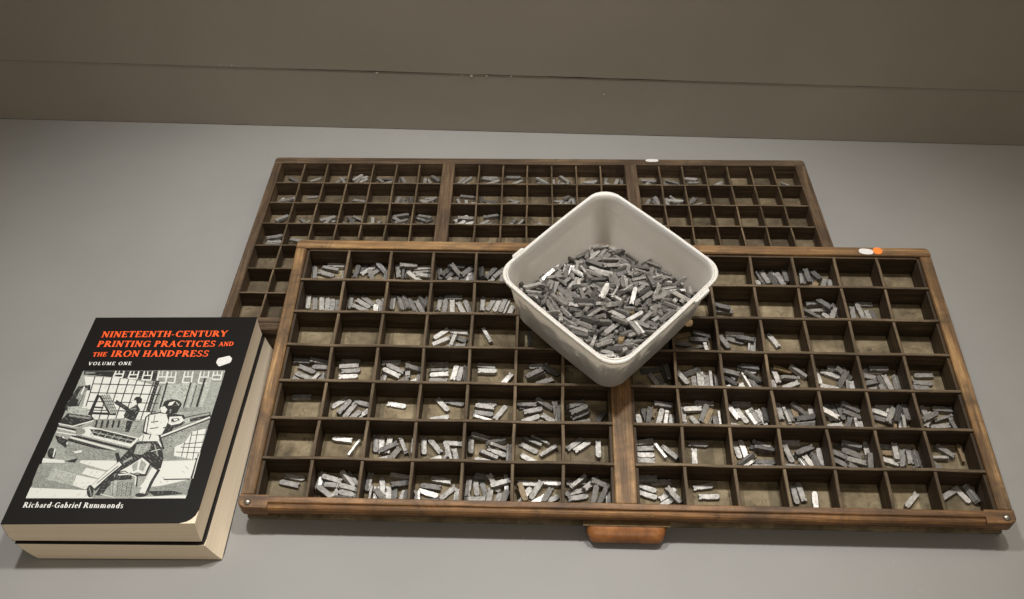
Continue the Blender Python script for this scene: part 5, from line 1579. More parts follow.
# each row: place x y z (0.02 mm), turn w x y z (thousandths), size + 8 * tone, compartment, shown as an object of its own
DATA = [
[-18226,18486,-1475,999,0,0,-34,3,0,1], [-18799,17763,-1507,986,0,0,-167,18,0,1], [-19592,17958,-1532,650,0,0,760,17,0,0],
[-18570,18188,-1462,76,76,703,703,18,0,1], [-18400,17153,-1462,78,-78,703,-703,18,0,0], [-17624,17374,-1462,503,-503,496,-496,9,0,0],
[-17405,17260,-1462,500,500,500,500,26,0,0], [-16581,18164,-1532,927,0,0,375,25,1,0], [-16048,18182,-1532,936,0,0,352,1,1,1],
[-15564,18032,-1532,369,0,0,-930,17,1,0], [-15087,18152,-1341,382,136,-60,912,26,1,0], [-16758,17904,-1348,745,0,0,667,25,1,1],
[-16177,16918,-1462,6,-6,707,-707,18,1,0], [-14780,17391,-1358,613,112,103,-775,25,1,0], [-15751,17527,-1273,581,-40,55,811,17,1,0],
[-14959,16810,-1378,860,119,-95,488,24,1,0], [-19611,15352,-1507,738,0,0,-675,10,14,1], [-19178,15311,-1555,649,0,0,760,16,14,0],
[-18725,15265,-1532,654,0,0,756,9,14,0], [-18324,15104,-1507,675,0,0,738,10,14,0], [-17992,15035,-1507,675,0,0,738,18,14,0],
[-17654,14998,-1532,673,0,0,739,17,14,0], [-16872,15438,-1532,714,0,0,-700,17,15,1], [-16050,15296,-1532,956,0,0,-294,9,15,1],
[-15774,15561,-1532,341,0,0,940,17,15,1], [-16168,14744,-1379,984,13,83,-159,19,15,1], [-14931,15161,-1555,562,0,0,827,16,15,0],
[-15140,14584,-1464,674,58,-54,734,8,15,0], [-14725,15044,-1367,676,0,0,-736,18,15,0], [-14036,18040,-1475,639,0,0,770,19,2,1],
[-13681,17999,-1462,503,-503,497,-497,25,2,0], [-13342,18046,-1507,657,0,0,-754,26,2,0], [-12489,18412,-1507,58,0,0,-998,10,2,1],
[-12470,17974,-1462,705,705,52,52,17,2,0], [-12918,17430,-1326,271,129,18,954,3,2,0], [-12276,17654,-1333,978,-53,185,85,0,2,1],
[-12172,16795,-1507,0,-443,897,0,2,2,0], [-13364,18383,-1208,998,1,56,26,18,2,1], [-11272,18034,-1532,754,0,0,-657,25,3,0],
[-10804,18096,-1412,867,-24,99,487,25,3,0], [-10486,17977,-1532,878,0,0,478,25,3,0], [-10185,18512,-1351,995,-82,54,4,25,3,0],
[-10172,18034,-1252,901,89,221,-363,26,3,1], [-9463,18095,-1355,873,175,195,412,17,3,1], [-9455,17654,-1532,379,0,0,-925,25,3,0],
[-10317,17110,-1507,0,854,520,0,26,3,0], [-9362,17204,-1351,779,147,17,610,19,3,0], [-8984,17081,-1462,498,-498,502,-502,17,3,0],
[-10819,17048,-1462,291,291,-644,-644,18,3,0], [-9058,16953,-1117,50,-710,-701,-50,26,3,0], [-7868,18011,-1475,884,0,0,468,27,4,1],
[-7353,17969,-1462,297,-297,642,-642,19,4,1], [-8154,17108,-1462,192,-192,681,-681,10,4,0], [-8456,17931,-1283,641,-215,-44,736,27,4,1],
[-7142,17297,-1410,56,760,632,141,17,4,0], [-6752,17310,-1532,0,586,810,0,9,4,0], [-6402,17982,-1532,692,0,0,722,25,4,0],
[-14134,15432,-1532,706,0,0,-708,9,16,1], [-13624,15347,-1457,765,-235,176,-573,9,16,1], [-13280,15432,-1428,531,208,300,765,18,16,1],
[-12816,15197,-1464,506,197,304,783,8,16,0], [-12366,15121,-1532,862,0,0,-506,17,16,1], [-12481,13982,-1507,0,996,-94,0,10,16,0],
[-12146,15440,-1433,480,162,276,817,18,16,0], [-11874,15392,-1303,654,-270,66,-704,17,16,0], [-11104,15429,-1555,752,0,0,660,16,17,1],
[-10232,15890,-1507,4,0,0,-1000,18,17,1], [-10715,15138,-1507,713,0,0,701,18,17,0], [-10251,15109,-1507,730,0,0,-684,10,17,0],
[-9671,15015,-1532,848,0,0,-530,9,17,0], [-9259,15117,-1507,568,0,0,823,18,17,0], [-8308,15450,-1532,712,0,0,703,9,18,1],
[-7754,15447,-1555,535,0,0,-845,16,18,1], [-7364,15389,-1555,580,0,0,-815,8,18,1], [-6995,15293,-1507,601,0,0,-799,18,18,1],
[-6732,15083,-1462,569,569,419,419,8,18,0], [-6507,14760,-1532,804,0,0,595,9,18,0], [-19206,10580,-1475,1000,0,0,-18,19,42,1],
[-18157,10572,-1390,990,4,145,-4,16,42,1], [-18869,10021,-1532,980,0,0,-202,17,42,1], [-17983,10207,-1532,24,0,0,1000,17,42,1],
[-18978,9541,-1555,200,0,0,980,16,42,1], [-19187,9128,-1555,960,0,0,-280,16,42,0], [-18308,9201,-1462,620,620,340,340,10,42,0],
[-17907,9132,-1475,517,0,0,-856,19,42,0], [-17488,8953,-1334,701,-62,212,-678,18,42,0], [-16218,10622,-1507,1000,0,0,1,18,43,1],
[-16277,10228,-1462,706,706,34,34,11,43,1], [-16135,9928,-1507,999,0,0,47,18,43,1], [-16239,9498,-1507,999,0,0,37,2,43,1],
[-13710,10602,-1507,1000,0,0,30,10,44,1], [-14024,9690,-1555,624,0,0,-782,16,44,0], [-13395,10054,-1388,190,74,-2,979,19,44,1],
[-13621,9780,-1404,193,88,-3,977,10,44,1], [-12634,10065,-1462,514,-514,485,-485,19,44,0], [-12258,10110,-1300,978,-13,207,-4,17,44,1],
[-12292,9184,-1532,313,0,0,-950,1,44,0], [-13384,9110,-1555,991,0,0,132,8,44,0], [-13020,9022,-1356,923,261,-3,281,18,44,0],
[-11862,9057,-1394,696,123,-19,707,17,44,0], [-18851,7950,-1507,25,0,0,-1000,18,56,1], [-16506,7658,-1555,323,0,0,-946,8,57,1],
[-16156,7264,-1475,881,0,0,473,19,57,1], [-15831,7002,-1507,508,0,0,-862,18,57,1], [-15110,7596,-1532,991,0,0,-136,17,57,1],
[-15130,6755,-1532,343,0,0,-939,9,57,0], [-15548,6548,-1370,924,0,0,384,16,57,0], [-13084,7547,-1555,996,0,0,-89,0,58,1],
[-10798,12907,-1507,350,0,0,-937,2,31,1], [-10763,12263,-1462,685,685,177,177,3,31,1], [-9670,13117,-1532,63,0,0,998,1,31,1],
[-9688,12606,-1532,207,0,0,978,25,31,0], [-9774,12004,-1532,34,0,0,-999,17,31,0], [-9983,12287,-1277,434,-434,559,-559,10,31,1],
[-10541,11207,-1532,0,999,46,0,9,31,0], [-7913,12820,-1462,604,604,-368,-368,2,32,1], [-5188,12691,-1555,699,0,0,715,16,33,1],
[-10791,10597,-1555,21,0,0,-1000,16,45,1], [-10734,10060,-1462,31,-31,706,-706,17,45,0], [-10695,9783,-1507,48,0,0,-999,2,45,1],
[-10704,9288,-1475,2,0,0,1000,19,45,0], [-9752,9949,-1507,767,0,0,641,2,45,1], [-9421,9923,-1532,645,0,0,-764,9,45,1],
[-9074,9826,-1429,696,-123,177,-685,17,45,0], [-9485,8763,-1462,30,-30,706,-706,19,45,0], [-7851,10522,-1532,46,0,0,999,9,46,1],
[-7763,10054,-1475,1000,0,0,4,3,46,1], [-6581,9455,-1507,467,0,0,-884,2,46,0], [-4643,10572,-1532,59,0,0,-998,1,47,1],
[-4825,9842,-1475,220,0,0,-976,11,47,0], [-3896,10182,-1422,961,113,44,-248,25,47,1], [-4270,9417,-1532,195,0,0,-981,9,47,0],
[-4890,9811,-1208,264,0,0,-964,18,47,1], [-10336,7582,-1507,909,0,0,-418,10,59,1], [-9627,7756,-1532,995,0,0,-96,17,59,1],
[-10446,6670,-1555,994,0,0,108,8,59,0], [-7672,7860,-1555,76,0,0,997,16,60,1], [-7791,7477,-1475,73,0,0,997,11,60,1],
[-7863,7047,-1532,998,0,0,-65,17,60,1], [-7910,6636,-1462,113,113,698,698,1,60,0], [-6852,7117,-1532,883,0,0,470,9,60,1],
[-5211,7702,-1555,159,0,0,-987,24,61,0], [-4928,7287,-1507,992,0,0,123,18,61,1], [-5062,6711,-1532,981,0,0,196,9,61,1],
[-4262,7736,-1417,259,76,-12,963,18,61,1], [-3929,6698,-1532,956,0,0,-292,17,61,0], [-3568,7283,-1396,769,-33,163,-617,0,61,0],
[-4137,6196,-1475,229,0,0,974,11,61,0], [-3460,6980,-1290,707,-20,107,-699,16,61,1], [-5301,7669,-1382,28,-32,90,995,16,61,1],
[-2432,7754,-1507,180,0,0,-984,18,62,1], [-2214,7255,-1462,683,683,183,183,17,62,0], [-2152,6996,-1475,966,0,0,258,19,62,1],
[-2124,6480,-1462,88,-88,702,-702,10,62,0], [-981,6864,-1532,466,0,0,-885,25,62,1], [-2216,7211,-1182,972,0,0,235,18,62,1],
[-2020,6058,-1462,707,707,-18,-18,19,62,0], [-11210,4759,-1532,740,0,0,-672,9,73,1], [-10540,4716,-1507,433,0,0,902,18,73,1],
[-9521,4947,-1532,25,0,0,1000,9,73,1], [-9750,4228,-1438,794,66,45,-603,17,73,0], [-9308,4031,-1532,792,0,0,-610,17,73,0],
[-10655,3752,-1507,976,0,0,219,10,73,0], [-10147,3583,-1333,333,-199,696,-605,17,73,0], [-8471,4822,-1475,712,0,0,-703,19,74,1],
[-7958,5325,-1322,46,163,10,986,18,74,1], [-7037,5041,-1416,134,-88,543,-824,19,74,1], [-7432,4210,-1462,147,-147,-692,692,18,74,1],
[-7650,3778,-1507,108,0,0,994,10,74,0], [-6972,4352,-1418,981,14,77,-177,18,74,1], [-6828,4642,-1258,34,-187,-583,-790,9,74,1],
[-6263,4199,-1327,707,22,213,-674,16,74,0], [-6266,3681,-1318,684,183,-53,704,9,74,0], [-5138,4742,-1555,965,0,0,-264,16,75,1],
[-4938,5117,-1462,152,152,690,690,17,75,1], [-4472,5221,-1462,688,-688,163,-163,16,75,1], [-4004,4519,-1462,674,674,213,213,18,75,1],
[-5089,4006,-1555,0,-265,-964,0,8,75,0], [-2492,5022,-1507,939,0,0,343,18,76,1], [-2050,4897,-1507,948,0,0,318,10,76,1],
[-1144,4714,-1475,710,0,0,-704,11,76,1], [-10045,2516,-1507,78,0,0,997,10,87,1], [-10584,2088,-1507,61,0,0,998,26,87,1],
[-10704,1676,-1532,990,0,0,-142,1,87,1], [-9603,1772,-1555,370,0,0,-929,16,87,1], [-9116,1415,-1478,664,50,44,-745,8,87,0],
[-9760,792,-1390,996,60,-58,4,19,87,0], [-10386,1144,-1425,8,21,209,-978,10,87,0], [-11263,1216,-1426,742,82,39,-664,1,87,0],
[-8475,2048,-1475,728,0,0,685,19,88,1], [-8050,2166,-1532,753,0,0,-658,17,88,1], [-7620,2086,-1555,803,0,0,-596,24,88,1],
[-7608,2748,-1400,4,-108,-32,-994,17,88,1], [-7074,2339,-1363,872,71,133,-466,9,88,1], [-7281,1449,-1439,660,36,93,-744,16,88,0],
[-7871,856,-1462,706,706,-40,-40,8,88,0], [-6860,1215,-1507,824,0,0,567,18,88,0], [-6363,2323,-1462,480,480,519,519,2,88,0],
[-6693,2264,-1192,175,-17,2,-984,9,88,1], [-6468,1292,-1323,804,129,-94,572,10,88,0], [-6454,1212,-1128,817,131,-91,554,17,88,1],
[-8078,1312,-1462,14,14,-707,-707,19,88,1], [-5157,2409,-1507,1000,0,0,-21,10,89,1], [-3877,2445,-1475,1000,0,0,-26,3,89,1],
[-5285,1650,-1507,877,0,0,481,10,89,0], [-4680,1975,-1380,467,136,74,-870,8,89,1], [-4636,1363,-1555,294,0,0,-956,0,89,0],
[-3919,1396,-1532,968,0,0,252,17,89,0], [-3908,974,-1366,950,280,74,115,11,89,0], [-4050,1691,-1396,75,545,-827,113,16,89,1],
[-5444,1718,-1240,814,0,0,-581,35,89,1], [-2412,2531,-1507,49,0,0,-999,18,90,0], [-2496,1960,-1532,144,0,0,-990,17,90,1],
[-2334,1611,-1532,995,0,0,100,17,90,1], [-1616,2380,-1363,917,11,98,386,11,90,1], [-1078,2399,-1280,972,68,211,-80,9,90,1],
[-1416,1698,-1342,766,107,-133,620,17,90,1], [-930,1732,-1320,258,-471,830,-149,16,90,1], [-1522,953,-1555,19,0,0,1000,0,90,0],
[-654,1469,-1475,704,0,0,-710,19,90,0], [-2336,2436,-1227,256,256,-659,-659,18,90,1], [-15982,5065,-1507,61,0,0,998,2,71,1],
[-15214,4492,-1462,604,604,368,368,0,71,1], [-14006,4844,-1532,734,0,0,-679,17,72,1], [-13669,4782,-1555,683,0,0,730,8,72,0],
[-13246,4756,-1507,743,0,0,670,10,72,0], [-13652,3710,-1462,697,697,117,117,18,72,0], [-13225,4530,-1320,256,0,0,-967,24,72,1],
[-12402,4721,-1462,591,-591,388,-388,18,72,1], [-11805,4770,-1462,500,500,500,500,10,72,0], [-12318,3603,-1507,1000,0,0,0,10,72,0],
[-12831,4032,-1301,521,-198,26,-830,18,72,1], [-12532,3184,-1462,0,0,707,-707,17,72,0], [-18358,2558,-1555,997,0,0,-75,8,84,1],
[-18596,2120,-1532,104,0,0,995,17,84,1], [-16842,2280,-1475,636,0,0,-771,3,85,1], [-16206,2378,-1339,74,151,-11,986,18,85,1],
[-16115,2012,-1462,24,-24,-707,707,19,85,1], [-15324,2389,-1330,164,385,728,543,2,85,1], [-14972,2412,-1462,281,281,649,649,18,85,0],
[-16430,1534,-1354,275,153,-44,948,17,85,1], [-16063,1219,-1318,463,-79,138,-872,17,85,0], [-15674,1192,-1462,628,628,326,326,27,85,0],
[-15189,1163,-1507,409,0,0,-912,26,85,0], [-15098,1754,-1230,75,89,83,990,10,85,1], [-15097,1400,-1243,86,78,-45,992,17,85,1],
[-15401,1074,-1145,12,26,-295,955,17,85,0], [-15074,779,-1336,31,-999,1,35,24,85,0], [-14099,2312,-1507,675,0,0,-738,18,86,1],
[-13316,2082,-1532,649,0,0,761,9,86,1], [-13924,1528,-1462,517,517,482,482,16,86,0], [-13615,1488,-1555,724,0,0,-690,8,86,0],
[-12894,1452,-1475,734,0,0,-679,11,86,0], [-12584,1657,-1507,679,0,0,734,26,86,0], [-12165,1288,-1555,781,0,0,624,16,86,0],
[-11882,1208,-1410,691,155,97,700,10,86,0], [-12385,2688,-1462,52,52,705,705,10,86,1], [-13300,877,-1316,990,18,-106,-88,0,86,0],
[-13357,1408,-1260,888,-61,-122,-439,16,86,1], [-12290,2163,-1348,976,12,158,148,25,86,1], [4360,13113,-1532,991,0,0,137,33,36,1],
[5519,13128,-1380,85,83,-7,993,27,36,1], [5368,12746,-1475,25,0,0,1000,27,36,1], [4278,12460,-1532,998,0,0,-68,25,36,1],
[5006,12043,-1462,701,701,96,96,25,36,0], [5766,11900,-1462,536,-536,461,-461,2,36,0], [4346,11441,-1555,0,50,999,0,24,36,0],
[7648,13240,-1507,1000,0,0,-22,2,37,1], [6906,12620,-1475,854,0,0,-520,19,37,1], [7618,12770,-1532,990,0,0,-141,17,37,1],
[8428,12374,-1462,450,-450,546,-546,8,37,0], [8672,12347,-1507,644,0,0,-765,18,37,0], [7074,11718,-1462,689,689,157,157,16,37,0],
[7789,11271,-1462,104,-104,-700,700,18,37,0], [8216,12765,-1232,152,-59,2,987,25,37,1], [3056,10197,-1532,593,0,0,805,25,49,0],
[3196,10153,-1322,762,0,0,-647,26,49,1], [2399,9613,-1507,516,0,0,857,18,49,1], [2203,10368,-1532,998,0,0,64,25,49,1],
[1860,9071,-1462,689,689,-160,-160,26,49,0], [2847,9494,-1532,844,0,0,-536,25,49,0], [4210,10640,-1532,0,0,0,-1000,33,50,1],
[4731,10291,-1446,906,360,82,206,17,50,1], [4086,9835,-1475,880,0,0,-475,11,50,1], [4793,9459,-1555,0,-710,-704,0,16,50,0],
[5074,9617,-1462,502,502,498,498,10,50,0], [5284,9644,-1462,498,-498,502,-502,9,50,0], [5539,9490,-1507,704,0,0,-710,18,50,0],
[5797,9788,-1462,501,501,499,499,1,50,0], [6098,9507,-1462,501,501,499,499,17,50,0], [8056,10462,-1475,987,0,0,-161,11,51,0],
[6962,10242,-1507,421,0,0,907,26,51,0], [6971,10169,-1272,137,0,0,991,26,51,1], [7220,9312,-1532,107,0,0,-994,1,51,0],
[7920,9722,-1462,404,404,580,580,0,51,0], [8190,10544,-1208,70,0,0,998,26,51,1], [8416,9359,-1507,491,0,0,871,26,51,0],
[6917,9638,-1399,354,-66,101,927,25,51,1], [8352,9941,-1329,928,-230,182,-228,17,51,1], [2253,7538,-1532,801,0,0,599,33,63,0],
[2798,7809,-1381,994,29,103,-9,18,63,1], [1720,7018,-1532,611,0,0,791,25,63,0], [2577,7022,-1507,800,0,0,600,10,63,1],
[2886,6827,-1462,452,-452,544,-544,2,63,0], [3193,6638,-1532,764,0,0,645,9,63,0], [1324,6569,-1507,675,0,0,738,10,63,0],
[1900,6952,-1290,755,0,0,656,27,63,1], [5214,7972,-1475,25,0,0,1000,11,64,1], [3944,7289,-1555,692,0,0,722,8,64,0],
[4502,7560,-1424,76,-71,2,-995,2,64,1], [5134,7263,-1364,811,162,-32,561,17,64,1], [5455,7068,-1507,789,0,0,614,18,64,0],
[4680,6628,-1532,473,0,0,881,17,64,0], [6032,6833,-1462,504,504,-496,-496,0,64,0], [5795,6485,-1475,700,0,0,714,27,64,0],
[4354,6225,-1507,310,0,0,951,18,64,0], [5350,6912,-1227,592,592,386,386,35,64,1], [7437,8011,-1507,0,0,0,-1000,18,65,1],
[6884,7468,-1507,502,0,0,865,2,65,1], [7388,7248,-1555,858,0,0,-514,8,65,1], [7916,6979,-1462,598,-598,377,-377,2,65,1],
[8146,7120,-1462,598,-598,377,-377,19,65,1], [8530,7124,-1532,823,0,0,-568,9,65,0], [6978,6452,-1507,115,0,0,993,10,65,0],
[8754,7302,-1412,702,81,188,682,24,65,1], [10165,18051,-1507,817,0,0,-577,18,10,1], [10844,18044,-1507,869,0,0,-494,18,10,0],
[11192,18094,-1555,494,0,0,869,16,10,0], [11484,18089,-1388,694,-137,34,-706,18,10,1], [11098,17704,-1244,569,-163,-222,775,16,10,1],
[10643,17000,-1462,12,-12,-707,707,18,10,0], [10676,17722,-1371,512,-165,-344,770,26,10,1], [9681,17164,-1507,672,0,0,740,10,10,0],
[9868,17939,-1453,732,-361,255,-518,16,10,0], [12593,18090,-1507,731,0,0,682,18,11,1], [12906,18078,-1462,482,-482,517,-517,11,11,0],
[13412,18048,-1555,650,0,0,-760,16,11,0], [13347,17386,-1367,896,0,0,443,34,11,0], [13880,17444,-1532,830,0,0,557,17,11,0],
[14244,17102,-1366,704,73,-59,704,19,11,0], [13441,18013,-1184,804,-9,-203,-558,26,11,1], [12846,17904,-1136,749,37,-48,-660,27,11,1],
[7141,15103,-1475,46,0,0,999,19,23,1], [6986,15216,-1175,990,0,0,-145,27,23,1], [13155,15816,-1532,40,0,0,-999,17,25,0],
[13010,15804,-1348,997,0,0,81,17,25,0], [13153,15211,-1462,32,-32,706,-706,18,25,1], [12834,14825,-1555,995,0,0,-96,16,25,0],
[13930,15374,-1456,674,-215,215,-674,17,25,0], [14227,15286,-1448,662,248,248,662,17,25,0], [13787,14547,-1424,335,70,6,940,10,25,0],
[11968,15473,-1462,492,492,-508,-508,25,25,0], [13950,14717,-1164,564,18,-12,-826,18,25,0], [13503,15484,-1028,420,-96,-14,902,26,25,1],
[12596,14889,-1322,208,-208,-676,676,26,25,1], [16168,15896,-1532,0,0,0,1000,9,26,1], [15830,15225,-1432,604,51,-67,792,17,26,1],
[15316,15006,-1475,688,0,0,-725,19,26,1], [16336,14872,-1555,0,756,-655,0,8,26,0], [16672,14834,-1555,655,0,0,756,24,26,0],
[10000,12816,-1507,520,0,0,854,10,38,1], [9770,10151,-1507,638,0,0,770,10,52,1], [10189,10517,-1379,988,-34,126,-83,33,52,1],
[10577,9866,-1345,46,98,-692,714,18,52,1], [11105,10366,-1344,138,291,696,642,10,52,1], [10547,9384,-1475,209,0,0,-978,11,52,1],
[9559,9212,-1507,675,0,0,738,18,52,0], [12318,10201,-1555,759,0,0,-651,0,53,0], [13077,10286,-1507,978,0,0,-211,10,53,1],
[13461,10610,-1374,12,-76,-162,-984,2,53,0], [12877,9308,-1507,992,0,0,-127,10,53,0], [13836,10256,-1283,928,200,135,-284,17,53,1],
[14229,9234,-1507,701,0,0,-713,10,53,0], [13928,9264,-1462,475,475,-524,-524,17,53,0], [13136,8683,-1462,42,-42,-706,706,3,53,0],
[13712,9841,-1274,508,79,241,-823,17,53,1], [15676,10580,-1532,30,0,0,1000,1,54,0], [15304,10186,-1507,992,0,0,-124,18,54,0],
[15208,9479,-1532,178,0,0,984,17,54,0], [16082,9610,-1409,551,106,-71,825,24,54,0], [16456,9788,-1532,786,0,0,-619,9,54,1],
[16948,9671,-1435,675,-213,212,-674,10,54,1], [16007,10600,-1290,1000,0,0,4,19,54,1], [15196,9578,-1322,120,0,0,-993,26,54,1],
[16063,8954,-1393,552,102,-68,824,17,54,0], [18710,10328,-1507,25,0,0,-1000,18,55,1], [18551,9785,-1532,999,0,0,-39,17,55,1],
[18254,9406,-1507,999,0,0,-46,18,55,0], [9641,7549,-1507,677,0,0,736,18,66,1], [10002,7211,-1462,551,-551,443,-443,9,66,1],
[10213,7438,-1555,627,0,0,779,24,66,1], [10520,7554,-1532,779,0,0,-627,33,66,0], [10768,7673,-1378,327,139,86,931,17,66,1],
[11490,7401,-1532,712,0,0,702,9,66,0], [10996,6650,-1452,928,367,11,55,8,66,1], [10980,6317,-1507,998,0,0,55,2,66,0],
[11066,7050,-1314,983,157,-12,97,25,66,1], [12546,7554,-1532,760,0,0,-650,17,67,0], [12885,7545,-1532,656,0,0,754,25,67,0],
[13212,7556,-1475,754,0,0,-656,27,67,1], [13799,7809,-1340,973,-46,140,-177,18,67,1], [12469,7349,-1290,300,0,0,954,3,67,1],
[12638,6625,-1532,104,0,0,-995,9,67,0], [13812,7376,-1379,37,983,-108,-146,16,67,1], [13951,6524,-1462,495,-495,505,-505,9,67,0],
[14223,6395,-1532,712,0,0,-703,9,67,0], [13477,6575,-1382,532,189,-143,-813,25,67,0], [15890,8010,-1555,1,0,0,1000,0,68,0],
[15529,7526,-1475,197,0,0,980,3,68,1], [16422,7510,-1457,979,13,64,-192,1,68,0], [15574,7086,-1507,169,0,0,986,26,68,1],
[16219,6781,-1462,547,547,448,448,33,68,0], [16564,6624,-1507,681,0,0,-732,2,68,0], [16969,7524,-1318,701,-92,32,-706,18,68,1],
[16016,7270,-1225,856,67,50,510,9,68,1], [16650,6625,-1227,480,480,-519,-520,9,68,0], [16442,7318,-1142,787,185,98,580,25,68,1],
[14919,6752,-1532,807,0,0,-590,9,68,0], [18178,7562,-1507,632,0,0,775,18,69,0], [19198,7868,-1475,35,0,0,999,19,69,1],
[18192,7068,-1320,859,0,0,511,8,69,0], [19130,7238,-1462,121,-121,697,-697,17,69,1], [18834,6692,-1507,81,0,0,-997,18,69,1],
[19610,6668,-1462,550,-550,444,-444,18,69,0], [18240,7144,-1132,970,0,0,245,26,69,1], [1494,5260,-1507,996,0,0,87,10,77,1],
[1480,4777,-1475,37,0,0,-999,19,77,1], [1493,4383,-1507,1000,0,0,-1,10,77,1], [1482,3861,-1507,1000,0,0,-6,10,77,0],
[2860,3703,-1532,1000,0,0,-33,9,77,0], [2392,4698,-1462,345,345,617,617,1,77,1], [2927,4573,-1462,263,263,656,656,19,77,1],
[1484,3893,-1272,15,0,0,1000,18,77,1], [4636,5204,-1532,1000,0,0,-27,17,78,1], [4360,4350,-1555,693,0,0,-721,8,78,1],
[6846,4906,-1555,761,0,0,-649,8,79,1], [7196,4931,-1507,634,0,0,774,2,79,1], [7622,4940,-1555,808,0,0,-589,32,79,0],
[8100,4886,-1460,987,-36,75,-137,24,79,0], [8308,5205,-1462,696,-696,126,-126,18,79,1], [7228,3794,-1462,674,674,215,215,9,79,0],
[8145,3756,-1507,1000,0,0,10,18,79,0], [6529,3908,-1507,707,0,0,707,34,79,0], [8341,4109,-1532,1000,0,0,-14,25,79,1],
[7252,4142,-1360,451,-834,-305,82,17,79,1], [8322,4820,-1257,23,-88,-724,-683,26,79,1], [9927,5382,-1507,0,0,0,1000,10,80,1],
[9711,4676,-1432,812,84,60,-574,16,80,1], [10500,4862,-1532,945,0,0,326,17,80,0], [9762,3850,-1532,34,0,0,999,17,80,0],
[10875,4064,-1507,862,0,0,-507,10,80,1], [10603,3862,-1473,482,156,266,820,0,80,0], [11508,4516,-1532,0,707,707,0,9,80,1],
[10616,4793,-1290,205,0,0,-979,27,80,1], [11198,4127,-1341,725,-242,86,-639,18,80,1], [13035,5171,-1555,196,0,0,981,24,81,0],
[13378,5235,-1337,992,-43,12,-120,19,81,1], [12545,4721,-1507,970,0,0,-243,26,81,1], [14242,4962,-1507,0,706,708,0,10,81,1],
[13467,4202,-1375,60,116,-8,991,10,81,1], [12549,4163,-1507,253,0,0,967,26,81,1], [13428,3644,-1374,965,32,113,-236,18,81,0],
[13338,4744,-1377,190,-48,-240,951,19,81,1], [14216,4070,-1308,440,582,413,545,19,81,1], [15649,5272,-1555,999,0,0,-49,16,82,1],
[15467,4855,-1532,1000,0,0,-15,33,82,0], [15334,4315,-1507,174,0,0,985,10,82,1], [15793,4852,-1310,678,-28,-29,-734,10,82,1],
[16172,4442,-1418,148,-618,751,-181,19,82,1], [16633,4762,-1555,722,0,0,692,16,82,1], [16313,3624,-1532,234,0,0,-972,25,82,0],
[16950,4424,-1397,686,172,218,673,18,82,1], [18684,5027,-1475,337,0,0,942,19,83,1], [18185,4557,-1462,707,707,5,5,9,83,1],
[19518,4879,-1462,480,480,519,519,33,83,1], [17875,4036,-1360,917,191,47,-347,17,83,0], [18746,3569,-1555,0,984,178,0,16,83,0],
[1494,2296,-1532,983,0,0,-184,9,91,1], [1492,1861,-1532,988,0,0,-153,9,91,1], [2312,2658,-1507,36,0,0,-999,18,91,1],
[2640,1928,-1532,0,950,314,0,9,91,1], [2681,1510,-1555,282,0,0,-960,8,91,0], [1505,2746,-1254,3,38,-15,-999,19,91,1],
[2940,1771,-1305,906,27,50,-420,19,91,1], [1925,806,-1462,1,-1,-707,707,9,91,0], [4678,2438,-1532,996,0,0,89,9,92,1],
[4940,1821,-1532,1000,0,0,16,9,92,1], [9708,2062,-1532,738,0,0,-675,17,94,1], [10064,2201,-1507,645,0,0,764,18,94,1],
[10776,1711,-1532,0,738,675,0,1,94,1], [16059,1822,-1475,405,0,0,-914,11,96,1], [18960,2266,-1532,874,0,0,-486,1,97,1],
[19475,2293,-1409,787,-243,168,-542,11,97,1], [18116,2207,-1507,280,0,0,-960,18,97,1], [-19004,-1610,-1105,954,0,0,-300,31,0,0],
[-18898,-2022,-1165,962,0,0,-275,12,0,0], [-19240,-2534,-1150,852,0,0,-524,21,0,0], [-18892,-2372,-1102,913,157,-26,-375,28,0,0],
[-19400,-3014,-1048,992,54,-90,-68,13,0,0], [-17475,-2368,-1150,985,0,0,175,13,1,0], [-17429,-1394,-1165,962,0,0,272,12,1,0],
[-17468,-3048,-1105,1000,0,0,22,15,1,0], [-17067,-2605,-990,757,-622,176,-94,14,1,0], [-17255,-1973,-1165,1000,0,0,30,12,1,0],
[-15171,-2304,-1165,698,0,0,716,20,2,0], [-15448,-1506,-1150,912,0,0,411,21,2,0], [-15648,-2425,-1057,264,-62,-19,962,22,2,0],
[-15243,-1683,-1022,458,26,-6,889,20,2,0], [-13496,-2346,-1105,981,0,0,-192,23,3,0], [-13813,-1690,-1130,948,0,0,317,14,3,0],
[-13908,-1224,-1130,990,0,0,138,14,3,0], [-13734,-2556,-961,946,168,-125,246,13,3,0], [-14136,-2030,-960,836,-3,1,549,21,3,0],
[-14110,-1363,-960,0,-904,-427,0,5,3,0], [-13721,-3034,-1036,948,317,0,0,15,3,0], [-11902,-1941,-1130,964,0,0,266,22,4,0],
[-12328,-1574,-1044,863,-52,-92,-493,21,4,0], [-11992,-2743,-1105,979,0,0,-203,23,4,0], [-11860,-1415,-1052,970,-96,-89,-206,28,4,0],
[-10286,-2202,-1130,864,0,0,503,30,5,0], [-10501,-1641,-1013,569,-112,-11,815,22,5,0], [-10830,-2095,-1090,489,-489,-511,511,30,5,0],
[-7819,-2306,-1150,714,0,0,700,13,6,0], [-8016,-1417,-1016,447,-36,74,890,23,6,0], [-8452,-1683,-1165,572,0,0,820,20,6,0],
[-8844,-1779,-1130,703,0,0,711,22,6,0], [-8083,-2357,-1100,526,-526,-472,472,13,6,0], [-8604,-2551,-1165,0,731,682,0,28,6,0],
[-5271,-2627,-1130,926,0,0,378,14,7,0], [-5488,-2430,-1105,927,0,0,375,31,7,0], [-5780,-2216,-1130,946,0,0,324,14,7,0],
[-5569,-1450,-1130,896,0,0,444,22,7,0], [-6028,-1466,-1150,0,-875,-484,0,13,7,0], [-3622,-2345,-1130,1000,0,0,-26,14,8,0],
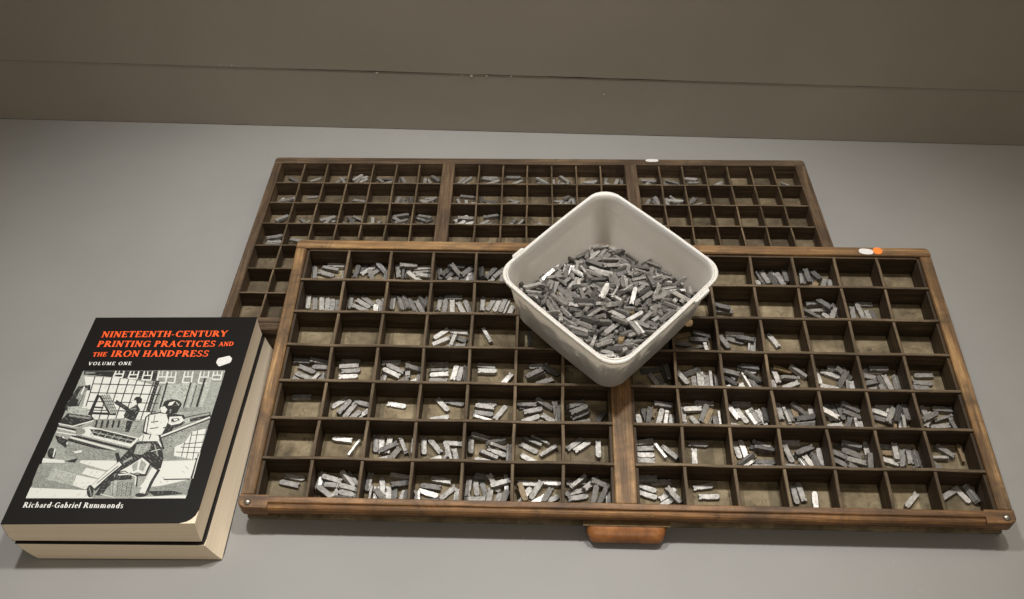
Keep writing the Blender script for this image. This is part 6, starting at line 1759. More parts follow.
[-3380,-1911,-1165,976,0,0,-220,12,8,0], [-3506,-2006,-946,936,-70,30,343,15,8,0], [-3910,-2884,-1090,705,705,56,56,6,8,0],
[-3881,-1428,-1090,702,702,-84,-84,22,8,0], [-3774,-1092,-1130,1000,0,0,-12,14,8,0], [-1758,-2298,-1150,992,0,0,-126,21,9,0],
[-1787,-2784,-1115,707,707,18,18,12,9,0], [-1980,-1082,-1105,1000,0,0,5,23,9,0], [-1626,-1559,-1165,956,0,0,294,12,9,0],
[-26,-2577,-1130,995,0,0,-98,22,10,0], [179,-2722,-915,979,0,0,-204,23,10,0], [346,-2050,-1130,903,0,0,-429,22,10,0],
[352,-1665,-987,938,-193,139,-252,14,10,0], [225,-1343,-1115,692,-692,143,-143,20,10,0], [-97,-2212,-971,650,755,-59,73,30,10,0],
[2042,-2154,-1150,574,0,0,819,13,11,0], [1537,-1803,-1115,558,-558,-434,434,12,11,0], [1165,-1898,-1090,500,-500,-500,500,6,11,0],
[2678,-2485,-1165,0,-714,-700,0,20,11,0], [2030,-1384,-1070,307,307,637,637,15,11,0], [1760,-2467,-1050,66,676,722,130,22,11,0],
[2172,-2600,-955,763,0,0,647,15,11,0], [3898,-2202,-1130,994,0,0,105,14,12,0], [3706,-1962,-1090,701,-701,-95,95,22,12,0],
[3981,-2786,-1090,693,693,142,142,22,12,0], [4016,-1570,-1130,993,0,0,121,6,12,0], [3968,-1939,-895,999,1,0,-34,12,12,0],
[3844,-2534,-1090,702,-702,-84,84,6,12,0], [5686,-2281,-1130,531,0,0,848,22,13,0], [5209,-1498,-1150,766,0,0,644,21,13,0],
[5461,-2491,-1026,530,59,-37,845,15,13,0], [6006,-1764,-1024,22,-793,-599,110,14,13,0], [6434,-2023,-1070,500,500,500,500,23,13,0],
[5066,-2624,-1100,414,-414,-574,574,13,13,0], [8740,-2247,-1130,833,0,0,-553,14,14,0], [8152,-2178,-1040,934,5,-106,341,13,14,0],
[8555,-1420,-1105,998,0,0,-55,15,14,0], [8228,-2959,-1067,944,328,9,26,14,14,0], [8438,-2590,-1046,991,44,-121,47,12,14,0],
[10020,-1918,-1150,939,0,0,-343,21,15,0], [10076,-2769,-1165,973,0,0,229,20,15,0], [10394,-1608,-1090,686,-686,169,-169,22,15,0],
[10196,-2628,-1030,969,0,0,246,21,15,0], [12095,-2847,-1130,987,0,0,-162,14,16,0], [12055,-1477,-1165,1000,0,0,31,20,16,0],
[12057,-2888,-960,999,0,0,-47,13,16,0], [12062,-2818,-790,977,0,0,-212,22,16,0], [11773,-1150,-1105,1000,0,0,-30,15,16,0],
[13866,-1704,-1150,953,0,0,303,13,17,0], [13573,-2942,-1130,990,0,0,-137,22,17,0], [13742,-2600,-1090,704,-704,67,-67,14,17,0],
[13900,-2122,-1130,987,0,0,162,14,17,0], [14034,-2080,-975,799,0,0,601,12,17,0], [15422,-2054,-1165,968,0,0,250,20,18,0],
[17098,-2494,-1165,975,0,0,224,20,19,0], [19040,-2095,-1150,981,0,0,-194,13,20,0], [19156,-1803,-1115,673,-673,218,-218,12,20,0],
[-19159,-5220,-1150,981,0,0,193,5,21,0], [-19330,-4976,-1004,924,-163,-5,345,15,21,0], [-18871,-4156,-1130,931,0,0,364,6,21,0],
[-19618,-4484,-1130,0,811,585,0,6,21,0], [-18881,-5402,-1057,947,271,60,162,22,21,0], [-19145,-4450,-908,974,-128,-24,185,22,21,0],
[-17418,-4512,-1165,992,0,0,-122,20,22,0], [-17303,-3715,-1165,997,0,0,73,20,22,0], [-17234,-5064,-1105,961,0,0,278,23,22,0],
[-13748,-4924,-1150,871,0,0,-490,21,24,0], [-13626,-4167,-1150,996,0,0,-89,21,24,0], [-13554,-5288,-980,990,0,0,144,22,24,0],
[-14103,-5019,-1064,24,-943,-315,-106,20,24,0], [-9896,-4847,-1105,599,0,0,800,31,26,0], [-10378,-5164,-970,852,-33,-130,505,23,26,0],
[-10494,-4420,-1105,892,0,0,451,31,26,0], [-10633,-4723,-822,784,-128,-98,599,15,26,0], [-9660,-4401,-1014,625,171,269,713,30,26,0],
[-9372,-5286,-1115,500,500,500,500,20,26,0], [-8207,-3773,-1165,999,0,0,51,12,27,0], [-8501,-4210,-1130,998,0,0,-61,22,27,0],
[-8200,-4313,-960,939,0,0,343,21,27,0], [-8485,-4978,-1130,995,0,0,-104,22,27,0], [-8369,-5402,-1150,999,0,0,39,21,27,0],
[-8368,-5146,-915,960,0,0,279,23,27,0], [-8407,-5078,-700,945,0,0,-326,14,27,0], [-5748,-4894,-1165,970,0,0,243,4,28,0],
[-5467,-4659,-1030,724,0,0,-690,5,28,0], [-4896,-4961,-1105,0,732,-682,0,7,28,0], [-5756,-5544,-1070,705,705,-56,-56,7,28,0],
[-5995,-4634,-1004,584,540,-474,-378,14,28,0], [-5428,-3592,-1130,0,997,-77,0,22,28,0], [-3438,-5066,-1130,984,0,0,175,30,29,0],
[-3566,-5468,-1130,996,0,0,83,22,29,0], [-3620,-4224,-1150,997,0,0,-79,29,29,0], [-3490,-4580,-1115,701,701,-92,-92,12,29,0],
[-3791,-4676,-1070,986,-14,-104,-130,20,29,0], [-3664,-5502,-940,1000,0,0,3,14,29,0], [-4356,-4306,-1039,288,-671,-617,293,30,29,0],
[-3759,-5170,-900,706,-706,-30,30,22,29,0], [-1910,-4724,-1165,978,0,0,206,28,30,0], [-1860,-4043,-1165,985,0,0,-173,20,30,0],
[-1936,-4409,-1098,990,93,-44,98,20,30,0], [97,-4795,-1165,527,0,0,-850,12,31,0], [1604,-4043,-1165,1000,0,0,14,12,32,0],
[2290,-4177,-1150,854,0,0,521,13,32,0], [1558,-4698,-1105,903,0,0,429,7,32,0], [1862,-5148,-1027,831,38,-56,552,15,32,0],
[2257,-4551,-1017,971,47,155,-176,20,32,0], [2122,-3939,-898,832,-111,180,512,22,32,0], [2661,-4436,-1008,699,108,143,692,5,32,0],
[8991,-3996,-1130,636,0,0,772,22,35,0], [8304,-5203,-1150,668,0,0,744,29,35,0], [8576,-5135,-1150,688,0,0,726,21,35,0],
[8782,-4044,-1100,447,-447,-548,548,21,35,0], [8239,-4369,-1034,804,-72,42,590,22,35,0], [8844,-4822,-987,257,450,665,537,22,35,0],
[10215,-5174,-1130,994,0,0,107,14,36,0], [10260,-4491,-1150,897,0,0,-443,5,36,0], [10000,-5590,-1100,704,704,-62,-62,13,36,0],
[9694,-4306,-1105,748,0,0,-664,15,36,0], [10354,-3926,-1090,638,-638,304,-304,14,36,0], [10240,-4798,-996,962,-42,5,272,12,36,0],
[10332,-4312,-868,998,15,-17,-60,6,36,0], [12068,-5336,-1150,974,0,0,224,21,37,0], [12047,-4826,-1090,706,-706,-46,46,22,37,0],
[11890,-4532,-1090,694,-694,-134,134,22,37,0], [11544,-4039,-1130,866,0,0,501,22,37,0], [11841,-3945,-1115,605,-605,-365,365,20,37,0],
[18790,-4933,-1130,870,0,0,492,38,41,0], [-18950,-7465,-1130,966,0,0,-258,14,42,0], [-19058,-6625,-1005,900,-48,70,427,15,42,0],
[-17217,-7032,-1165,855,0,0,518,20,43,0], [-17291,-7721,-1130,992,0,0,128,30,43,0], [-17183,-8017,-1004,979,176,62,-81,30,43,0],
[-17679,-7158,-1090,597,-597,-379,379,22,43,0], [-17182,-7280,-893,933,3,41,-357,22,43,0], [-17080,-8143,-815,567,822,28,-41,14,43,0],
[-15632,-7976,-1105,1000,0,0,-14,15,44,0], [-15348,-7964,-890,997,0,0,-73,14,44,0], [-15530,-7480,-1105,983,0,0,-184,15,44,0],
[-15610,-7180,-890,825,0,0,565,14,44,0], [-15496,-6805,-1165,992,0,0,128,12,44,0], [-15663,-6517,-1105,980,0,0,198,15,44,0],
[-13864,-6980,-1130,805,0,0,593,30,45,0], [-13502,-7450,-1130,910,0,0,415,22,45,0], [-14092,-7314,-975,966,0,0,-258,20,45,0],
[-13589,-8205,-1100,707,-707,0,0,21,45,0], [-13806,-6956,-940,883,0,0,-469,30,45,0], [-13906,-7664,-892,792,78,-177,580,28,45,0],
[-13370,-6538,-1034,22,-978,148,144,20,45,0], [-11549,-7637,-1150,775,0,0,632,21,46,0], [-11865,-7334,-1070,568,-568,-421,421,23,46,0],
[-12262,-6958,-1070,480,-480,-519,519,7,46,0], [-12433,-7535,-1090,480,-480,-519,519,14,46,0], [-12662,-7609,-1090,500,-500,-500,500,14,46,0],
[-10252,-6990,-1130,986,0,0,-170,30,47,0], [-10328,-6989,-915,928,0,0,-372,23,47,0], [-10089,-7231,-720,978,0,0,210,21,47,0],
[-10241,-6157,-1070,701,701,90,90,23,47,0], [-8179,-7654,-1130,941,0,0,-339,22,48,0], [-8746,-7652,-1115,632,632,-318,-318,12,48,0],
[-8336,-6753,-1130,955,0,0,297,30,48,0], [-8469,-6286,-1009,967,-72,-80,-232,22,48,0], [-7977,-7493,-1115,678,-678,199,-199,20,48,0],
[-8005,-7253,-1165,966,0,0,-256,20,48,0], [-8715,-6618,-1010,75,918,-372,114,13,48,0], [-5496,-7713,-1165,994,0,0,110,4,49,0],
[-5742,-6453,-1105,953,0,0,303,7,49,0], [-5595,-6947,-1130,995,0,0,99,22,49,0], [-5271,-7276,-971,965,63,-4,254,6,49,0],
[-5274,-7988,-1090,696,696,125,125,14,49,0], [-5656,-7837,-910,902,394,71,162,23,49,0], [-5404,-6634,-882,999,39,28,-1,23,49,0],
[-5881,-7276,-987,196,-925,-325,-28,22,49,0], [-3871,-7643,-1130,980,0,0,197,22,50,0], [-3522,-7409,-975,960,0,0,281,28,50,0],
[-3940,-7191,-1090,694,-694,-135,135,22,50,0], [-3508,-8026,-1130,0,996,92,0,30,50,0], [-3516,-6157,-1070,703,-703,-74,74,23,50,0],
[-3558,-7933,-900,689,689,159,159,22,50,0], [-4066,-6832,-1150,938,0,0,347,13,50,0], [-1910,-6742,-1150,871,0,0,492,29,51,0],
[-1862,-7667,-1022,584,59,-42,809,23,51,0], [-1392,-6993,-1090,615,615,349,349,14,51,0], [312,-7306,-1130,881,0,0,-474,14,52,0],
[-432,-7384,-974,56,494,-847,186,21,52,0], [318,-7877,-1165,925,0,0,-379,20,52,0], [-19,-7864,-1000,995,55,-79,-22,31,52,0],
[-331,-8154,-1165,0,1000,-13,0,20,52,0], [-328,-7504,-1090,58,994,-57,66,20,52,0], [1648,-7469,-1105,872,0,0,-490,15,53,0],
[1964,-7780,-925,995,0,0,-96,12,53,0], [2127,-7298,-980,991,-66,116,27,14,53,0], [-19246,-10122,-1130,878,0,0,478,14,63,0],
[-19130,-9016,-1150,984,0,0,-175,13,63,0], [-19120,-8932,-955,990,0,0,143,23,63,0], [-19046,-9861,-915,994,0,0,-109,23,63,0],
[-19116,-10662,-1048,990,76,113,19,12,63,0], [-19018,-9380,-1090,706,-706,30,-30,14,63,0], [-17474,-9208,-1165,1000,0,0,-10,12,64,0],
[-17396,-9857,-1130,981,0,0,192,22,64,0], [-17438,-9234,-1010,994,0,0,-111,22,64,0], [-8464,-9824,-1105,995,0,0,-103,7,69,0],
[-3766,-9330,-1165,922,0,0,386,12,71,0], [-19195,-15466,-1105,1000,0,0,27,23,105,0], [-19220,-15012,-1130,998,0,0,68,6,105,0],
[-586,17813,235,666,665,-240,-240,28,0,0], [-1254,17740,340,662,-743,-97,-23,29,0,0], [-1670,17252,387,196,860,-432,-191,30,0,0],
[1080,17824,298,254,291,699,602,23,0,0], [-2014,16687,376,491,-293,-461,679,21,0,0], [63,18692,185,0,951,-308,0,20,0,0],
[-1809,18046,220,0,-380,925,0,30,0,0], [-2485,17244,590,796,-327,56,507,13,0,0], [-633,18008,235,665,-665,240,-240,4,0,0],
[1229,17317,272,186,216,725,627,14,0,0], [-287,18312,200,0,-339,-941,0,21,0,0], [-2864,17075,626,724,-537,-335,274,28,0,0],
[-3812,10940,1211,422,135,643,625,14,0,0], [1452,10088,1222,495,-829,-242,-94,31,0,0], [-664,17839,705,577,-652,-343,353,23,0,0],
[-111,12064,1226,958,43,117,258,22,0,0], [-2832,9901,1382,652,654,-246,-295,21,0,0], [-2058,10469,1313,183,-953,240,38,15,0,0],
[624,17855,471,468,287,683,482,30,0,0], [30,18446,380,118,96,-740,-655,20,0,0], [-263,16722,744,208,611,-758,94,30,0,0],
[-2693,10414,1239,22,626,759,-176,21,0,0], [-2628,16650,908,19,-89,-966,243,31,0,0], [-2632,11002,1279,175,39,-617,766,30,0,0],
[696,9544,1215,290,794,-514,-148,22,0,0], [-2799,15385,1001,980,110,-8,168,22,0,0], [-115,10495,1233,724,40,155,-671,13,0,0],
[-1135,11389,1206,654,84,-101,745,21,0,0], [1491,16526,783,435,633,587,257,22,0,0], [-1554,12826,1479,241,-828,-485,-144,20,0,0],
[239,17994,506,278,610,-665,-329,20,0,0], [6,11845,1238,231,153,-718,-639,30,0,0], [-1803,13861,1332,528,-612,286,-514,21,0,0],
[323,10256,1294,989,135,45,-28,21,0,0], [-747,12450,1295,713,-282,40,-641,12,0,0], [-3755,11584,1242,493,-229,-386,-745,29,0,0],
[-402,10922,1376,675,-31,77,-733,29,0,0], [3662,15036,826,177,744,-107,636,21,0,0], [2407,15096,1216,418,61,4,-906,29,0,0],
[-3409,11742,1215,352,819,-405,-204,31,0,0], [-880,11104,1286,435,-500,-520,539,30,0,0], [1185,10574,1446,234,-492,528,-651,23,0,0],
[-2340,17167,794,49,956,22,-290,30,0,0], [-30,9948,1396,607,109,-87,782,21,0,0], [-364,12727,1289,199,855,-438,-194,29,0,0],
[-1878,9781,1380,689,-705,-108,132,29,0,0], [997,9762,1274,109,-936,328,65,21,0,0], [2346,11085,1242,738,618,134,238,21,0,0],
[-1042,10666,1205,361,508,455,636,21,0,0], [2104,15562,1108,382,817,356,247,5,0,0], [1794,10550,1241,298,938,168,50,21,0,0],
[-3326,12364,1222,891,279,-54,-353,30,0,0], [-2198,12256,1316,77,-946,200,-242,20,0,0], [2550,16344,916,456,804,-332,-189,15,0,0],
[358,17968,775,536,-751,-186,338,31,0,0], [-804,9300,1215,942,46,142,-302,29,0,0], [-1234,10293,1211,326,-242,-255,877,13,0,0],
[-5140,13928,1355,77,108,980,152,21,0,0], [-1264,17846,552,751,18,-101,-652,14,0,0], [-3733,10812,1765,393,-110,54,911,5,0,0],
[1530,10686,1302,789,-251,161,538,29,0,0], [-3560,12373,1371,875,281,-41,-391,30,0,0], [-2314,13227,1368,958,-187,-73,207,23,0,0],
[1504,9690,1488,905,129,-113,389,22,0,0], [-3919,11662,1514,251,-930,89,-254,30,0,0], [-3919,11069,1395,897,-19,-200,-394,14,0,0],
[1966,14390,1297,944,295,-110,-102,21,0,0], [-1342,11244,1352,430,499,492,570,22,0,0], [2731,11006,1254,292,278,-591,-699,29,0,0],
[2015,11356,1362,964,-23,-99,-247,21,0,0], [-1196,10667,1469,904,211,-62,367,28,0,0], [-881,11194,1543,599,-648,314,-350,21,0,0],
[1220,9775,1458,115,-909,-393,-80,29,0,0], [-3108,10208,1628,34,-382,-923,-2,14,0,0], [-2562,12011,1270,788,-499,214,-289,23,0,0],
[3,8600,1286,914,31,-115,388,15,0,0], [-385,17131,1024,444,-440,-470,623,31,0,0], [-1591,10536,1550,508,-458,108,721,22,0,0],
[-1158,10393,1546,241,40,190,-951,15,0,0], [-1872,11622,1270,367,-791,-490,11,15,0,0], [-4901,12024,1500,647,448,-610,92,15,0,0],
[-2173,12677,1432,148,211,-962,-93,20,0,0], [-1868,9372,1518,472,-713,42,517,31,0,0], [-3965,14045,1264,45,-974,-170,143,6,0,0],
[2098,12005,1359,144,365,-920,21,30,0,0], [-1958,13078,1504,22,188,-960,206,23,0,0], [306,12362,1336,80,627,-771,85,21,0,0],
[-3346,13532,1256,339,-633,492,-492,29,0,0], [-2636,12530,1290,864,-86,-141,-476,29,0,0], [-939,8535,1302,489,512,-556,-436,30,0,0],
[390,9528,1291,579,-19,-91,810,21,0,0], [2829,14785,1410,265,575,-512,-580,23,0,0], [294,8442,1308,57,-915,-392,-83,23,0,0],
[2066,15916,879,237,-957,-25,166,15,0,0], [-581,9881,1311,46,-799,598,47,31,0,0], [-344,10310,1526,390,503,559,532,29,0,0],
[472,10995,1204,522,136,-54,-840,28,0,0], [-1711,8832,1322,323,-481,23,815,13,0,0], [-1509,17022,858,924,125,44,358,30,0,0],
[-4224,14168,1238,666,726,146,94,28,0,0], [-1630,11416,1538,180,-195,964,2,4,0,0], [-3628,11736,1449,402,198,355,820,30,0,0],
[-3200,15354,1209,968,152,59,-189,13,0,0], [-3387,10826,1651,628,672,-223,-325,30,0,0], [-1500,12290,1321,64,-223,-935,-270,22,0,0],
[-2900,11546,1353,32,-942,311,121,14,0,0], [-4292,12083,1438,54,443,-835,321,22,0,0], [-2568,10143,1651,484,-213,89,844,22,0,0],
[-3100,13010,1322,721,-39,138,678,23,0,0], [-822,10125,1620,244,65,-196,948,20,0,0], [-690,8416,1406,313,679,664,4,22,0,0],
[-681,17052,1246,978,-36,-191,82,23,0,0], [-1611,10969,1442,971,-31,-216,-100,28,0,0], [-2658,11303,1434,62,119,-47,990,20,0,0],
[-4482,12259,1604,240,928,-271,92,23,0,0], [2108,14542,1259,296,-942,115,-106,29,0,0], [1924,10837,1526,862,23,-304,-406,23,0,0],
[-2127,11816,1546,115,-365,920,83,13,0,0], [1059,10954,1350,513,77,-140,-844,22,0,0], [-866,11807,1486,826,-146,91,-537,23,0,0],
[-894,9360,1423,189,-909,361,87,28,0,0], [971,9282,1526,9,916,382,123,37,0,0], [-828,12791,1379,241,893,-364,-111,22,0,0],
[-1378,9534,1276,549,636,236,489,22,0,0], [-536,12146,1553,434,-188,-340,813,29,0,0], [-2068,9614,1601,493,-853,-137,101,4,0,0],
[2480,10906,1528,355,366,-551,-660,14,0,0], [-1863,9589,1765,410,-852,129,298,13,0,0], [-1242,8274,1565,358,-628,-182,-667,7,0,0],
[-1777,12318,1540,151,43,-273,949,21,0,0], [358,10967,1501,593,-759,131,-235,7,0,0], [-288,9878,1268,5,-599,-800,-14,13,0,0],
[-1195,12726,1335,474,284,-693,462,5,0,0], [-3228,10990,1470,576,-747,322,-84,20,0,0], [-170,10870,1490,218,115,-112,963,12,0,0],
[-666,9234,1529,978,135,-34,156,5,0,0], [-140,8394,1425,38,578,810,94,28,0,0], [592,11928,1756,144,168,975,-5,30,0,0],
[-96,9094,1292,95,240,-965,-42,12,0,0], [-2912,14267,1326,116,-841,-518,104,22,0,0], [-262,9647,1566,81,55,-599,-795,23,0,0],
[1566,10776,1605,242,-650,-605,391,30,0,0], [3243,11570,1570,698,-592,-277,293,15,0,0], [762,16087,1212,194,25,-1,981,22,0,0],
[-1473,15814,1346,931,4,-34,-363,21,0,0], [-4412,12408,1336,254,-422,869,48,22,0,0], [-2974,11712,1614,84,934,345,38,20,0,0],
[-3122,13512,1436,156,974,-154,-46,28,0,0], [504,8558,1631,687,-606,-335,219,23,0,0], [2792,11011,1847,277,-293,698,-592,23,0,0],
[-2428,10930,1517,742,-592,24,315,28,0,0], [-34,9226,1724,428,599,427,525,13,0,0], [-1594,9214,1598,844,-229,-263,408,13,0,0],
[713,10118,1598,635,-571,-384,351,6,0,0], [1822,11282,1533,724,-559,196,-353,13,0,0], [-1168,8479,2015,825,-294,471,105,22,0,0],
[-3209,13302,1594,123,980,-144,-57,30,0,0], [833,12962,1350,107,247,-963,8,22,0,0], [126,10214,1672,40,-216,722,-656,22,0,0],
[1094,14011,1301,9,859,498,116,21,0,0], [882,11386,1380,736,-171,56,653,21,0,0], [-2036,10263,1473,85,-836,-504,-200,21,0,0],
[-2416,13976,1401,26,899,436,-18,21,0,0], [-410,8339,1402,262,-734,626,-32,20,0,0], [3330,12129,1344,896,4,173,410,13,0,0],
[3644,12038,1380,76,-912,-403,11,12,0,0], [1717,12796,1344,15,-843,536,-34,22,0,0], [-4735,13171,1243,758,288,287,511,29,0,0],
[-3079,14536,1217,106,-818,-558,86,29,0,0], [-2062,13754,1570,813,-172,-1,556,31,0,0], [1916,10146,1892,342,107,135,-924,22,0,0],
[-3708,13801,1495,210,-606,-614,-461,21,0,0], [-2281,11572,1620,989,130,-68,32,29,0,0], [-1893,9892,1944,264,62,-4,963,30,0,0],
[944,11904,1478,248,-29,41,-967,31,0,0], [-2348,11951,1552,98,-914,-362,-153,13,0,0], [-559,16476,1295,95,-10,145,985,22,0,0],
[118,9256,1724,428,524,-429,-598,13,0,0], [447,15788,1374,21,9,-1000,-20,28,0,0], [-2645,11072,1591,969,76,101,212,23,0,0],
[-3374,11343,1851,262,-955,129,57,29,0,0], [-726,11417,1708,88,980,-97,-148,21,0,0], [-380,13244,1282,420,54,39,905,29,0,0],
[-2135,10662,1578,836,35,97,538,21,0,0], [509,17161,1020,295,876,-380,-18,23,0,0], [-1702,8696,1826,34,881,-391,264,21,0,0],
[-3685,12374,1704,116,-112,-984,75,31,0,0], [546,9338,1565,873,-33,52,483,21,0,0], [-230,17495,835,609,1,0,793,20,0,0],
[-1446,8944,1325,743,336,-319,482,20,0,0], [-1468,10672,1758,662,-501,187,-526,13,0,0], [-1060,9234,1673,681,85,-110,719,13,0,0],
[2092,14799,1371,126,198,970,-63,29,0,0], [-1827,9954,1645,530,832,25,161,15,0,0], [-813,13810,1239,297,473,-788,258,13,0,0],
[-1681,17267,614,125,-268,-55,-954,22,0,0], [-1642,13143,1755,494,-193,-71,845,29,0,0], [292,10628,1518,104,363,-10,926,29,0,0],
[-1635,8996,2004,662,166,473,557,22,0,0], [-3499,11689,1918,224,191,-933,206,12,0,0], [-5262,13030,1372,358,771,-419,-319,14,0,0],
[1501,11877,1316,103,270,-954,-76,20,0,0], [2125,10762,1918,935,-160,-259,181,5,0,0], [-1624,9554,2131,24,983,178,-45,15,0,0],
[2496,11446,1550,144,842,517,-53,21,0,0], [1862,13830,1318,37,78,-804,-588,22,0,0], [-42,12376,1418,498,-335,14,-800,30,0,0],
[-81,11376,1596,66,662,-738,117,37,0,0], [-2009,11392,1779,74,-987,141,-35,21,0,0], [-713,9122,1667,88,-651,738,154,21,0,0],
[-2664,9604,2028,420,200,768,440,20,0,0], [-877,13124,1462,68,-525,-796,292,21,0,0], [-5380,12579,1356,902,25,-76,-424,12,0,0],
[839,12476,1324,338,-105,-60,-933,20,0,0], [-1252,14716,1259,232,-746,600,173,30,0,0], [-2014,13023,1816,846,42,-44,530,21,0,0],
[-1892,10659,1834,25,746,666,-18,21,0,0], [-438,9789,1738,141,36,798,-585,14,0,0], [-1454,13915,1346,266,700,-654,105,7,0,0],
[730,13660,1446,674,-191,-254,666,21,0,0], [306,10228,1867,762,-55,106,-636,30,0,0], [-2146,10477,1726,75,-508,-855,71,20,0,0],
[-2195,13827,1733,3,-506,848,-157,21,0,0], [-90,8296,1574,390,57,56,-917,21,0,0], [-4248,11104,2297,304,-233,-718,581,20,0,0],
[-1411,8496,1367,696,-191,-601,-343,13,0,0], [-5404,12532,1541,357,250,619,654,13,0,0], [-445,8878,2028,208,-391,-782,439,31,0,0],
[166,11362,1678,675,38,-126,-726,21,0,0], [2144,11647,1572,337,97,-835,-424,21,0,0], [1428,12598,1365,846,-10,-81,-527,20,0,0],
[-574,10196,1806,966,68,68,239,15,0,0], [-956,11067,1774,43,986,-164,13,6,0,0], [-1719,13792,1790,811,491,312,66,22,0,0],
[668,9810,1880,70,317,39,945,29,0,0], [-782,8634,1730,177,213,552,787,6,0,0], [2896,14092,1249,810,584,40,17,28,0,0],
[962,12224,1476,246,-101,75,-961,20,0,0], [730,13936,1271,55,323,-112,-938,20,0,0], [2126,11340,1760,269,-34,-79,-959,22,0,0],
[-2603,10480,1737,279,26,775,566,4,0,0], [-3164,12908,1624,53,-35,120,991,7,0,0], [-2088,11025,1693,30,956,-281,-84,20,0,0],
[-2648,11547,1802,53,-791,-604,86,21,0,0], [-2738,13965,1539,999,-35,2,36,20,0,0], [-383,15853,1242,224,855,-303,-356,28,0,0],
[2756,11432,1848,728,549,404,79,5,0,0], [2036,14158,1334,215,-891,-327,-230,28,0,0], [1738,15048,1562,220,-815,-532,-66,29,0,0],
[1447,11267,1668,215,841,433,244,28,0,0], [-3280,14230,1827,650,-95,104,-747,29,0,0], [-1058,8642,2122,503,749,-362,-234,15,0,0],
[1166,11032,1678,326,601,716,143,13,0,0], [1304,9340,1564,195,355,-548,-732,20,0,0], [-1050,9438,1886,900,144,-6,412,12,0,0],
[6,8627,1800,82,-557,824,55,29,0,0], [-2768,10048,1998,150,534,807,-201,21,0,0], [1396,13509,1377,994,105,-9,26,5,0,0],
[-3394,14433,1367,654,-527,-298,454,31,0,0], [-1209,10580,1828,818,-244,75,-515,20,0,0], [67,13365,1375,292,-148,-522,788,23,0,0],
[476,14292,1281,149,-70,986,14,22,0,0], [-592,8908,1813,275,-243,-849,380,21,0,0], [-1006,7906,2678,602,-514,-292,-538,30,0,0],
[-356,14832,1372,41,361,928,-83,28,0,0], [972,11673,1657,9,602,-797,-47,5,0,0], [-342,12058,1894,941,108,-318,37,29,0,0],
[-702,14106,1234,459,884,-84,-38,15,0,0], [2752,12584,1258,45,123,967,219,29,0,0], [-1350,11614,1973,483,-133,480,720,38,0,0],
[-2022,10442,2034,87,25,317,944,20,0,0], [-271,9581,1978,432,-75,-132,889,29,0,0], [-2939,11486,1979,835,-20,-91,-543,29,0,0],
[-1019,9449,2026,975,140,30,170,13,0,0], [-1835,10060,2134,996,2,66,-60,30,0,0], [960,10010,1876,941,84,55,-322,29,0,0],
[-1452,12150,1718,205,417,569,679,14,0,0], [-1452,11120,1987,126,17,41,991,30,0,0], [-3512,12190,1969,242,791,-554,-95,6,0,0],
[-208,13188,1466,947,-15,47,-319,23,0,0], [671,16472,1171,901,-363,238,2,21,0,0], [-3100,15598,1520,417,-347,685,-486,31,0,0],
[-1821,13960,1838,16,-342,470,-813,21,0,0], [-2816,12002,1754,12,-607,789,-92,6,0,0], [-1412,15894,1520,32,467,884,0,22,0,0],
[2867,14451,1537,834,221,-34,-505,28,0,0], [-4624,15113,1106,872,39,-258,415,30,0,0], [-446,7814,2633,47,-590,56,-804,30,0,0],
[-1942,14442,1500,424,349,-744,380,20,0,0], [-3226,14221,1456,371,-387,583,-611,13,0,0], [-2330,14534,1453,426,-474,-85,766,29,0,0],
[-1852,8760,2331,369,-276,-50,886,29,0,0], [-944,7844,2159,430,553,553,-451,4,0,0], [2570,13579,1246,86,410,891,-177,36,0,0],
[-4149,12999,1870,226,-202,723,-621,7,0,0], [-1966,17967,507,368,-109,-43,-923,21,0,0], [-1756,13779,2104,260,-747,-590,164,5,0,0],
[-616,8312,1904,343,-719,600,-73,21,0,0], [941,10379,1892,69,-302,-945,107,14,0,0], [378,11414,1390,460,-744,374,-309,20,0,0],
[-2394,10804,1946,688,590,314,283,28,0,0], [2260,11264,1942,41,358,-930,74,13,0,0], [839,11363,1846,946,24,-123,-300,22,0,0],
[-1015,9002,1992,96,372,414,825,20,0,0], [1874,12486,1515,36,476,878,13,20,0,0], [-78,14031,1513,468,102,224,849,22,0,0],
[-2486,9566,1996,386,257,750,471,13,0,0], [-569,7781,2336,608,-529,384,450,28,0,0], [-4553,13182,1375,537,146,-404,-726,22,0,0],
[-3095,12050,1727,749,297,451,-383,4,0,0], [-3344,10270,2112,308,241,609,690,14,0,0], [-1696,9130,2162,897,-257,-251,259,28,0,0],
[-3273,14580,1628,649,-521,-307,461,5,0,0], [-161,9030,1955,875,83,-171,-445,13,0,0], [-5384,13038,1594,287,-827,476,-87,30,0,0],
[2843,13673,1473,207,193,-870,-404,23,0,0], [-1918,9376,2430,68,571,812,-104,30,0,0], [452,8568,1898,334,-220,690,-604,28,0,0],
[-1102,8137,2605,764,-601,-1,-233,4,0,0], [-1554,9758,2293,28,-322,-945,44,12,0,0], [-2732,9663,2438,389,-71,-47,917,31,0,0],
[-2151,14303,2018,124,852,506,56,29,0,0], [-6,12664,1646,28,-995,-94,-19,14,0,0], [-3304,13034,1850,28,540,840,36,13,0,0],
[-1978,14134,1862,961,-80,-26,263,37,0,0], [-2005,14750,1518,244,-97,-964,-32,23,0,0], [-544,8456,2234,603,59,63,793,20,0,0],
[-3239,10652,1895,401,474,547,561,13,0,0], [785,14848,1284,967,-94,-75,223,30,0,0], [-2818,13725,1572,35,999,36,-6,21,0,0],
[-2636,10104,1819,205,416,880,-105,20,0,0], [76,8331,2083,832,159,-240,474,30,0,0], [343,8930,1824,604,564,435,357,21,0,0],
[1744,12004,1745,595,-65,241,764,21,0,0], [290,12423,1641,984,-88,135,78,22,0,0], [544,14358,1503,303,148,-22,-941,22,0,0],
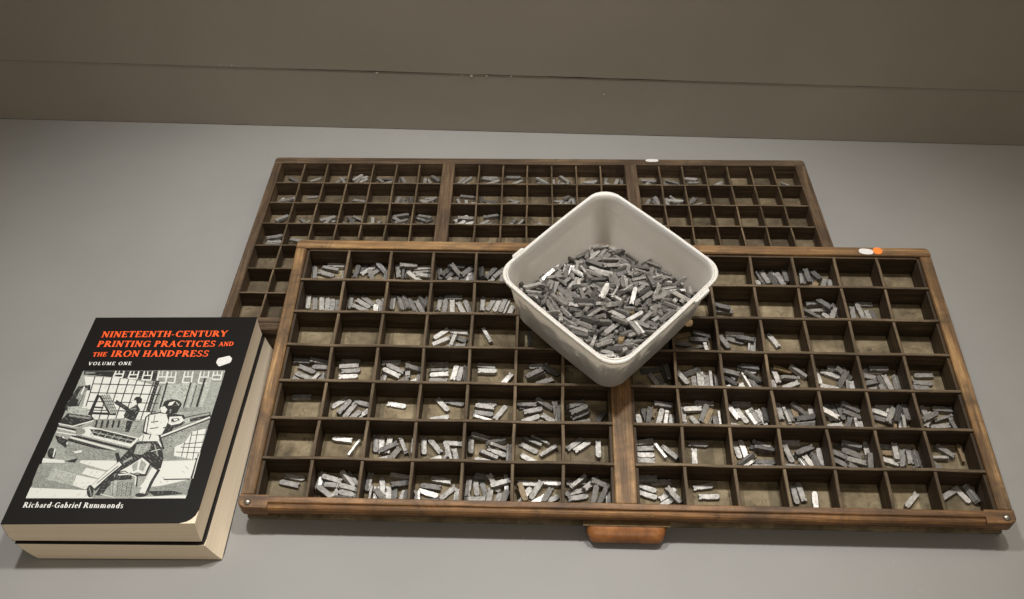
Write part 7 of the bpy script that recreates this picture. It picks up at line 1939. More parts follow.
[2200,11987,1496,140,246,-958,39,20,0,0], [995,9270,1918,23,272,-953,131,21,0,0], [-1724,10609,2064,56,-73,-588,804,21,0,0],
[-836,14801,1390,623,-74,-260,734,5,0,0], [-1728,10766,2042,596,-798,69,-63,5,0,0], [-4672,11634,2070,748,-524,391,-116,14,0,0],
[-2358,11815,1890,981,8,101,165,21,0,0], [-2104,15088,1466,114,65,987,94,6,0,0], [-2434,11356,2240,97,982,-148,61,22,0,0],
[380,8414,2134,587,635,285,414,29,0,0], [-3367,10613,2236,403,-271,92,869,14,0,0], [-914,8306,2335,869,177,-84,-454,21,0,0],
[743,11018,1823,923,120,-141,-337,21,0,0], [1482,11801,1676,153,895,387,-162,22,0,0], [-4724,12331,1771,181,944,274,-22,4,0,0],
[-4069,14073,1590,285,19,-103,-953,20,0,0], [2409,13643,1375,217,933,287,-17,21,0,0], [-787,8181,2540,186,83,967,152,21,0,0],
[1802,12083,1874,163,546,-792,219,12,0,0], [-785,8350,2667,82,203,788,-576,5,0,0], [2042,14491,1571,141,-299,943,-31,22,0,0],
[500,8422,1893,334,-221,690,-604,21,0,0], [483,9063,2164,185,-34,-137,-972,30,0,0], [600,11134,1632,242,-126,-50,961,20,0,0],
[-2353,9740,2535,22,869,-474,141,12,0,0], [-187,7830,2680,50,-622,54,-779,15,0,0], [-1064,14843,1374,448,628,-472,-427,29,0,0],
[755,14850,1474,232,74,-95,-965,14,0,0], [23,15098,1350,969,-107,220,-19,23,0,0], [118,11261,1919,918,-81,-64,382,6,0,0],
[-3904,13182,1521,125,199,-971,-37,21,0,0], [-2698,14527,1514,234,-394,699,-549,29,0,0], [817,9274,2456,103,21,-494,863,21,0,0],
[3515,12212,1483,623,632,424,179,13,0,0], [-5331,12640,1694,328,863,-362,-126,20,0,0], [3114,15788,654,459,580,-356,571,13,0,0],
[1353,10369,2070,643,605,409,232,15,0,0], [363,8207,2552,752,472,399,229,22,0,0], [2045,12728,1503,278,834,-449,-156,22,0,0],
[-2092,9200,2446,412,-437,-516,611,20,0,0], [-128,16878,1326,754,646,114,5,22,0,1], [-973,15743,1381,884,26,-16,-467,22,0,0],
[3205,12950,1292,980,-149,66,112,21,0,0], [560,13473,1521,629,390,-442,-506,12,0,0], [-3027,10677,2075,157,700,-673,182,21,0,0],
[-4269,13297,1559,972,-97,56,207,28,0,0], [56,16974,1034,507,-53,34,860,29,0,0], [60,14798,1571,128,720,-659,-174,21,0,0],
[726,14029,1721,47,527,844,94,22,0,0], [1005,12959,1522,12,705,709,5,29,0,0], [-2670,10051,2211,250,132,824,490,28,0,0],
[-4286,11797,1795,415,-635,637,137,22,0,0], [-702,14416,1566,24,-479,-876,-44,22,0,0], [-2697,14978,1613,663,536,323,410,29,0,0],
[873,9588,2007,183,-38,98,-977,22,0,0], [-258,8173,2294,49,629,133,-765,5,0,0], [255,10798,2118,806,24,-32,-591,21,0,0],
[1861,13392,1782,475,-480,533,-510,12,0,0], [-2489,14366,1640,191,805,200,525,14,0,0], [-97,8556,2626,105,953,199,201,14,0,0],
[-5239,12482,1917,771,-347,56,-530,13,0,0], [1931,13583,1578,980,38,27,194,21,0,0], [-3392,10908,2365,284,472,828,-102,23,0,0],
[498,8615,2600,573,-152,-172,-786,30,0,0], [1084,9648,2414,208,910,309,-180,13,0,0], [246,9152,2564,77,-51,861,500,23,0,0],
[3027,11113,2394,182,364,-542,-735,22,0,0], [-812,10285,2170,263,-578,-658,404,15,0,0], [468,15454,1558,835,116,74,-533,21,0,0],
[2221,11578,1910,358,-41,-74,-930,30,0,0], [-4301,11566,2230,486,607,-250,-577,13,0,0], [3330,12050,1866,837,-124,146,512,23,0,0],
[-2504,10884,1950,600,-678,-305,296,29,0,0], [1321,12346,1725,749,176,362,526,29,0,0], [396,15913,1502,992,23,19,124,20,0,0],
[2320,12049,1611,86,-982,-80,145,28,0,0], [-173,8682,2287,391,728,-555,-99,14,0,0], [334,15146,1516,828,-16,-129,-545,29,0,0],
[3812,13284,1208,26,88,570,816,22,0,0], [2341,10580,2352,253,-368,850,-279,22,0,0], [818,15602,1528,74,-761,-581,-280,22,0,0],
[3117,12909,1562,625,-381,162,-662,22,0,0], [3022,12234,1361,914,238,-24,328,21,0,0], [276,10144,2066,996,56,-42,-51,21,0,0],
[-2632,13126,1956,826,14,-64,560,22,0,0], [2144,11596,2115,713,-122,68,687,30,0,0], [-1609,14613,1554,908,-170,290,-251,5,0,0],
[697,9385,2215,762,-624,-92,147,21,0,0], [-1038,10284,2112,206,-662,-574,436,22,0,0], [858,8708,2611,422,-647,93,628,15,0,0],
[126,9749,2534,591,-182,-182,-764,39,0,0], [-1995,8818,2667,390,19,87,916,28,0,0], [2126,13965,1556,976,-89,-13,198,30,0,0],
[-2719,12129,1996,970,-74,115,203,22,0,0], [1546,13942,1521,757,627,128,130,20,0,0], [-4642,12439,1932,246,54,104,962,13,0,0],
[-692,11768,1726,293,28,149,944,12,0,0], [-2802,10719,2222,405,23,273,872,22,0,0], [-3418,12677,1876,656,-562,338,-375,21,0,0],
[2354,12790,1545,298,347,452,766,23,0,0], [1545,12958,1618,42,432,901,7,13,0,0], [912,10169,2114,382,439,-540,-608,28,0,0],
[-2478,11642,2119,112,965,-148,-184,21,0,0], [1686,9718,2416,845,-77,344,402,31,0,0], [2724,11748,2105,441,374,616,534,22,0,0],
[-85,11498,1998,66,576,-787,211,29,0,0], [-1515,9446,2612,580,528,547,292,6,0,0], [515,13977,1708,644,-544,313,-437,21,0,0],
[-1815,10352,2336,151,198,810,530,23,0,0], [-2760,15226,1592,480,-263,568,-615,30,0,0], [921,14369,1829,536,744,-85,-391,22,0,0],
[-3236,12743,2022,860,57,-44,-505,14,0,0], [-3133,14070,1744,471,579,552,372,20,0,0], [-2024,9775,2535,543,-82,121,827,22,0,0],
[-747,8765,2473,0,-927,294,-233,5,0,0], [-3797,12338,2002,480,-320,-429,695,21,0,0], [3029,12149,1672,736,-222,-8,-639,20,0,0],
[-1529,14348,1598,301,4,-432,850,28,0,0], [-1404,13992,1901,303,-596,-738,95,20,0,0], [2,13093,1846,562,-620,-374,401,13,0,0],
[230,8946,2574,859,470,-137,148,28,0,0], [702,12924,1877,144,-13,-3,990,22,0,0], [-244,14376,1707,797,520,-85,-296,20,0,0],
[1332,14830,1722,33,758,-620,-197,22,0,0], [914,12836,1691,647,-13,-3,762,14,0,0], [2278,12140,1766,6,-899,403,169,12,0,0],
[-4563,12478,2110,918,52,53,390,13,0,0], [1362,13120,1740,8,845,535,13,12,0,0], [260,9515,2271,969,30,-89,230,31,0,0],
[4414,13897,1272,443,-82,292,-843,28,0,0], [3701,12699,1652,112,-190,-812,-541,22,0,0], [-2495,12719,1938,152,529,-817,172,22,0,0],
[-1987,12284,2186,64,205,936,281,29,0,0], [-1816,10952,2184,8,182,973,-143,12,0,0], [1776,10522,2039,548,-724,-371,192,28,0,0],
[4358,13734,1490,711,-528,379,-269,14,0,0], [1921,14718,1554,217,-274,781,-517,4,0,0], [1227,11155,2134,125,376,918,24,29,0,0],
[-583,9531,2243,683,-721,-64,94,14,0,0], [436,13516,1533,448,496,637,383,20,0,0], [-3918,11838,2037,469,-607,-641,-19,31,0,0],
[878,12354,2054,333,-209,647,-654,29,0,0], [-2308,9891,2680,58,962,-233,131,30,0,1], [1470,12316,1832,745,-144,118,-641,20,0,0],
[-3922,15600,1357,74,-371,514,770,23,0,0], [850,16536,1255,902,-350,251,32,14,0,0], [-2221,11821,2114,868,-213,131,-429,12,0,0],
[1814,15159,1390,996,-89,1,6,28,0,0], [3008,12174,1928,276,772,505,272,21,0,0], [1242,15400,1641,104,-981,-18,164,23,0,0],
[-1371,9164,2438,717,369,173,565,28,0,0], [-353,8833,2668,68,909,-293,287,31,0,1], [-342,13340,1772,629,696,221,266,22,0,0],
[-2724,14636,1818,678,214,68,699,22,0,0], [-1976,12308,1955,65,-700,-707,78,21,0,0], [-848,11620,2013,64,675,717,-161,31,0,0],
[1106,15899,1496,520,450,-364,-628,31,0,0], [-119,15501,1604,486,844,-225,33,22,0,0], [-859,14076,1679,361,840,-390,-107,23,0,0],
[-3174,11689,2298,28,296,940,-168,28,0,0], [-343,11245,1869,456,-126,-145,-869,21,0,0], [-4567,11762,2117,752,-509,411,-88,29,0,0],
[-3526,13980,1901,618,-344,-240,665,20,0,0], [1798,10686,2222,667,80,-159,-723,21,0,0], [-1441,10349,2596,482,-623,-312,531,30,0,0],
[-2840,11013,2329,271,897,-348,-40,15,0,1], [318,12551,1855,325,323,604,652,20,0,0], [3594,11787,1931,630,-634,-160,420,20,0,0],
[2610,12784,1660,544,203,274,767,20,0,0], [1480,12719,2041,495,42,26,-868,21,0,0], [-4044,11414,2085,214,-744,614,152,21,0,0],
[1607,12964,1877,572,59,3,818,30,0,0], [2253,15844,1354,710,-424,-148,542,14,0,0], [4086,13764,1170,240,-671,-696,-88,13,0,0],
[1644,10564,2424,3,192,664,-723,22,0,0], [-3816,13693,1662,790,606,-14,-93,20,0,0], [2458,12308,1709,915,-179,85,-351,21,0,0],
[-1072,15921,1602,618,-580,365,-385,13,0,0], [3743,13528,1455,473,473,611,423,20,0,0], [-3657,10729,2441,802,-140,-352,-462,31,0,0],
[-1728,11932,1921,170,-726,-666,-16,12,0,0], [-116,13856,1763,201,-224,-103,-948,4,0,0], [-1932,15385,1363,148,-536,831,8,22,0,0],
[-3441,12805,2230,483,435,491,580,38,0,0], [-4062,12718,2221,989,-28,56,135,21,0,0], [-4007,10880,2638,393,-160,49,904,28,0,0],
[-1900,16709,1120,214,-64,158,962,14,0,0], [3276,11366,2258,182,364,-542,-735,20,0,0], [-2340,10195,2647,778,578,-197,-144,14,0,1],
[-751,9330,2330,131,-17,688,-714,20,0,0], [-2980,13784,1892,685,-180,161,-687,29,0,0], [-382,11424,1963,565,-144,-128,-802,21,0,0],
[4710,13536,1602,364,-663,-8,-655,14,0,0], [1983,9867,2680,635,626,425,155,21,0,0], [-2868,13438,1634,914,-379,145,-6,20,0,0],
[2487,11102,2297,77,917,374,117,12,0,0], [3683,12097,1893,652,541,529,40,21,0,0], [-2883,16411,1062,100,50,948,-298,23,0,0],
[3479,12152,2114,680,568,428,178,23,0,0], [-3699,15219,1555,297,-159,932,136,15,0,0], [676,11165,2114,189,532,699,439,28,0,0],
[-2373,15156,1883,740,-594,219,-228,28,0,0], [-1061,12870,1680,300,528,-643,-467,21,0,0], [-340,13028,1671,321,-59,8,-945,20,0,0],
[3207,14475,1630,409,97,-317,850,15,0,0], [-4628,12015,2253,526,740,-133,-399,12,0,0], [-4638,13234,1758,405,-75,-83,-908,22,0,0],
[-2313,13878,2296,29,664,-717,-209,5,0,0], [-4425,13161,2016,866,-278,-73,409,14,0,0], [3552,12966,1909,139,-306,-920,202,14,0,0],
[1223,13900,1894,991,-33,108,74,23,0,0], [-658,13425,2058,984,157,-18,-86,31,0,0], [1613,10126,2424,48,989,134,47,20,0,0],
[894,10130,2475,329,-151,-55,-931,13,0,0], [1394,10754,2578,89,-926,319,-179,21,0,0], [-5410,13751,1844,275,-54,-31,-960,20,0,0],
[4212,14402,1099,394,-28,-781,484,23,0,0], [-520,10175,2231,194,-760,590,-191,29,0,0], [-1244,11657,2154,768,-496,-76,-399,20,0,0],
[-2166,10924,2381,900,-354,130,-218,22,0,0], [1982,12276,2092,443,-22,-135,-886,21,0,0], [-77,9956,2425,634,466,491,374,30,0,0],
[-248,10219,2412,748,78,-612,-245,21,0,0], [-1264,13929,1939,436,342,58,831,20,0,0], [-3986,14594,1623,162,-957,-170,172,15,0,0],
[1460,14638,1807,198,-174,132,-956,28,0,0], [-2653,14142,1919,77,672,-706,-211,23,0,0], [-2395,11820,2402,969,-73,209,108,31,0,0],
[-3946,11954,2492,372,-765,493,-182,22,0,0], [1860,10964,2389,320,-178,5,930,30,0,0], [163,11227,2318,30,953,-299,-23,31,0,0],
[-2319,14199,2152,406,70,-117,-904,21,0,0], [-4027,13384,1811,5,304,-948,-89,28,0,0], [1719,10128,2690,238,873,-358,230,21,0,0],
[-1057,12398,1881,550,-618,-345,443,30,0,0], [3378,14740,1606,123,-582,-650,473,29,0,0], [-633,11919,1968,453,526,544,472,21,0,0],
[276,14681,1946,49,-360,914,-182,4,0,0], [-2851,14106,2023,612,357,-372,-600,12,0,0], [-1000,13531,1779,614,558,136,542,20,0,0],
[554,14796,1786,997,-62,-31,-17,21,0,0], [-400,12717,1864,676,42,112,-727,29,0,0], [-978,11006,2410,570,-821,16,-31,23,0,1],
[1715,16223,1268,160,335,-917,-142,22,0,0], [16,11757,2064,212,947,241,14,29,0,0], [2208,12827,1888,662,-640,356,-154,4,0,0],
[4443,12816,1616,624,-636,-151,428,21,0,0], [-2580,13285,2169,250,-40,-56,966,22,0,0], [-93,14598,1733,147,125,981,-33,20,0,0],
[-2626,14015,2322,777,-298,-84,548,6,0,0], [-2526,12982,2108,250,-32,-57,966,28,0,0], [-344,10697,2098,476,798,94,358,22,0,0],
[891,11170,2076,231,-398,-658,596,20,0,0], [-4100,12438,2255,990,-24,36,136,30,0,0], [-5450,12399,2069,467,85,648,596,29,0,0],
[1139,10486,2608,333,377,643,578,5,0,0], [-3148,12807,2332,260,-271,-919,120,13,0,0], [-1692,11300,2214,629,-286,-21,-723,13,0,0],
[-80,11403,2612,934,-14,-96,-343,14,0,1], [-2059,12411,2664,896,429,111,-10,31,0,1], [-1994,10703,2550,383,-896,210,-78,13,0,1],
[1276,11815,2135,727,-550,356,-208,30,0,0], [462,10143,2533,340,-121,-227,-904,22,0,0], [-2749,15582,1424,61,-611,780,123,6,0,0],
[851,11197,2319,558,415,450,560,22,0,0], [-2100,15409,1568,228,-114,214,943,13,0,0], [-3672,11236,2336,336,790,513,9,29,0,0],
[2593,13828,1678,970,30,83,225,21,0,0], [-1150,10272,2368,886,-183,-31,-425,20,0,0], [2372,14198,1738,182,13,-58,-982,22,0,0],
[2122,13265,1944,980,-69,135,-132,13,0,0], [-891,9325,2616,891,-378,-20,249,14,0,1], [-5140,13802,1562,546,779,-248,-185,23,0,0],
[998,14151,1924,964,219,143,38,20,0,0], [-1224,14064,2102,744,286,191,573,20,0,0], [1482,15652,1490,577,713,311,-251,12,0,0],
[1008,12640,2296,86,-148,985,17,29,0,0], [1275,17741,571,294,-258,-600,698,21,0,0], [-948,14880,1783,47,-956,-289,-15,21,0,0],
[923,10438,2612,500,8,59,864,22,0,1], [145,10448,2544,221,744,597,-201,29,0,0], [1748,11608,2336,379,913,141,52,22,0,0],
[747,13320,1902,37,-21,702,-710,29,0,0], [1648,12578,2210,227,-336,765,-500,13,0,0], [2530,12626,2161,783,-526,332,-2,21,0,0],
[3,12818,2374,236,-249,-628,699,6,0,0], [-740,9698,2538,878,375,128,269,13,0,0], [2859,12106,2207,552,566,-607,81,13,0,0],
[3309,12309,2106,855,-129,282,416,20,0,0], [1708,12390,2112,506,757,352,217,31,0,0], [-1206,11310,2543,138,-79,919,360,20,0,0],
[-1167,17737,754,82,918,384,61,13,0,0], [-3401,11195,2593,192,669,708,-123,5,0,0], [2271,13544,1878,968,-21,121,-220,28,0,0],
[2944,12529,2151,588,-367,-49,-719,28,0,0], [-554,10285,2603,437,-197,-7,-878,7,0,1], [-3084,11584,2561,780,423,-275,-370,13,0,0],
[1566,15779,1556,606,754,198,-158,21,0,0], [112,12354,2007,996,-28,-56,56,12,0,0], [1860,12353,2321,978,103,104,150,29,0,0],
[-3917,14022,1430,84,-862,-486,114,21,0,0], [-1965,13570,2324,966,86,100,222,21,0,0], [-3733,13516,2282,566,163,-39,-808,22,0,0],
[-642,14914,1554,826,-66,198,-524,28,0,0], [-1701,10948,2689,122,-173,-560,801,31,0,1], [1323,14375,2027,26,962,237,-135,22,0,0],
[956,13578,1979,56,-79,995,-6,13,0,0], [-1473,12596,2034,789,91,-185,-578,29,0,0], [-490,14850,1928,21,-214,-975,-59,29,0,0],
[-4167,13268,2363,288,878,-379,40,30,0,0], [360,13018,2098,42,998,37,-3,15,0,0], [-5374,14339,1273,386,771,210,460,20,0,0],
[464,12693,2049,742,662,42,-96,20,0,0], [2632,13095,2004,740,-92,324,-582,37,0,0], [3108,12437,2392,199,77,292,932,22,0,0],
[-1173,14994,1641,460,168,214,-845,20,0,0], [940,11284,2602,962,14,-65,264,14,0,1], [1456,14939,1884,972,120,160,120,29,0,0],
[-3044,12405,2462,381,39,-294,876,23,0,0], [-215,13804,2184,50,938,-335,-80,22,0,0], [210,15123,1922,120,-152,968,160,30,0,0],
[4024,13387,1600,941,-125,206,-237,30,0,0], [-2640,12470,2469,340,88,-320,880,22,0,0], [1737,11781,2435,376,919,95,71,22,0,0],
[2446,11456,2392,119,934,338,-4,6,0,0], [498,11747,2095,48,232,-954,182,28,0,0], [3553,13428,1581,167,-677,-688,201,14,0,0],
[2814,11382,2627,299,164,-341,-876,23,0,1], [-4360,11463,2442,347,226,-125,902,13,0,0], [3039,13646,1704,98,460,-828,-305,23,0,0],
[3865,13856,1305,220,-674,-702,-70,20,0,0], [1242,13020,2068,148,-256,48,954,20,0,0], [-2485,15863,1257,923,112,-21,-368,29,0,0],
[1563,11258,2491,319,199,-48,-925,22,0,1], [-3186,13253,2049,823,258,1,-506,12,0,0], [-3738,12170,2561,836,-206,195,-469,21,0,0],
[26,13942,2059,927,79,107,-352,29,0,0], [-2916,11891,2409,313,154,143,926,20,0,0], [-3229,14060,1989,47,-711,-700,41,29,0,0],
[2041,13252,2229,777,-447,-51,441,21,0,0], [-3986,12832,2376,187,925,-326,61,21,0,0], [-54,12503,2116,63,354,933,-3,21,0,0],
[34,10976,2668,566,-740,156,-328,22,0,1], [-2740,12950,2275,220,-946,224,-78,23,0,0], [1556,13212,2311,306,923,208,104,30,0,0],
[-1002,10282,2564,624,-669,-146,378,29,0,0], [-3818,13874,2154,442,347,-671,-483,21,0,0], [2517,13506,1961,907,16,153,392,29,0,0],
[-1094,12312,2106,564,34,94,820,20,0,0], [-4542,14150,1563,48,890,380,-248,22,0,0], [-2060,11593,2430,309,-920,-143,196,14,0,0],
[-2441,12138,2546,989,115,95,-5,21,0,0], [-837,14392,1854,277,97,-71,953,22,0,0], [3065,13892,2109,59,61,-241,-967,14,0,0],
[2710,12041,2477,708,165,-498,-473,21,0,0], [-3192,14140,2198,938,-36,-59,341,22,0,0], [300,14343,2050,666,-420,-556,267,21,0,0],
[-446,14188,1977,90,-990,73,80,31,0,0], [-2271,16168,1447,666,315,506,448,14,0,0], [1426,14691,2070,576,777,252,41,22,0,0],
[-1430,11752,2449,159,248,-897,-329,31,0,0], [-4668,14607,1468,402,-878,-64,250,4,0,0], [561,13945,2214,616,184,-69,-763,22,0,0],
[921,11968,2535,301,953,-20,-29,22,0,1], [1533,14150,2144,246,-912,-282,170,23,0,0], [-3787,11196,2576,737,401,-529,-128,28,0,0],
[-4130,14804,1382,551,-198,-467,663,37,0,0], [-4008,14302,1748,851,437,145,251,29,0,0], [-752,18816,333,71,14,718,-692,22,0,1],
[506,11701,2456,294,-237,208,902,37,0,0], [-5701,13892,1785,238,-606,-450,-611,30,0,0], [-3504,12418,2697,154,930,-312,-122,22,0,1],
[-1811,11942,2569,147,802,547,-190,21,0,0], [-4546,13879,1826,86,-568,-784,236,28,0,0], [464,13448,2448,914,-284,-155,246,7,0,1],
[-790,11757,2298,587,414,-472,-511,20,0,0], [2190,14702,1894,627,-55,23,777,31,0,0], [1796,13896,2471,999,-18,48,-4,21,0,0],
[1408,15072,2046,170,430,-862,206,28,0,0], [-581,11865,2426,894,200,400,-10,13,0,0], [-1446,13256,2273,349,307,12,885,14,0,0],
[-1416,11548,2632,322,138,-376,-858,13,0,0], [1290,13396,2527,940,91,-89,318,29,0,0], [3251,13486,1783,2,445,-891,-92,20,0,0],
[176,11581,2328,931,-183,-104,-298,21,0,0], [2477,11786,2486,729,-47,-300,-613,21,0,0], [3254,12837,2102,282,942,-185,-2,21,0,0],
[255,12282,2679,443,691,-8,571,21,0,0], [-4882,12729,2268,826,-95,-270,-486,30,0,0], [-429,12213,2127,370,660,401,517,20,0,0],
[3829,12119,2046,844,-79,346,402,29,0,0], [2915,14508,1955,755,653,-52,-4,5,0,0], [846,13138,2268,913,-38,18,405,28,0,0],
[2420,16559,581,570,-720,340,-202,5,0,0], [-2102,13008,2498,796,-53,87,-596,29,0,0], [524,12394,2394,620,-572,-476,249,28,0,0],
[2944,14155,1824,158,115,-446,-874,12,0,0], [1936,15775,1072,763,289,-3,578,20,0,0], [-1790,12995,2179,192,503,-808,-240,23,0,0],
[3415,13112,1452,66,-595,-801,-3,20,0,0], [-1349,12236,2417,362,-661,-657,22,29,0,0], [-1140,15642,1769,106,267,953,97,21,0,0],
[2526,16477,1330,697,643,-276,-155,21,0,0], [-272,12185,2658,127,379,-834,381,7,0,0], [-3141,13152,2492,34,402,885,232,30,0,0],
[1668,16005,1598,768,-603,91,195,30,0,0], [-5064,13659,1916,38,728,-656,-195,21,0,0], [2873,13259,1968,635,278,129,-709,5,0,0],
[-2936,13314,2372,184,57,524,829,21,0,0], [2218,12065,2594,206,-256,364,-872,12,0,0], [3570,15096,1428,508,-201,662,513,21,0,0],
[-3735,14856,1870,682,693,231,29,23,0,0], [-4319,12604,2568,263,-541,701,-384,20,0,0], [-4383,13810,1966,125,982,44,-132,21,0,0],
[584,13236,2346,75,-434,854,-277,30,0,0], [4111,13314,1946,108,728,-553,-390,31,0,0], [182,11692,2545,473,-805,175,-312,23,0,1],
[4800,13791,1733,168,-737,172,-632,29,0,0], [1586,13787,2236,738,254,65,622,21,0,0], [1702,12152,2658,286,-773,-476,305,22,0,0],
[2242,14362,2166,229,-207,630,-713,12,0,0], [-933,12390,2336,219,458,-713,484,6,0,0], [1346,12620,2548,324,-85,15,-942,20,0,0],
[-4685,13106,2202,146,486,834,-218,29,0,0], [-4972,11837,2559,116,391,524,748,22,0,0], [2130,13973,1988,119,-11,-439,-890,28,0,0],
[3215,14164,2102,530,-846,1,55,30,0,0], [1758,12915,2606,920,21,84,383,21,0,0], [4360,12752,1898,891,-8,196,410,22,0,0],
[2841,12772,2226,191,52,297,934,29,0,0], [2104,13827,2276,116,961,240,-78,29,0,0], [-3360,14078,2398,636,657,-331,-236,29,0,0],
[-326,15739,1652,24,209,848,-486,30,0,0], [-3925,13641,2507,604,481,532,348,21,0,0], [1625,13622,1873,749,534,-357,162,28,0,0],
[-3696,16232,1168,516,748,324,263,12,0,0], [-5355,12462,2571,311,-291,-819,-384,22,0,0], [3155,13365,2272,176,-961,2,215,23,0,0],
[3423,14394,1306,884,448,-20,-132,21,0,0], [-1001,12584,2376,884,-452,-99,-73,28,0,0], [970,12918,2554,788,58,-113,603,14,0,1],
[3904,14748,1709,453,-807,-288,-246,14,0,0], [-3098,15982,1238,629,40,116,-768,20,0,0], [-1326,14323,1796,405,-197,-399,799,13,0,0],
[-536,12093,2519,9,406,-200,892,21,0,0], [-4568,14278,1924,503,-64,299,808,29,0,0], [-4889,14258,1417,205,-275,-346,-873,31,0,0],
[-1044,13359,2551,951,149,93,-253,30,0,0], [-3481,16159,1232,286,323,-413,-802,21,0,0], [-1378,12977,2373,881,370,70,-285,22,0,0],
[-5086,13244,1673,923,98,175,-329,12,0,0], [-1460,12850,2578,226,516,-287,-775,30,0,0], [4328,13501,1652,247,-908,337,24,12,0,0],
[1212,12255,2576,554,574,594,-108,21,0,0], [-537,13375,2238,987,154,-35,24,20,0,0], [1954,12119,2597,412,51,-903,-112,20,0,0],
[-4532,14983,1371,608,-292,-706,-215,20,0,0], [1639,13327,2546,404,-852,-276,187,29,0,0], [3377,13732,1963,182,-6,91,-979,21,0,0],
[362,16161,1482,696,709,94,61,23,0,0], [-1257,13402,2312,234,393,470,755,13,0,0], [3791,12931,2161,547,-490,-68,-675,14,0,0],
[-2592,12915,2520,231,-885,403,-34,29,0,0], [2314,14455,2421,15,141,-825,-546,13,0,0], [-4016,13903,2037,260,803,534,-44,12,0,0],
[-5071,13872,2233,45,-110,987,-111,14,0,1], [4092,13616,1430,140,-904,306,263,4,0,0], [2302,14150,2413,52,998,22,32,28,0,0],
[-810,13171,2698,107,-833,-542,32,14,0,1], [-5746,13271,2058,93,685,712,122,13,0,0], [-1128,14183,2533,951,-115,180,224,30,0,1],
[-3041,15060,1970,17,747,623,-231,22,0,0], [-1479,15138,1844,452,-554,202,-669,6,0,0], [-1900,12133,2640,227,969,70,-70,20,0,0],
[-1011,13217,1923,34,-984,120,-125,13,0,0], [2366,13456,2373,548,-172,350,-740,14,0,0], [-5062,14502,1244,136,-487,826,250,23,0,0],
[125,14192,2210,454,-198,-92,864,29,0,0], [2048,14053,2686,582,-570,405,-415,31,0,1], [-720,13578,2375,274,921,-263,90,14,0,0],
[3932,14002,2008,682,239,-662,198,21,0,0], [2602,14364,2214,640,-723,-197,171,22,0,0], [-5014,12776,2480,538,-697,120,-458,21,0,0],
[-4201,15083,1766,273,-295,732,-550,7,0,0], [-4314,13994,2348,277,-554,440,-650,31,0,0], [-2041,16116,1453,695,-228,20,682,29,0,0],
[3719,11960,2511,421,-336,-134,-832,7,0,0], [-2310,15348,1869,29,-313,-942,-115,21,0,0], [3336,15391,1371,90,-251,-677,686,21,0,0],
[3747,12950,2608,207,-118,-897,372,7,0,1], [-5076,13148,2164,371,-252,130,884,20,0,0], [-1232,16098,1848,221,-9,-10,975,31,0,1],
[2126,16972,1012,500,-57,755,422,13,0,0], [-807,13957,2258,938,-54,69,-334,29,0,0], [-1835,15960,1666,718,-2,-51,-694,28,0,0],
[3560,12970,2387,57,-848,-486,202,5,0,0], [4478,12821,2231,890,178,162,388,29,0,0], [-741,12354,2417,467,222,-834,-192,13,0,0],
[-692,13803,2506,2,-31,442,-897,22,0,0], [3136,15907,1300,889,-246,-47,-383,21,0,0], [3344,13214,2441,312,12,499,-808,29,0,0],
[-1844,13895,2368,201,-271,166,-926,20,0,0], [-881,13242,2304,877,220,76,-420,20,0,0], [-328,14436,2296,748,-39,-225,-624,21,0,0],
[-594,15182,2077,815,-563,73,-120,22,0,0], [442,15719,1901,430,-766,-246,408,21,0,0], [2500,12892,2577,926,283,108,224,13,0,0],
[4474,14026,1762,548,505,625,232,7,0,0], [-910,12970,2420,185,192,356,896,14,0,0], [-3815,11456,2684,547,-771,-28,-324,13,0,0],
[2510,14890,1826,147,771,314,-533,29,0,0], [-2279,13698,2449,917,202,275,205,29,0,0], [4605,13684,1728,124,746,-398,520,28,0,0],
[-866,14716,1964,64,290,955,-18,28,0,0], [-1861,15364,1915,640,-540,268,-476,5,0,0], [-2648,14674,2270,8,708,618,-342,12,0,0],
[3633,13573,2304,142,-69,591,791,13,0,0], [-4088,13906,2326,449,-646,-288,546,23,0,0], [17,14244,2373,129,-760,612,-176,23,0,1],
[436,13224,2653,394,906,154,-18,28,0,0], [-5014,13424,2180,70,208,939,-264,13,0,0], [3079,12804,2398,938,-235,171,187,21,0,0],
[-1623,17860,732,62,-669,690,-269,21,0,0], [-137,13150,2590,363,-412,564,-617,4,0,0], [-1305,14825,2386,887,-304,-52,-344,6,0,0],
[-664,13009,2688,684,-496,-394,362,20,0,0], [-5387,12944,2025,203,-841,417,-278,30,0,0], [-846,14830,2258,257,-178,58,948,15,0,0],
[-1580,14396,2366,847,-197,45,-492,23,0,0], [4234,12921,2050,36,-440,782,-440,22,0,0], [362,14010,2500,727,-29,-168,-665,21,0,0],
[-206,15899,1906,971,117,158,135,22,0,1]
]
N_FRONT, N_BACK = 494, 244
from mathutils import Euler
RI = Euler(CAM_R).to_matrix().inverted()
def px(p):
    v = RI @ (Vector(p) - Vector(CAM)); return (512 + FPX * v.x / -v.z, 299.5 - FPX * v.y / -v.z)
BMX = Matrix.Translation((0, 0, HB)); SORTS = []
for i, (x, y, z, qw, qx, qy, qz, st, cell, flag) in enumerate(DATA):
    base = FM if (i < N_FRONT or i >= N_FRONT + N_BACK) else BMX
    M = base @ Matrix.Translation((x * 2e-5, y * 2e-5, z * 2e-5)) @ Quaternion((qw / 1000, qx / 1000, qy / 1000, qz / 1000)).normalized().to_matrix().to_4x4()
    SORTS.append((M, st % 8, 'blmdt'[st // 8], cell, flag))
WORD = {'b': 'bright silvery', 'l': 'pale grey', 'm': 'mid grey', 'd': 'dark grey', 't': 'tan'}
ORD = "first second third fourth fifth sixth seventh eighth ninth tenth eleventh twelfth thirteenth fourteenth".split()
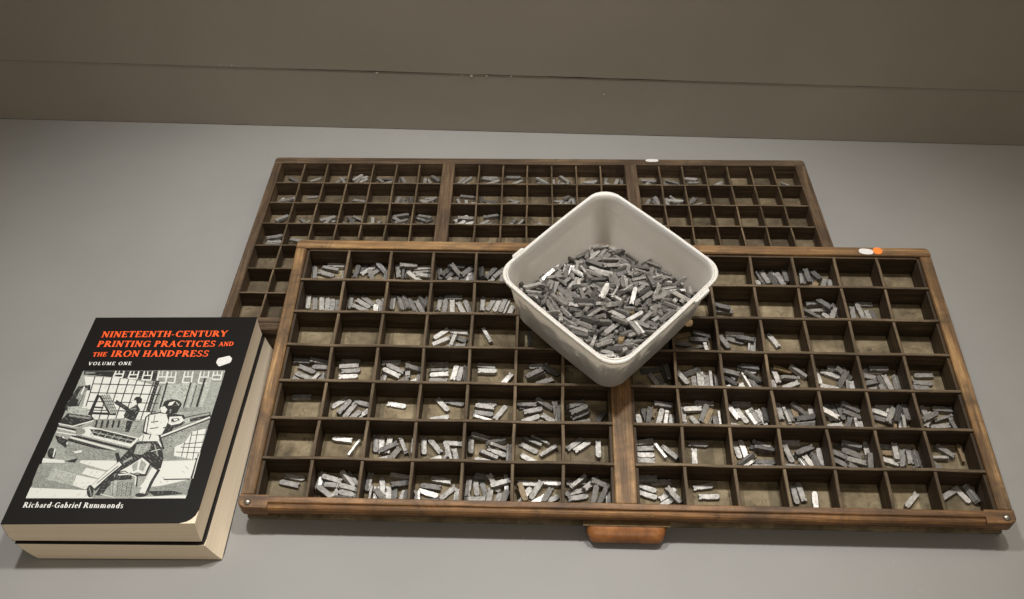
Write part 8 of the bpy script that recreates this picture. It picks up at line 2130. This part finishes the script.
def slant(M):
    a = px(M @ Vector((-HT / 2, 0, 0))); b_ = px(M @ Vector((HT / 2, 0, 0))); dx, dy = b_[0] - a[0], a[1] - b_[1]
    if math.hypot(dx, dy) < 9: return "standing on end"
    g = math.degrees(math.atan2(dy, dx)) % 180
    return "lying crosswise" if g < 20 or g > 160 else "rising to the right" if g < 68 else "pointing away" if g < 112 else "rising to the left"
def rank(k, n): return "only" if n == 1 else ("left" if k == 0 else "right") if n == 2 else "leftmost" if k == 0 else "rightmost" if k == n - 1 else "middle" if n == 3 else ORD[k] + " from left"
LAB = {}
cells = {}
for i in range(N_FRONT): cells.setdefault(SORTS[i][3], []).append(i)
ROWN = ("back", "second", "third", "fourth", "fifth", "sixth", "front")
for cell, ids in cells.items():
    ids.sort(key=lambda i: px(SORTS[i][0].translation)[0]); r, c = divmod(cell, 14)
    for k, i in enumerate(ids): LAB[i] = f"{WORD[SORTS[i][2]]} metal sort, {rank(k, len(ids))} in {ROWN[r]} row {ORD[c]} box of honey case"
zone = {}
for i in range(N_FRONT + N_BACK, len(SORTS)):
    if SORTS[i][4]:
        M = SORTS[i][0]; x, y = px(M.translation); u, v = (x - 612) / 55, (y - 292) / 40
        zn = "middle of tub" if abs(u) + abs(v) < .62 else (("far corner of tub" if v < 0 else "near corner of tub") if abs(v) > abs(u) else ("left corner of tub" if u < 0 else "right corner of tub"))
        zone.setdefault((WORD[SORTS[i][2]], slant(M), zn), []).append(i)
for (tn, sl, zn), ids in zone.items():
    ids.sort(key=lambda i: px(SORTS[i][0].translation)[0])
    for k, i in enumerate(ids):
        n_ = len(ids); LAB[i] = f"{tn} sort {sl} in {zn}" + ("" if n_ == 1 else f", {rank(k, n_)} such")
GS = "loose metal type sorts"
me0 = []
for i, (M, s, t, cell, flag) in enumerate(SORTS):
    if flag:
        o = bpy.data.objects.new("type_sort", MESH[s]); C.objects.link(o); o.matrix_world = M
        o.material_slots[0].link = 'OBJECT'; o.material_slots[0].material = TONE[t]
        tag(o, LAB[i], "type sort", GS)
    else: me0.append((M, s, t))
# the many smaller or half-buried pieces as one mass
vs, fs, mi = [], [], []
for M, s, t in me0:
    b0 = len(vs); me = MESH[s]; vs += [M @ v.co for v in me.vertices]
    for p in me.polygons: fs.append([b0 + j for j in p.vertices]); mi.append('blmdt'.index(t))
me = bpy.data.meshes.new("loose_type"); me.from_pydata(vs, [], fs); me.update()
o = link("loose_type", me, [TONE[k] for k in 'blmdt']); me.polygons.foreach_set("material_index", mi)
o["kind"] = "stuff"; o["label"] = "many small grey metal type sorts scattered in the compartments and tub"
bpy.context.view_layer.update()
